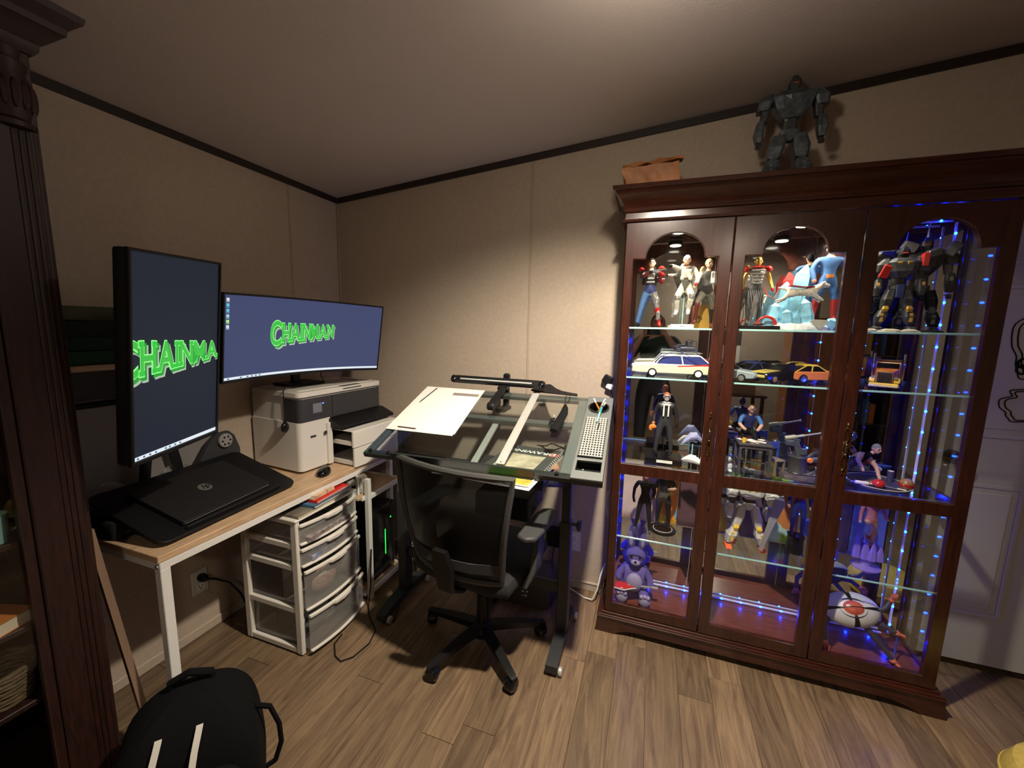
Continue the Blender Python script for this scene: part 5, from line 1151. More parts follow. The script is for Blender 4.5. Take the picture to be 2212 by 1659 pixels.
for k, (x, y, z, rz, lb) in enumerate(((.212, 2.07, S3+.055, .2, 'white and dark porpoise ornament leaping behind the jacket figure'), (.205, 1.965, S3, -.5, 'white and dark porpoise ornament lying low at the door stile'))):
    t = thing('porpoise_ornament', lb, 'ornament', (x, y, z), rz)
    B().loft([[(-.055+.115*u, r*math.cos(a), .022+.050*math.sin(u*PI)*(1-k*.6)+r*math.sin(a)) for a in [2*PI*i/10 for i in range(10)]] for u, r in ((0, .002), (.12, .010), (.35, .020), (.6, .019), (.85, .009), (1, .002))]).make('body', 'pure_white' if k else mat('pale_blue', (.38, .40, .62), .4), t)
    B().prism([(0, .06-.02*k), (.018, .058-.02*k), (.022, .085-.02*k)], .004, 'xz', -.002, bev=.001).make('fin', 'black_matte', t)
    B().prism([(.05, -.022), (.07, 0), (.05, .022), (.045, 0)], .004, 'xy', .020, bev=.001).make('tail', 'pure_white', t)
    if k == 0: B().cyl((0, 0, -.055), (0, 0, .03), .0025, n=6).make('rod', 'glass_edge', t)
# --- middle level, second bay: little drawing desk scene and a swivel gun model
d0 = thing('miniature_desk', 'dark miniature drawing desk strewn with tiny papers', 'miniature', (.452, 2.005, S3))
mat('mini_wood', (.055, .048, .055), .6, var=.3, scale=40)
B().b2(-.066, .066, -.055, .055, .132, .142, .002).b2(-.060, .060, -.05, .05, .118, .132, .001).make('tabletop', 'mini_wood', d0)
for x in (-.058, .058):
    for y in (-.047, .047): B().b2(x-.006, x+.006, y-.006, y+.006, 0, .12, .001).make('leg', 'mini_wood', d0)
B().b2(-.055, .055, -.004, .004, .045, .052).b2(-.06, -.052, -.045, .045, .05, .058).b2(.052, .06, -.045, .045, .05, .058).make('stretcher', 'mini_wood', d0)
for k in range(9):
    x, y = rnd.uniform(-.045, .05), rnd.uniform(-.04, .035)
    t = thing('miniature_paper', ('white %s lying on the miniature desk' % ('sheet', 'card', 'note', 'page', 'letter', 'scrap', 'leaflet', 'drawing', 'print')[k]), 'paper', (.452+x, 2.005+y, S3+.1421+.0009*k), rnd.uniform(-.8, .8), 'papers on the miniature desk')
    t['label'] = 'tiny pale paper scattered on the dark miniature desk'
    B().box((0, 0, .0004), (.034, .024, .0007)).make('sheet', 'pure_white' if k % 3 else 'cream', t)
t = thing('miniature_mug', 'tiny yellow mug at the corner of the miniature desk', 'mug', (.408, 1.972, S3+.1425))
B().lathe([(.001, 0), (.007, 0), (.008, .020), (.0065, .020), (.006, .003), (.001, .003)], n=14).make('cup', 'yellow', t)
B().tube([(.008, 0, .016), (.013, 0, .014), (.013, 0, .007), (.0075, 0, .005)], .0014, 5).make('handle', 'yellow', t)
t, J = figure('seated_figurine', 'seated figurine in dark and blue clothes leaning behind the miniature desk', (.440, 2.085, S3+.02), .30,
    {'waist': (0, -.03, .60), 'chest': (0, -.08, .70), 'neck': (0, -.12, .79), 'skull': (0, -.14, .83), 'shL': (-.10, -.09, .765), 'shR': (.10, -.09, .765), 'elL': (-.15, -.16, .64), 'wrL': (-.09, -.24, .58), 'haL': (-.07, -.27, .575), 'elR': (.15, -.16, .64), 'wrR': (.09, -.24, .58), 'haR': (.07, -.27, .575), 'knL': (-.08, -.18, .47), 'anL': (-.08, -.16, .24), 'toL': (-.09, -.22, .20), 'knR': (.08, -.18, .47), 'anR': (.08, -.16, .24), 'toR': (.09, -.22, .20)},
    {'torso': 'navy', 'hips': 'black_matte', 'arm': 'blue_cloth', 'fore': 'skin_tone', 'thigh': 'black_matte', 'shin': 'black_matte', 'foot': 'dark_red'}, hair=mat('brown_hair', (.07, .03, .02), .6), tilt=-.3)
t = thing('miniature_chair', 'small dark stool under the seated figurine behind the desk', 'stool', (.440, 2.09, S3))
B().lathe([(.001, .125), (.036, .125), (.038, .135), (.034, .142), (.001, .143)], n=16).make('seat', 'dark_red', t)
for k in range(4): B().cyl((.03*math.cos(k*PI/2+.8), .03*math.sin(k*PI/2+.8), 0), (.022*math.cos(k*PI/2+.8), .022*math.sin(k*PI/2+.8), .126), .003, n=6).make('leg', 'mini_wood', t)
t = thing('miniature_bench', 'miniature bench with blue light in its colour at the mirror end of the desk scene', 'bench', (.372, 2.105, S3))
B().b2(-.05, .05, -.02, .02, .125, .137, .002).make('seat', mat('bench_blue', (.04, .07, .38), .5), t)  # blue LED light painted into the bench colour
for x in (-.042, .042): B().b2(x-.005, x+.005, -.016, .016, 0, .126, .001).make('leg', 'bench_blue', t)
t = thing('miniature_chair', 'empty miniature wooden chair beside the drawing desk', 'chair', (.552, 2.02, S3), .5)
B().b2(-.024, .024, -.024, .024, .062, .069, .002).make('seat', mat('chair_wood', (.20, .15, .10), .6), t)
for x in (-.021, .021):
    B().b2(x-.0035, x+.0035, -.023, -.016, 0, .063).make('leg', 'chair_wood', t)
    B().b2(x-.0035, x+.0035, .016, .023, 0, .145).make('rear_leg', 'bench_blue', t)
B().b2(-.021, .021, .017, .022, .110, .142, .002).make('backrest', 'bench_blue', t)
t = thing('plush_mouse', 'small white and blue plush sitting under the miniature bench', 'plush', (.352, 1.985, S3))
B().ball((0, 0, .022), (.024, .02, .024), 12).ball((0, -.006, .054), (.016, .016, .016), 12).ball((-.012, -.016, .006), (.009, .014, .007), 8).ball((.012, -.016, .006), (.009, .014, .007), 8).make('body', mat('plush_white', (.55, .55, .60), .9), t)
B().ball((-.012, 0, .071), (.008, .004, .010), 8).ball((.012, 0, .071), (.008, .004, .010), 8).make('ears', 'bench_blue', t)
B().ball((-.006, -.021, .057), .002, 6).ball((.006, -.021, .057), .002, 6).ball((0, -.0225, .051), .0025, 6).make('face', 'black_matte', t)
t = thing('model_gun_turret', 'dark model swivel gun on a drum with a long pale barrel and orange knob', 'model', (.632, 2.02, S3))
B().loft([[(x*s, y*s, z) for x, y in rrect(-.066, .066, -.06, .06, .012, 2)] for s, z in ((1, 0), (1, .010), (.94, .018))]).make('platform', mat('deck', (.075, .058, .066), .6, var=.4, scale=60), t)
B().lathe([(.001, .018), (.036, .018), (.038, .022), (.034, .028), (.032, .085), (.035, .092), (.030, .096), (.001, .097)], n=24).make('drum', mat('drum_grey', (.055, .052, .055), .4, .2), t)
B().lathe([(.001, 0), (.011, 0), (.012, .008), (.008, .012), (.001, .012)], n=14, axis='y').xf(Matrix.Translation((.033, -.030, .088)) @ Matrix.Rotation(PI, 4, 'X')).make('knob', 'orange', t)
B().loft([[(x-.012, -.014, z), (x+.012, -.014, z), (x+.012, .014, z), (x-.012, .014, z)] for x, z in ((.0, .094), (-.006, .125), (-.018, .155), (-.014, .170))]).box((-.03, 0, .150), (.05, .03, .028), .005).box((.012, -.012, .118), (.022, .02, .03), .004).make('gun_mount', 'gun_grey', t, smooth=False)
B().cyl((-.058, -.0, .168), (-.020, 0, .178), .0105, n=12).cyl((-.020, 0, .178), (.012, 0, .187), .0065, n=12).cyl((.012, 0, .187), (.072, 0, .204), .0036, n=10).cyl((.068, 0, .203), (.074, 0, .2045), .0055, n=10).make('barrel', mat('barrel', (.42, .42, .33), .35, .4), t)
b = B()
for k in range(5): b.tube([(.015+.01*k, -.03, .022), (.03+.012*k, -.046, .03+.012*(k % 3)), (.055, -.03+.01*k, .02)], .0022, 5)
b.make('hoses', 'silver', t)
# --- middle level, third bay: round plate scene
t = thing('round_display_plate', 'large round dark display plate with a pale rim in the third bay', 'plate', (.925, 2.032, S3))
B().lathe([(.001, 0), (.095, 0), (.104, .006), (.1065, .014), (.1035, .016), (.098, .011), (.001, .010)], n=36).make('plate', mat('plate_dark', (.055, .055, .065), .35), t)
B().lathe([(.1035, .0155), (.1070, .0155), (.1070, .0172), (.1035, .0172)], n=36).make('rim', 'cream', t)
t, J = figure('reclining_figurine', 'figurine in a black vest and cap reclining on the round plate', (.875, 2.065, S3+.012), .30,
    {'pelvis': (-.16, 0, .17), 'waist': (-.09, -.01, .24), 'chest': (.01, -.03, .32), 'neck': (.08, -.05, .40), 'skull': (.115, -.06, .43), 'shL': (-.04, -.07, .38), 'shR': (.07, .04, .33), 'elL': (-.10, -.14, .31), 'wrL': (-.06, -.20, .20), 'haL': (-.05, -.22, .16), 'elR': (.17, -.03, .20), 'wrR': (.17, -.13, .08), 'haR': (.18, -.16, .055), 'hipL': (-.19, -.05, .14), 'knL': (-.33, -.12, .13), 'anL': (-.44, -.05, .05), 'toL': (-.48, -.10, .04), 'hipR': (-.19, .05, .12), 'knR': (-.36, .06, .06), 'anR': (-.52, .10, .04), 'toR': (-.55, .05, .05)},
    {'torso': 'black_matte', 'hips': 'charcoal', 'arm': 'skin_tone', 'fore': 'skin_tone', 'thigh': 'grey_cloth', 'shin': 'grey_cloth', 'foot': 'black_matte'}, hair='grey_cloth', turn=.5, tilt=.2, rz=0)
t = thing('toy_apple', 'shiny red toy apple on the rim of the round plate', 'apple', (.895, 1.955, S3+.0165))
B().lathe([(.001, .002), (.010, 0), (.019, .008), (.021, .018), (.016, .028), (.007, .030), (.001, .027)], n=18).make('fruit', 'red_gloss', t)
B().tube([(0, 0, .027), (.002, 0, .034)], .0012, 5).make('stem', 'brown_hair', t)
t = thing('toy_burger', 'small toy burger with a shiny bun at the far end of the plate', 'burger', (1.000, 1.99, S3+.0165))
B().lathe([(.001, .018), (.022, .018), (.023, .022), (.018, .032), (.008, .037), (.001, .038)], n=16).make('bun', mat('bun', (.34, .17, .06), .25), t)
B().lathe([(.001, 0), (.021, 0), (.023, .005), (.021, .008), (.001, .008)], n=16).make('lower_bun', 'bun', t)
B().lathe([(.001, .008), (.025, .009), (.024, .013), (.026, .015), (.023, .018), (.001, .018)], n=16).make('filling', 'red_armour', t)
t = thing('toy_knife', 'small pale toy knife lying near the toy burger', 'knife', (.955, 1.962, S3+.0165), -.5)
B().prism([(-.030, -.003), (.005, -.006), (.005, .005), (-.026, .004)], .002, 'xy', 0, bev=.0005).make('blade', 'silver', t)
B().box((.018, 0, .002), (.028, .008, .006), .002).make('handle', 'cream', t)
t = thing('toy_rolling_pin', 'pale toy rolling pin at the near rim of the round plate', 'rolling pin', (.845, 1.966, S3+.0168), -.12)
B().lathe([(.001, -.036), (.003, -.036), (.003, -.024), (.0075, -.023), (.0075, .020), (.003, .021), (.003, .034), (.001, .034)], (0, 0, .0075), 12, 'x').make('roller', 'cream', t)
t = thing('toy_glass', 'tiny dark drink glass standing behind the reclining figurine', 'glass', (.985, 2.075, S3+.011))
B().lathe([(.001, 0), (.009, 0), (.012, .045), (.011, .045), (.008, .003), (.001, .003)], n=14).make('tumbler', mat('smoky', (.08, .06, .14), .1), t)
B().lathe([(.001, .043), (.0105, .043), (.0105, .046), (.001, .047)], n=14).make('foam', 'cream', t)
t = thing('toy_food_tray', 'small oval platter of orange toy food before the figurine', 'tray', (.908, 2.01, S3+.011))
B().lathe([(.001, 0), (.030, 0), (.036, .004), (.034, .005), (.001, .002)], n=18).make('platter', 'silver', t)
B().ball((-.006, 0, .006), (.013, .009, .004), 8).ball((.010, .004, .006), (.010, .008, .004), 8).make('food', 'orange', t)
# --- printed backing cards on the lower glass shelf
def card(label, x0, x1, z1, m, yy=2.138):
    t = thing('backing_card', label, 'card', ((x0+x1)/2, yy, S4)); w2 = (x1-x0)/2
    B().b2(-w2, w2, -.0012, .0012, 0, z1, .0005).make('board', m, t)
    B().b2(-w2, w2, -.012, .0, 0, .0012).make('foot_flap', 'tan_card' if 'tan_card' in MATS else m, t)
mat('tan_card', (.66, .47, .36), .7, var=.12, scale=12)
card('plain tan backing card behind the black-suited figure', -.10, .068, .315, 'tan_card')
card('bright yellow, orange and blue abstract card behind the round-based figure', .072, .172, .315, patch_mat('art_a', [(.95, .60, .03), (.95, .30, .03), (.14, .40, .62), (.95, .66, .08), (.95, .34, .03), (.10, .26, .24)], 15))
card('dark plum card beside the bright abstract card', .176, .26, .30, mat('plum_card', (.13, .06, .075), .5, var=.4, scale=9))
card('yellow and blue abstract card behind the white toy robot', .31, .46, .315, patch_mat('art_b', [(.95, .68, .07), (.90, .62, .24), (.18, .44, .52), (.45, .72, .09), (.95, .70, .08)], 10))
card('purple brown card behind the toy robot sword', .464, .575, .315, mat('plum_card2', (.13, .08, .13), .5, var=.3, scale=8))
card('pale green, teal and orange card behind the navy-legged figure', .58, .70, .315, patch_mat('art_c', [(.42, .62, .60), (.44, .64, .62), (.45, .80, .08), (.95, .62, .06), (.60, .20, .05)], 8))
card('yellow and lilac abstract card at the third door hinge', .76, .83, .315, patch_mat('art_d', [(.95, .68, .07), (.36, .32, .75), (.62, .66, .66)], 10))
card('brown card strip behind the flame base in the third bay', .834, .90, .32, mat('brown_card', (.24, .16, .12), .6, var=.2, scale=9))
card('pale sea green card behind the flame base', .904, 1.03, .32, mat('sea_card', (.34, .48, .46), .6, var=.25, scale=7, stretch=(1, 1, 4)))
# --- lower level figures
t, J = figure('action_figure', 'slim figure in a black catsuit walking on the lower glass shelf', (.012, 2.005, S4), .325,
    {'knL': (-.085, -.02, .285), 'anL': (-.115, 0, .05), 'toL': (-.145, -.06, .018), 'knR': (.07, -.05, .29), 'anR': (.10, -.05, .05), 'toR': (.10, -.12, .018), 'elL': (-.16, .03, .66), 'wrL': (-.17, .0, .53), 'elR': (.13, -.06, .66), 'wrR': (.10, -.14, .60), 'haR': (.09, -.17, .60)},
    {'torso': 'black_matte', 'hips': 'black_matte', 'arm': 'black_matte', 'fore': 'black_matte', 'thigh': 'black_matte', 'shin': 'black_matte', 'foot': 'charcoal', 'hand': 'black_matte'}, hair='ginger', fat=.88, long=True)
t = thing('figure_base', 'round black base under the figure with raised bare arm', 'base', (.105, 2.05, S4))
B().lathe([(.001, 0), (.062, 0), (.064, .004), (.062, .010), (.001, .011)], n=30).make('disc', 'black_gloss', t)
B().tube([(.045*math.cos(a), .045*math.sin(a), .0112) for a in [2*PI*k/24 for k in range(24)]], .0012, 4, True).make('ring', 'pure_white', t)
t, J = figure('action_figure', 'figure in dark trousers with a bare forearm held out on a round base', (.103, 2.06, S4+.0112), .315,
    {'elR': (.15, -.05, .68), 'wrR': (.06, -.16, .70), 'haR': (.03, -.19, .71), 'knL': (-.075, 0, .285), 'anL': (-.085, .02, .06), 'knR': (.075, 0, .285), 'anR': (.09, .02, .06)},
    {'torso': 'dark_leather', 'hips': 'dark_olive', 'arm': 'dark_leather', 'fore': 'skin_tone', 'thigh': 'vest', 'shin': 'vest', 'foot': 'black_matte'}, fat=1.05)
t = mech('robot_figurine', 'white toy robot with orange soles and yellow trim stepping forward', (.462, 2.02, S4), .355, ('mech_white', 'armour_dark', 'yellow', 'mech_orange', 'red_gloss'), .12, .60, 1.0, .03, .13)
add(t, B().prism([(.08, .27), (.115, .29), (.125, .25), (.085, .13), (.055, .02), (.040, .03), (.062, .14)], .006, 'xz', -.06, bev=.001), 'sword', mat('sword_grey', (.30, .29, .29), .4))
add(t, B().ball((.085, -.045, .255), (.030, .012, .034), 12), 'round_shield', 'mech_white')
t = mech('robot_figurine', 'smaller bluish toy robot standing behind the white one', (.372, 2.085, S4), .34, ('mech_white', 'armour_dark', 'mech_white', 'mech_orange', 'red_gloss'), -.3, .58, .85, .02, .10)
t = thing('figure_base', 'tall dark plinth under the navy-legged figure', 'base', (.672, 2.06, S4))
B().loft([[(x*s, y*s, z) for x, y in rrect(-.032, .032, -.03, .03, .006, 2)] for s, z in ((1, 0), (.9, .006), (.85, .075), (.95, .085))]).make('plinth', 'black_gloss', t)
t, J = figure('action_figure', 'figure with navy legs and a red and gold top on a dark plinth', (.672, 2.055, S4+.0855), .28,
    {'elL': (-.15, -.02, .65), 'wrL': (-.17, -.05, .53)}, {'torso': 'red_armour', 'hips': 'navy', 'arm': 'gold', 'fore': 'navy', 'thigh': 'navy', 'shin': 'navy', 'foot': 'navy'})
t = thing('flame_base', 'lilac translucent flame shaped display base on the lower shelf', 'display base', (.930, 2.035, S4))
FL = glass_mat('flame_lilac', (.80, .75, .95), 1.45, .1, body=.55, body_col=(.36, .26, .72))
b = B()
for k in range(9):
    a = k*.7; r = .030+.008*(k % 3); hh = .07+.055*((k*7) % 4)/3
    b.loft([[(r*math.cos(a)+rr*math.cos(q), r*.7*math.sin(a)+rr*math.sin(q)*.6, z) for q in [2*PI*i/6 for i in range(6)]] for rr, z in ((.017, .045), (.014, .045+hh*.4), (.007, .045+hh*.75), (.001, .045+hh))])
b.make('flames', FL, t)
B().lathe([(.001, 0), (.05, 0), (.052, .006), (.02, .012), (.016, .05), (.001, .052)], n=20).make('stem', FL, t)
t, J = figure('action_figure', 'small figure in pink and red leaping on one toe above the lilac flame', (.925, 2.035, S4+.075), .265,
    {'pelvis': (0, -.02, .55), 'knL': (-.03, -.17, .47), 'anL': (-.03, -.06, .30), 'toL': (-.035, -.07, .22), 'knR': (.04, -.04, .30), 'anR': (.05, .02, .09), 'toR': (.045, .0, .01), 'elR': (.16, .03, .70), 'wrR': (.21, .02, .57), 'haR': (.23, .01, .53)},
    {'torso': mat('pink_cloth', (.42, .14, .14), .6), 'hips': 'pink_cloth', 'arm': 'pink_cloth', 'fore': 'pink_cloth', 'thigh': 'skin_tone', 'shin': 'skin_tone', 'footR': 'red_cloth', 'footL': 'red_cloth'})
t = thing('crystal_lump', 'blue frosted crystal lump at the third door hinge', 'ornament', (.790, 2.03, S4-.0))
B().ball((0, 0, .038), (.036, .04, .044), 12).make('lump', mat('blue_lump', (.16, .18, .55), .4, bump=.8, bscale=60), t, noise=.003)
# --- cabinet floor: plush, toy guitar-like board, domed toy
t = thing('plush_rabbit', 'purple plush rabbit toy sitting on the cabinet floor behind the first door', 'plush toy', (-.012, 2.015, S0))
me = skin_body(dict(pel=(0, .01, .075), bel=(0, 0, .12), ch=(0, .005, .175), nk=(0, .005, .205), hipl=(-.045, -.01, .055), knl=(-.062, -.060, .045), anl=(-.060, -.098, .040), hipr=(.045, -.01, .055), knr=(.062, -.055, .045), anr=(.068, -.090, .042), shl=(-.052, .005, .175), ell=(-.088, -.012, .130), hal=(-.090, -.040, .100), shr=(.052, .005, .175), elr=(.086, -.01, .125), har=(.088, -.035, .085)),
    [('pel', 'bel'), ('bel', 'ch'), ('ch', 'nk'), ('pel', 'hipl'), ('hipl', 'knl'), ('knl', 'anl'), ('pel', 'hipr'), ('hipr', 'knr'), ('knr', 'anr'), ('ch', 'shl'), ('shl', 'ell'), ('ell', 'hal'), ('ch', 'shr'), ('shr', 'elr'), ('elr', 'har')],
    dict(pel=.058, bel=.064, ch=.048, nk=.030, hipl=.034, knl=.028, anl=.026, hipr=.034, knr=.028, anr=.026, shl=.027, ell=.022, hal=.022, shr=.027, elr=.022, har=.022))
me.materials.append(MATS['purple_plush'])
o = bpy.data.objects.new('body', me); COL.objects.link(o); o.parent = t; MW[o.name] = MW[t.name]
for p in me.polygons: p.use_smooth = True
add(t, B().ball((0, -.045, .115), (.045, .025, .055), 14), 'belly_patch', 'lilac_plush')
hd = add(t, B().ball((0, .0, .255), (.056, .048, .052), 16).ball((0, -.030, .238), (.036, .028, .026), 12), 'head', 'purple_plush')
add(t, B().ball((0, -.050, .238), (.026, .012, .017), 12), 'muzzle', 'lilac_plush'); add(t, B().ball((0, -.0615, .250), (.008, .005, .006), 8), 'nose', 'black_matte')
add(t, B().ball((-.022, -.042, .268), .0075, 8).ball((.022, -.042, .268), .0075, 8), 'eyes', 'black_gloss')
for s in (-1, 1):
    e = add(t, B().loft([[(s*.026+s*x+rr*math.cos(q), .0+rr*.45*math.sin(q), z) for q in [2*PI*i/10 for i in range(10)]] for x, rr, z in ((0, .010, .295), (.003, .019, .325), (.007, .021, .355), (.010, .015, .385), (.011, .004, .398))]), 'ear', 'purple_plush')
    add(t, B().ball((s*.032, -.0085, .345), (.010, .003, .030), 10), 'ear_lining', 'lilac_plush')
    add(t, B().ball((s*.062, -.118, .036), (.032, .020, .038), 12).ball((s*.062-.018, -.125, .066), (.012, .014, .011), 8).ball((s*.062, -.126, .070), (.012, .014, .011), 8).ball((s*.062+.018, -.125, .066), (.012, .014, .011), 8).xf(Matrix.Translation((0, .035, 0))), 'foot_pad', 'lilac_plush')
t.scale = (.88, .88, .88)
t = thing('toy_board', 'flat red toy board with a white edge and grey neck on the plush lap', 'toy', (-.045, 1.955, S0+.086), .15)
B().prism([(-.06, -.02), (-.015, -.03), (.02, -.012), (.045, -.004), (.045, .012), (.015, .02), (-.03, .024), (-.055, .012)], .006, 'xy', 0, bev=.001).make('board', 'red_gloss', t)
B().prism([(-.063, -.022), (-.015, -.033), (.022, -.014), (.045, -.006), (.045, .0), (-.06, -.015)], .005, 'xy', -.0052).make('edge', 'pure_white', t)
B().box((.065, .004, .006), (.12, .010, .006), .001).box((.135, .004, .008), (.03, .018, .006), .002).make('neck', mat('neck_grey', (.30, .28, .29), .5), t)
t = thing('domed_toy', 'large white and black domed toy with an orange red core lying on the cabinet floor', 'toy', (.905, 2.03, S0))
DM = Matrix.Scale(.88, 4) @ Matrix.Translation((-.020, -.03, .200)) @ Matrix.Rotation(-.22, 4, 'Y') @ Matrix.Rotation(.85, 4, 'X')
for q in range(4):
    b = B(); a0, a1 = q*PI/2+.12, (q+1)*PI/2-.12; n = 7; L = []
    for j in range(7):
        ph = .32+(PI/2-.32)*j/6; L.append([(.108*math.sin(ph)*math.cos(a0+(a1-a0)*i/n), .075*math.sin(ph)*math.sin(a0+(a1-a0)*i/n), .062*math.cos(ph)) for i in range(n+1)])
    G = [[b.bm.verts.new(v) for v in r] for r in L]
    for j in range(6):
        for i in range(n): b.bm.faces.new((G[j][i], G[j][i+1], G[j+1][i+1], G[j+1][i]))
    ex = bmesh.ops.extrude_face_region(b.bm, geom=list(b.bm.faces))
    for v in [g for g in ex['geom'] if isinstance(g, bmesh.types.BMVert)]: v.co *= 1.09
    b.xf(DM); b.make('shell_panel', 'mech_white', t)
b = B().ball((0, 0, 0), (.110, .077, .062), 22); b.xf(DM); b.make('body', 'black_plastic', t)
b = B().ball((0, 0, .050), (.052, .038, .022), 16); b.xf(DM); b.make('core', mat('core_red', (.62, .12, .06), .3, col2=(.35, .05, .035), scale=35), t)
b = B().tube([(.054*math.cos(a), .040*math.sin(a), .054) for a in [2*PI*k/22 for k in range(22)]], .006, 6, True).tube([(-.05, .0, .062), (0, .004, .072), (.05, 0, .062)], .003, 5); b.xf(DM); b.make('core_ring', 'black_plastic', t)
mat('claw_red', (.55, .13, .06), .45)
for k, (pts, lb) in enumerate((([(.08, -.01, .18), (.115, .0, .20), (.135, .01, .235)], 0), ([(.07, -.04, .15), (.11, -.05, .14), (.145, -.04, .12)], 0), ([(.03, -.06, .13), (.085, -.075, .07), (.125, -.085, .02)], 0), ([(-.085, -.04, .16), (-.115, -.06, .10), (-.11, -.07, .03)], 0))):
    a = add(t, B().tube(pts, [.012, .010, .008], 8), 'arm', mat('arm_dark', (.05, .05, .07), .5))
    p = Vector(pts[-1]); d = (p-Vector(pts[-2])).normalized(); sd = d.cross(Vector((0, .4, 1))).normalized(); up = d.cross(sd)
    b = B().ball(p, (.014, .014, .011), 10)
    for s in (-1, 0, 1): b.tube([p, p+d*.018+sd*s*.014, p+d*.034+sd*s*.012+up*.004], [.0085, .0075, .004], 6)
    add(t, b, 'claw', 'claw_red')
b = B().tube([(.115, -.06, .005), (.125, -.08, .03), (.150, -.04, .06), (.155, -.03, .12)], .003, 5)
b.make('blue_hose', mat('hose_blue', (.02, .05, .30), .3), t)
# --- on top of the cabinet
t = mech('giant_robot_figure', 'big dark grey-blue toy robot standing on top of the cabinet', (.462, 2.02, 2.1045), .405, ('gun_grey', 'armour_dark', 'gun_grey', 'armour_dark', 'glow_dull'), .0, .47, 1.16, .045, .075, bulk=1.32)
t = thing('leather_pouch', 'crumpled orange brown leather bag with folded flap on the cabinet corner', 'bag', (-.055, 1.955, 2.1045), .06)
mat('tan_leather', (.38, .145, .045), .55, var=.35, scale=18, bump=.5)
b = B().loft([[(x*s+o+.004*math.sin(z*90+y*30), y*s*(1+.10*math.sin(x*70+z*40)), z+(.012*(x+.11)/.22+.004*math.sin(x*60) if z > .05 else 0)) for x, y in [(-.112+.0224*k, -.045) for k in range(11)]+[(.112-.0224*k, .045) for k in range(11)]] for s, z, o in ((.90, 0, .006), (.95, .015, .004), (.98, .035, 0), (1.0, .055, -.004), (1.02, .072, -.008), (1.03, .086, -.010))]); b.make('body', 'tan_leather', t, noise=.0022)
b = B().loft([[(x, -.046, .088+.018*(x+.12)/.24-.004*math.sin(x*55)), (x, -.052, .097+.020*(x+.12)/.24+.003*math.sin(x*70)), (x, .03, .116+.022*(x+.12)/.24+.004*math.sin(x*45)), (x, .035, .104+.018*(x+.12)/.24)] for x in [-.122+.0244*k for k in range(11)]]); b.make('flap', 'tan_leather', t, noise=.0025)
# ================================================================== ON AND UNDER THE DRAFTING TABLE
def tloc(x, y, z=0.0): return tuple(TM @ Vector((x, y, z)))
def tthing(name, label, cat, x, y, z=.0005, group=None): return thing(name, label, cat, tloc(x, y, z), 0, group)
def tput(b, t, name, m, **k): return b.xf(TM).make(name, m, t, world=True, **k)
def sheet(label, x0, x1, y0, y1, z, rot, m='pure_white'):
    t = tthing('paper_sheet', label, 'paper', (x0+x1)/2, (y0+y1)/2, z)
    b = B().box((0, 0, .0004), (x1-x0, y1-y0, .0007)); b.xf(Matrix.Translation(((x0+x1)/2, (y0+y1)/2, z)) @ Matrix.Rotation(rot, 4, 'Z')); tput(b, t, 'sheet', m)
mat('paper_white', (.80, .79, .74), .75)
sheet('white sheet at the bottom of the paper pile on the glass table', .006, .350, .178, .606, .0006, -.010, 'paper_white')
sheet('white sheet in the middle of the paper pile on the glass table', .020, .352, .186, .580, .0015, .012, 'paper_white')
sheet('white sheet on top of the pile with a pencil on it', .030, .338, .200, .575, .0024, -.012, 'paper_white')
t = tthing('pencil', 'thin dark pencil lying along the edge of the paper', 'pencil', .07, .50, .0035)
tput(B().cyl((.055, .44, .0065), (.078, .585, .0065), .0026, n=6).cyl((.053, .425, .0065), (.055, .44, .0065), .0004, .0026, n=6), t, 'shaft', 'charcoal')
t = tthing('pencil', 'short brown pencil lying at the near edge of the paper', 'pencil', .10, .205, .0035)
tput(B().cyl((.06, .200, .006), (.15, .197, .006), .0024, n=6).cyl((.15, .197, .006), (.16, .197, .006), .0024, .0004, n=6), t, 'shaft', 'brown_hair')
t = tthing('grey_scale', 'flat mauve grey strip lying across the top of the papers', 'strip', .27, .545, .0036)
tput(B().b2(.195, .345, .528, .552, .0036, .0054, .0005), t, 'strip', mat('mauve', (.26, .215, .20), .5)); tput(B().b2(.340, .352, .524, .556, .0036, .0062, .0005), t, 'end_cap', 'cream')
# steel ruler
t = tthing('steel_ruler', 'long steel ruler laid up the slope of the glass table', 'ruler', .625, .35)
RM = Matrix.Translation((.627, .352, .0012)) @ Matrix.Rotation(-.022, 4, 'Z')
b = B().prism(rect(-.0185, .0185, -.325, .325), .0014, 'xy', 0, holes=[circ(0, -.312, .0035, 10), circ(0, .312, .0035, 10)]); b.xf(RM); tput(b, t, 'blade', 'steel')
b = B()
for k in range(61):
    y = -.300+.01*k; L_ = .008 if k % 5 == 0 else .0045
    b.b2(.0185-L_, .0183, y-.0004, y+.0004, .0014, .00152).b2(-.0183, -.0185+L_, y-.0004, y+.0004, .0014, .00152)
b.xf(RM); tput(b, t, 'graduations', 'charcoal', kind='stuff')
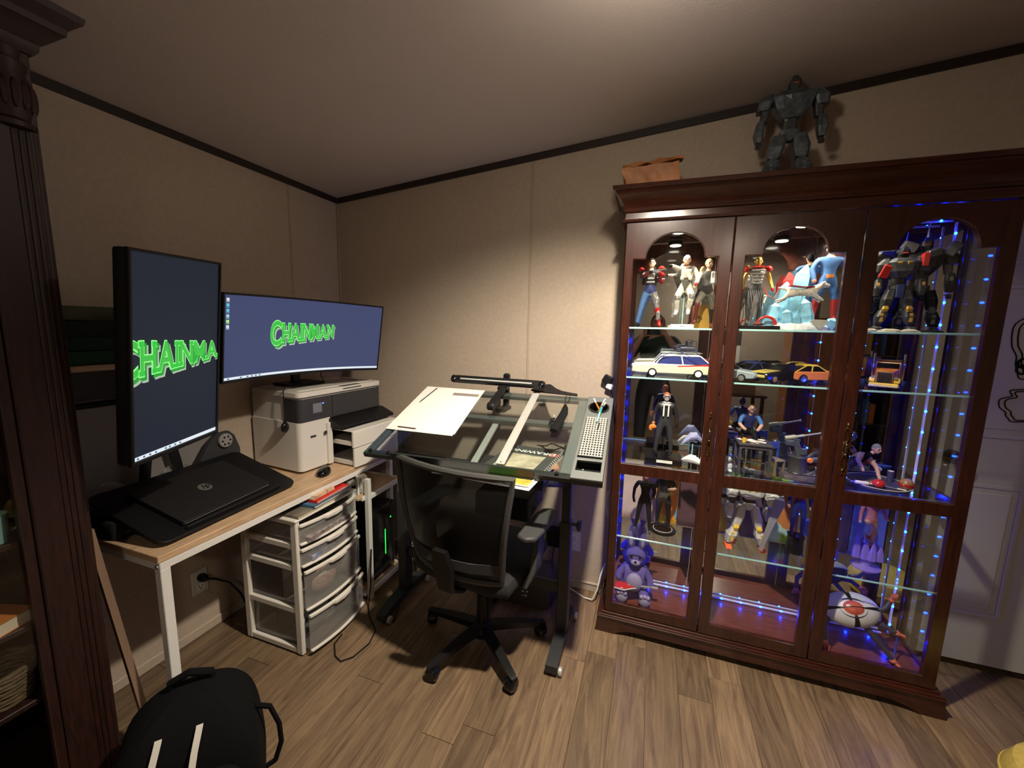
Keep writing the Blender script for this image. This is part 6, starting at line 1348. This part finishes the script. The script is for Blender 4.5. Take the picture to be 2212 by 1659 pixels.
# bar lamp on a folding arm
t = tthing('bar_lamp', 'black bar lamp on a folding arm clamped behind the drafting table', 'lamp', .45, .63)
b = B().prism(rrect(-.245, .245, -.018, .018, .016, 4), .024, 'xy', 0, bev=.003); BM = Matrix.Translation((.418, .625, .042)) @ Matrix.Rotation(-.02, 4, 'Z') @ Matrix.Rotation(.55, 4, 'X'); b.xf(BM); tput(b, t, 'bar', 'black_plastic')
b = B().b2(-.205, .195, -.0075, .0015, .0235, .0252, .0005); b.xf(BM); tput(b, t, 'diffuser_strip', mat('lamp_strip', (.36, .37, .36), .4))
for s in (-1, 1):
    b = B().lathe([(.001, -.014), (.017, -.014), (.019, -.010), (.019, .010), (.017, .014), (.001, .014)], (s*.245, 0, .012), 16, 'y'); b.xf(BM); tput(b, t, 'end_cap', 'black_gloss')
tput(B().loft([[(x-.013, y-.0, z-.012), (x+.013, y, z-.012), (x+.013, y+.0, z+.012), (x-.013, y, z+.012)] for x, y, z in ((.452, .418, .026), (.456, .47, .032), (.466, .56, .036), (.470, .61, .034))]).lathe([(.001, -.016), (.018, -.016), (.020, -.012), (.020, .012), (.018, .016), (.001, .016)], (.452, .418, .022), 16, 'x'), t, 'lower_arm', 'black_plastic')
b = B().loft([[(x-.014, y-.012, z), (x+.014, y-.012, z), (x+.014, y+.012, z), (x-.014, y+.012, z)] for x, y, z in ((-.735, 2.025, 1.06), (-.735, 2.025, 1.20), (-.735, 2.025, 1.245))]).b2(-.76, -.71, 1.93, 2.04, 1.055, 1.075, .003).b2(-.752, -.718, 2.01, 2.042, 1.215, 1.252, .008)
b.make('clamp_post', 'black_plastic', t, world=True)
tput(B().box((.46, .60, .034), (.05, .06, .025), .006), t, 'arm_joint', 'black_gloss')
# drafting brush
t = tthing('drafting_brush', 'black curved drafting brush along the rear edge of the glass', 'brush', .73, .63)
tput(B().prism([(.655, .618), (.845, .604), (.845, .620), (.80, .630), (.765, .640), (.73, .662), (.705, .690), (.69, .705), (.66, .70), (.64, .662), (.60, .640), (.60, .628)], .010, 'xy', .002, bev=.003), t, 'handle', 'black_plastic')
# black pouch hung by a cord loop, small charm
t = tthing('cord_pouch', 'black fabric pouch with a cord loop lying on the glass beside the ruler', 'pouch', .81, .42)
tput(B().tube([(.792, .612, .006), (.789, .58, .006), (.797, .53, .008), (.803, .50, .008), (.807, .53, .008), (.812, .58, .006), (.806, .612, .006)], .0016, 5), t, 'cord', 'black_matte')
b = B().loft([[(cx+w_*math.cos(a), y, .012+.010*math.sin(a)) for a in [2*PI*i/12 for i in range(12)]] for cx, y, w_ in ((.803, .495, .006), (.807, .470, .014), (.808, .42, .019), (.800, .36, .022), (.792, .30, .021), (.787, .275, .017))]); tput(b, t, 'pouch', mat('pouch_black', (.008, .008, .008), .9, spec=.1, bump=.5, scale=90), noise=.001)
tput(B().lathe([(.001, 0), (.007, 0), (.007, .004), (.001, .004)], (.791, .492, .004), 10), t, 'toggle', 'gold')
t = tthing('feather_charm', 'wispy black feather charm beside the black pouch', 'charm', .765, .37)
b = B()
for k in range(10): b.tube([(.772, .385, .008), (.768-.003*k+.012, .36-.006*(k % 4), .010+.003*(k % 3)), (.752+.003*(k % 5), .325+.008*(k % 4), .004)], .0011, 4)
tput(b, t, 'barbs', 'black_matte'); tput(B().ball((.765, .405, .008), (.006, .010, .003), 8), t, 'bead', 'silver')
# pens in the cup
cupx, cupy = TW+.002+.058, .508
PENS = [('orange', (.03, .01), 'white-tipped orange pen in the tray cup nearest the glass'), ('brown_hair', (-.03, .012), 'brown pen leaning to the cabinet in the tray cup'), ('orange', (-.022, -.008), 'second orange pen leaning to the cabinet in the tray cup'), ('blue_cloth', (-.036, -.004), 'blue and white pen in the tray cup')]
for m, (ox, oy), lb in PENS:
    p0 = Vector((cupx+ox*.9, cupy+oy, -.066)); p1 = Vector((cupx-ox*1.0, cupy+oy*2+.01, .042))
    t = thing('pen', lb, 'pen', tuple(TM @ p0), 0, 'pens in the tray cup')
    d = (p1-p0).normalized(); b = B().cyl(p0, p0+d*.098, .0042, n=8); tput(b, t, 'barrel', m)
    tput(B().cyl(p0+d*.098, p0+d*.118, .0044, .0036, n=8), t, 'cap', 'pure_white')
t = tthing('marker', 'translucent teal marker lying on the perforated mat below the cup', 'marker', cupx, .42, .010)
tput(B().cyl((cupx+.004, .37, .0145), (cupx+.010, .445, .017), .005, n=10), t, 'barrel', mat('pale_teal', (.22, .40, .40), .25)); tput(B().cyl((cupx+.010, .445, .017), (cupx+.014, .49, .0185), .0062, n=10), t, 'cap', 'teal')
t = tthing('hobby_knife', 'slim black hobby knife lying on the perforated mat', 'knife', cupx, .33, .010)
tput(B().cyl((cupx+.012, .315, .0115), (cupx+.016, .365, .0125), .003, n=8), t, 'handle', 'black_plastic'); tput(B().cyl((cupx+.0165, .365, .0125), (cupx+.018, .39, .0125), .0022, .0004, n=6), t, 'blade', 'steel')
t = tthing('clip_pile', 'green and clear clip lying in the open tray well', 'clip', cupx, .07, -.040)
tput(B().tube([(cupx+.012*math.cos(a)+.005, .068+.010*math.sin(a), -.034) for a in [2*PI*k/14 for k in range(14)]], .003, 6, True).cyl((cupx-.022, .075, -.042), (cupx-.020, .080, -.020), .0035, n=8), t, 'loop', mat('clip_green', (.18, .38, .28), .25))
# under the glass: sketch pad, coiled cable, papers, magazine
t = thing('sketch_pad', 'dark grey drawing pad with a cream cover picture seen through the glass', 'pad', (-.475, 1.635, .9155), math.radians(-3))
B().b2(-.15, .11, -.17, .155, 0, .016, .001).make('pages', 'cream', t)
B().b2(-.152, .112, -.172, .157, .016, .0175, .0005).make('cover', mat('pad_cover', (.060, .062, .062), .6), t)
B().b2(-.115, .060, -.155, .035, .0176, .0182).make('cover_picture', mat('sketch_print', (.74, .64, .46), .7, col2=(.36, .30, .22), scale=26), t)
tb = text_bm('DRAWING', .046, .0003, .0012, 'CENTER'); tb.xf(Matrix.Translation((-.02, .098, .0180)) @ Matrix.Rotation(PI, 4, 'Z')); tb.make('title', mat('title_white', (.8, .8, .78), .6), t)
B().b2(.062, .105, .055, .10, .0176, .0182).make('red_badge', mat('badge', (.45, .10, .07), .5), t)
for k in range(14): B().tube([(.108+.008*math.cos(a), -.155+.022*k, .010+.012*math.sin(a)) for a in [2*PI*i/10 for i in range(10)]], .0012, 5, True).make('spiral_ring', 'pure_white', t)
t = thing('red_print', 'red printed card lying beside the drawing pad under the glass', 'card', (-.375, 1.64, .9155), .3)
B().b2(-.022, .022, -.065, .065, 0, .002).make('card', mat('red_print', (.42, .085, .06), .5, col2=(.5, .3, .2), scale=18), t)
pts = []
for k in range(60):
    a = k*.42; r = .06+.012*math.sin(k*1.7); pts.append((-.42+r*math.cos(a), 1.80+r*.55*math.sin(a), .9365+.003*(k % 5)))
tag(B().tube(pts, .0022, 5).make('coiled_cable', 'black_plastic'), 'thin black coiled cable behind the drawing pad', 'cable')
for k, (lb, x0, x1, y0, y1, m) in enumerate((('white paper with a grey edge poking out under the table front', -.80, -.50, 1.345, 1.45, 'paper_white'), ('green and yellow printed page poking out under the table front', -.585, -.395, 1.350, 1.46, None), ('white booklet at the bottom of the pages under the table', -.66, -.385, 1.335, 1.455, 'pure_white'))):
    t = thing('loose_page', lb, 'paper', ((x0+x1)/2, (y0+y1)/2, .919-.0015*k+(.004 if k == 1 else 0)), -.03*k)
    if m is None:
        m = MATS['paper_white']; w2 = (x1-x0)/2
        B().b2(-w2, .02, -.048, .02, .0006, .0011).make('green_band', mat('green_print', (.13, .42, .04), .5), t)
        B().b2(.02, w2-.004, -.048, .01, .0006, .0011).make('yellow_band', mat('yellow_print', (.60, .52, .06), .5, col2=(.55, .25, .05), scale=20), t)
    B().box((0, 0, 0), (x1-x0, y1-y0, .0012)).make('sheet', m, t)
t = thing('cloth_bag', 'dark brown cloth bag with a small white mark on the floor behind the chair', 'bag', (-.62, 2.01, 0))
B().loft([[(x*s, y*s, z) for x, y in rrect(-.24, .20, -.10, .12, .05, 4)] for s, z in ((.94, 0), (1, .03), (.98, .11), (.86, .165), (.5, .185))]).make('body', mat('bag_brown', (.055, .042, .034), .85, bump=.5, scale=30), t, noise=.003)
b = B()
for x, z, r in ((0, .115, .014), (-.012, .09, .009), (.012, .092, .008), (.004, .068, .010), (-.014, .066, .006)): b.ball((.055+x, -.104, z), (r, .004, r*.8), 8)
b.make('printed_mark', 'silver', t)
t = thing('power_brick', 'black power brick fixed to the wall beside the outlet', 'adapter', (-.455, 2.176, .25))
B().b2(-.055, .035, -.055, 0, 0, .105, .006).make('case', 'black_plastic', t); B().tube([(-.01, -.03, 0), (-.02, -.04, -.10), (-.05, -.07, -.20), (-.15, -.12, -.246)], .003, 6).make('lead', 'black_plastic', t)
def outlet(name, label, M):
    t = thing(name, label, 'outlet', tuple(M.to_translation())); t.matrix_world = M; t.rotation_euler = M.to_euler(); MW[t.name] = M
    B().b2(-.036, .036, -.006, 0, -.058, .058, .003).make('plate', 'white_plastic', t)
    for z in (-.024, .024):
        B().b2(-.017, .017, -.008, -.006, z-.015, z+.015, .003).make('socket', 'pure_white', t)
        B().b2(-.008, -.0055, -.0085, -.0078, z-.003, z+.008).b2(.0055, .008, -.0085, -.0078, z-.003, z+.008).b2(-.003, .003, -.0085, -.0078, z-.011, z-.006).make('slots', 'black_matte', t)
outlet('power_outlet', 'white wall outlet beside the drafting table leg', Matrix.Translation((-.355, 2.176, .285)))
outlet('power_outlet', 'white wall outlet under the desk with a black plug', Matrix.Translation((-1.966, 1.178, .27)) @ Matrix.Rotation(PI/2, 4, 'Z'))
t = thing('black_plug', 'black plug and cord in the outlet under the desk', 'cord', (-1.955, 1.178, .295))
B().lathe([(.001, 0), (.017, 0), (.020, .012), (.016, .034), (.006, .045), (.001, .045)], n=14, axis='x').make('plug', 'black_plastic', t)
B().tube([(.04, 0, 0), (.07, .02, -.005), (.09, .07, -.05), (.09, .12, -.14), (.07, .16, -.24), (.05, .19, -.29)], .005, 7).make('lead', 'black_plastic', t)
t = thing('wall_adapter', 'black adapter and white plug on the wall at the cabinet side', 'adapter', (-.215, 2.176, 1.20))
B().box((0, -.02, .035), (.05, .035, .045), .006, (0, .5, 0)).make('adapter', 'black_plastic', t); B().box((.012, -.025, .0), (.034, .03, .03), .005, (0, .4, 0)).make('white_plug', 'pure_white', t)
B().tube([(.02, -.03, -.01), (.035, -.025, -.08), (.05, -.015, -.20), (.06, -.01, -.40)], .0025, 6).make('lead', 'black_plastic', t)
tag(B().tube([(-.62, 2.14, .012), (-.48, 2.155, .012), (-.40, 2.16, .01), (-.34, 2.13, .006), (-.27, 2.09, .006), (-.225, 2.07, .02), (-.200, 2.07, .09), (-.190, 2.09, .16), (-.172, 2.12, .22)], .0042, 7).make('white_cable', 'pure_white'), 'white cable looping over the floor into the cabinet side', 'cable')
tag(B().tube([(-.178, 2.16, .62), (-.186, 2.16, .56), (-.178, 2.16, .48)], .003, 6).make('white_cable', 'pure_white'), 'short white cable end showing by the cabinet wall', 'cable')
tag(B().tube([(-1.36, 1.66, .30), (-1.355, 1.64, .10), (-1.34, 1.60, .006), (-1.29, 1.545, .004), (-1.20, 1.48, .004), (-1.175, 1.40, .004), (-1.19, 1.31, .004), (-1.225, 1.27, .004), (-1.27, 1.285, .004), (-1.325, 1.34, .004), (-1.335, 1.40, .004)], .0034, 6).make('floor_cord', 'black_plastic'), 'thin black cord curling on the floor beside the drawer cart', 'cord')
tag(B().tube([(-1.25, 1.70, .004), (-1.19, 1.66, .004), (-1.15, 1.56, .004), (-1.24, 1.55, .004)], .0034, 6).make('floor_cord', 'black_plastic'), 'second black cord on the floor near the tower stand', 'cord')
tag(B().tube([(-1.36, 1.972, .60), (-1.352, 1.975, .40), (-1.34, 1.985, .25), (-1.33, 2.0, .10), (-1.30, 1.99, .006), (-1.26, 1.94, .004)], .0034, 6).make('hanging_cord', 'black_plastic'), 'black cord hanging down the far leg of the tower stand', 'cord')

# ================================================================== FLOOR ITEMS NEAR THE CAMERA
t = thing('backpack', 'black backpack with two pale strap stripes on the floor by the desk', 'bag', (-1.225, .675, 0), math.radians(50))
BK = mat('bag_fabric', (.0045, .0045, .005), .95, spec=.12, bump=.5, scale=40)
secs = ((.165, .12, 0, 0), (.178, .135, .04, 0), (.180, .135, .16, 0), (.172, .13, .26, .005), (.150, .115, .33, .012), (.105, .085, .38, .02), (.04, .04, .41, .03))
B().loft([[(x*a/.2, y*d/.14+o, z) for x, y in rrect(-.20, .20, -.14, .14, .07, 4)] for a, d, z, o in secs]).make('main_bag', BK, t, noise=.007).modifiers.new('soft', 'SUBSURF').render_levels = 2
B().loft([[(x*s, -.145+y, z) for x, y in rrect(-.14, .14, -.055, .02, .025, 3)] for s, z in ((.95, .02), (1, .05), (1, .20), (.9, .245), (.6, .262))]).make('front_pocket', BK, t, noise=.004).modifiers.new('soft', 'SUBSURF').render_levels = 2
B().tube([(-.05, .06, .37), (-.045, .05, .425), (0, .045, .445), (.05, .05, .422), (.055, .06, .365)], .012, 8).make('top_handle', BK, t)
for k, xs in enumerate((-.055, .035)): B().loft([[(x-.008, y-.003, z), (x+.008, y-.003, z), (x+.008, y+.004, z+.003), (x-.008, y+.004, z+.003)] for x, y, z in ((xs, -.085, .365), (xs-.01, -.125, .325), (xs-.018, -.162, .275), (xs-.020, -.200, .21), (xs-.02, -.206, .05))]).make('strap_stripe', mat('strap_pale', (.52, .49, .45), .7), t)
B().tube([(.160, .0, .29), (.20, -.005, .27), (.222, -.01, .20), (.225, -.01, .13), (.205, -.01, .07), (.17, -.0, .05)], .008, 6).make('side_strap', BK, t)
t = thing('leaning_board', 'bare wooden batten leaning between the china cabinet and the desk', 'board', (-1.60, .745, 0))
B().loft([[(x-.008, y-.010, z), (x+.008, y-.010, z), (x+.008, y+.010, z), (x-.008, y+.010, z)] for x, y, z in ((.01, .012, 0), (-.015, -.072, .85))]).make('batten', mat('raw_pine', (.26, .165, .105), .7, var=.15, scale=20, stretch=(1, 1, .1)), t)
t = thing('yellow_cushion', 'soft yellow round cushion on the floor at the cabinet corner', 'cushion', (1.345, 1.57, 0), .2)
B().lathe([(.001, 0), (.12, .004), (.165, .04), (.172, .085), (.15, .135), (.09, .165), (.03, .170), (.001, .168)], n=28).make('cushion', mat('yellow_plush', (.62, .46, .10), .95, var=.12, scale=60, bump=.6, bscale=300), t)
t2 = B().tube([(.172*math.cos(a), .172*math.sin(a), .08) for a in [2*PI*k/36 for k in range(36)]], .004, 6, True).make('piping', 'yellow_plush', t)
# things behind the china cabinet glass
t = thing('mustard_jar', 'mustard yellow canister behind the china cabinet glass', 'canister', (-1.66, .47, .9165))
B().lathe([(.001, 0), (.052, 0), (.056, .01), (.056, .14), (.048, .155), (.001, .156)], n=24).make('canister', mat('mustard', (.30, .20, .05), .5), t); B().lathe([(.001, .156), (.05, .156), (.05, .172), (.001, .175)], n=24).make('lid', 'mustard', t)
t = thing('teal_mug', 'pale teal mug beside the mustard canister in the china cabinet', 'mug', (-1.585, .475, .9165))
B().lathe([(.001, 0), (.030, 0), (.034, .075), (.031, .075), (.028, .006), (.001, .005)], n=20).make('cup', mat('mint', (.25, .50, .45), .4), t); B().tube([(0, .033, .06), (0, .055, .055), (0, .055, .025), (0, .032, .018)], .004, 6).make('handle', 'mint', t)
book('story_book', 'orange and white book on a middle shelf of the china cabinet', (-1.60, .435, .6765), (.12, .15, .035), .3, mat('orange_cover', (.60, .20, .05), .5))
t = thing('wicker_basket', 'small wicker basket on the lower china cabinet shelf', 'basket', (-1.62, .46, .4565))
b = B()
for k in range(9): b.tube([((.055+.002*k)*math.cos(a)+0, (.055+.002*k)*math.sin(a), .008+.0115*k+.002*math.sin(8*a+k*PI)) for a in [2*PI*i/24 for i in range(24)]], .006, 5, True)
b.make('weave', mat('wicker', (.12, .08, .04), .8, var=.3, scale=80), t); B().lathe([(.001, 0), (.055, 0), (.055, .008), (.001, .008)], n=20).make('bottom', 'wicker', t)

# ================================================================== THE OTHER END OF THE ROOM, seen in the cabinet mirror
t = thing('oak_wardrobe', 'narrow orange oak two-door wardrobe across the room, seen in the mirror', 'wardrobe', (1.58, -.86, 0))
B().b2(-.18, .18, -.20, .16, 0, 1.66, .004).make('carcass', W_ORANGE, t)
for s in (-1, 1):
    d = B().b2(s*.088-.086, s*.088+.086, .16, .182, .06, 1.62, .004).make('door', W_ORANGE, t)
    B().ball((s*.018, .192, .9), .010, 10).make('knob', 'brass', d)
t = thing('dark_bookcase', 'dark red wooden bookcase across the room, seen in the mirror', 'bookcase', (2.36, -1.55, 0))
for x in (-.27, .24): B().b2(x, x+.03, -.16, .16, 0, 1.95, .003).make('side', W_DARK, t)
for z in (.05, .45, .85, 1.25, 1.6, 1.92): B().b2(-.24, .24, -.15, .15, z, z+.02, .002).make('shelf', W_DARKH, t)
B().b2(-.25, .25, -.16, -.15, 0, 1.95).make('back', W_DARK, t)
SP = ['dark_red', 'navy', 'teal', 'cream', 'charcoal', 'orange', 'gold', 'jeans']
for r_, z in enumerate((.47, .87, 1.27)):
    x = 2.36-.22
    for k in range(8):
        wd_ = .028+.012*((k*5+r_) % 3); hh = .20+.03*((k*3+r_) % 4)
        b = B().b2(0, wd_, -.08, .08, 0, hh, .002).make('shelf_book', SP[(k*3+r_) % 8]); b.location = (x, -1.50, z+.0005); x += wd_+.003
        tag(b, '%s hardback, %s book on the %s shelf of the dark bookcase across the room' % (('dark red', 'navy', 'teal', 'cream', 'charcoal', 'orange', 'gold', 'denim blue')[(k*3+r_) % 8], ('first', 'second', 'third', 'fourth', 'fifth', 'sixth', 'seventh', 'eighth')[k], ('lower', 'middle', 'upper')[r_]), 'book', 'books in the far bookcase')
t = thing('side_table', 'low dark table across the room carrying boxes, seen in the mirror', 'table', (1.0, -1.55, 0))
B().b2(-.35, .35, -.28, .28, .70, .73, .003).make('tabletop', W_DARKH, t)
for x in (-.31, .31):
    for y in (-.24, .24): B().b2(x-.02, x+.02, y-.02, y+.02, 0, .70, .003).make('leg', W_DARK, t)
t = thing('cardboard_box', 'brown cardboard box on the low table across the room', 'box', (1.10, -1.50, .7305), .2)
B().b2(-.16, .16, -.13, .13, 0, .20, .003).make('carton', mat('kraft', (.34, .22, .13), .8), t); B().b2(-.16, .16, -.02, .02, .20, .2015).make('tape', 'cream', t)
t = thing('wall_calendar', 'white paper calendar with a dark picture on the far wall', 'calendar', (1.05, -2.395, 1.05))
B().b2(-.16, .16, 0, .006, 0, .25).make('page', 'pure_white', t); B().b2(-.16, .16, 0, .006, .252, .46).make('picture', mat('dark_print', (.08, .06, .05), .6, var=.6, scale=12), t)
t = thing('play_rug', 'colourful patched play rug on the floor at the far end of the room', 'rug', (1.0, -.85, 0))
B().b2(-.75, .75, -.5, .5, 0, .008, .003).make('rug', patch_mat('rug_print', [(.70, .45, .05), (.60, .20, .03), (.10, .28, .42), (.25, .40, .12), (.5, .5, .45)], 3.2), t)

# ================================================================== THE PHOTOGRAPHER, seen in the cabinet mirror
H = 1.74
ph = thing('person', 'person in a dark green T-shirt holding up a phone, seen in the cabinet mirror', 'person', (.035, -.40, 0), PI)
def L2(x, y, z): v = Matrix.Rotation(-PI, 4, 'Z') @ (Vector((x, y, z))-Vector((.035, -.40, 0))); return tuple(v/H)
pose = {'elR': L2(-.25, -.25, 1.20), 'wrR': L2(-.125, -.085, 1.425), 'haR': L2(-.108, -.062, 1.455), 'elL': L2(.31, -.25, 1.20), 'wrL': L2(.135, -.085, 1.425), 'haL': L2(.115, -.062, 1.455)}
mat('shirt_green', (.022, .045, .028), .85)
o, J = body_mesh('body', H, pose, {'wrL': .017, 'wrR': .017, 'haL': .013, 'haR': .013}, dict(torso='shirt_green', arm='shirt_green', fore='skin_tone', hips='charcoal', thigh='charcoal', shin='charcoal', foot='black_matte', skin='skin_tone', hand='skin_tone', neck='skin_tone'), ph, 1.12)
head_parts(H, J, ph, 'skin_tone', 'brown_hair', 0, -.12, k=.86)
PM = CAM_M @ Matrix.Translation((0, -.012, .020))
pho = thing('phone', 'black smartphone held sideways at eye level, seen in the cabinet mirror', 'phone', tuple(PM.to_translation()))
b = B().prism(rrect(-.080, .080, -.038, .038, .010, 4), .008, 'xy', -.004, bev=.0015); b.xf(PM); b.make('body', 'black_gloss', pho, world=True)
for s in (-1, 1):
    # palm behind the phone's short edge, four fingers over the back, thumb from the palm side
    px = s*.098
    pts = {'w': (px+s*.022, -.078, .028), 'p': (px+s*.006, -.030, .020), 'k': (px, .002, .012)}
    rad = {'w': .021, 'p': .021, 'k': .019}; ed = [('w', 'p'), ('p', 'k')]
    for f in range(4):
        y0 = .018-.017*f; ln = (.026, .030, .028, .021)[f]
        a, bb, c = 'a%d' % f, 'b%d' % f, 'c%d' % f
        pts[a] = (px-s*.004, y0+.004, .004); pts[bb] = (px-s*.010, y0+.010+.004*(1.5-f), -.018); pts[c] = (px-s*(.012+ln), y0+.010+.006*(1.5-f), -.020+.004)
        rad.update({a: .0085, bb: .0080, c: .0068}); ed += [('k', a), (a, bb), (bb, c)]
    pts['t0'] = (px-s*.004, -.036, .030); pts['t1'] = (px-s*.022, -.046, .032); pts['t2'] = (px-s*.040, -.036, .026)
    rad.update({'t0': .0105, 't1': .0092, 't2': .0078}); ed += [('p', 't0'), ('t0', 't1'), ('t1', 't2')]
    me = skin_body(pts, ed, rad, 1, 1)
    me.transform(CAM_M); me.transform(MW[ph.name].inverted()); me.materials.append(MATS['skin_tone'])
    for p in me.polygons: p.use_smooth = True
    ho = bpy.data.objects.new('hand', me); COL.objects.link(ho); ho.parent = ph
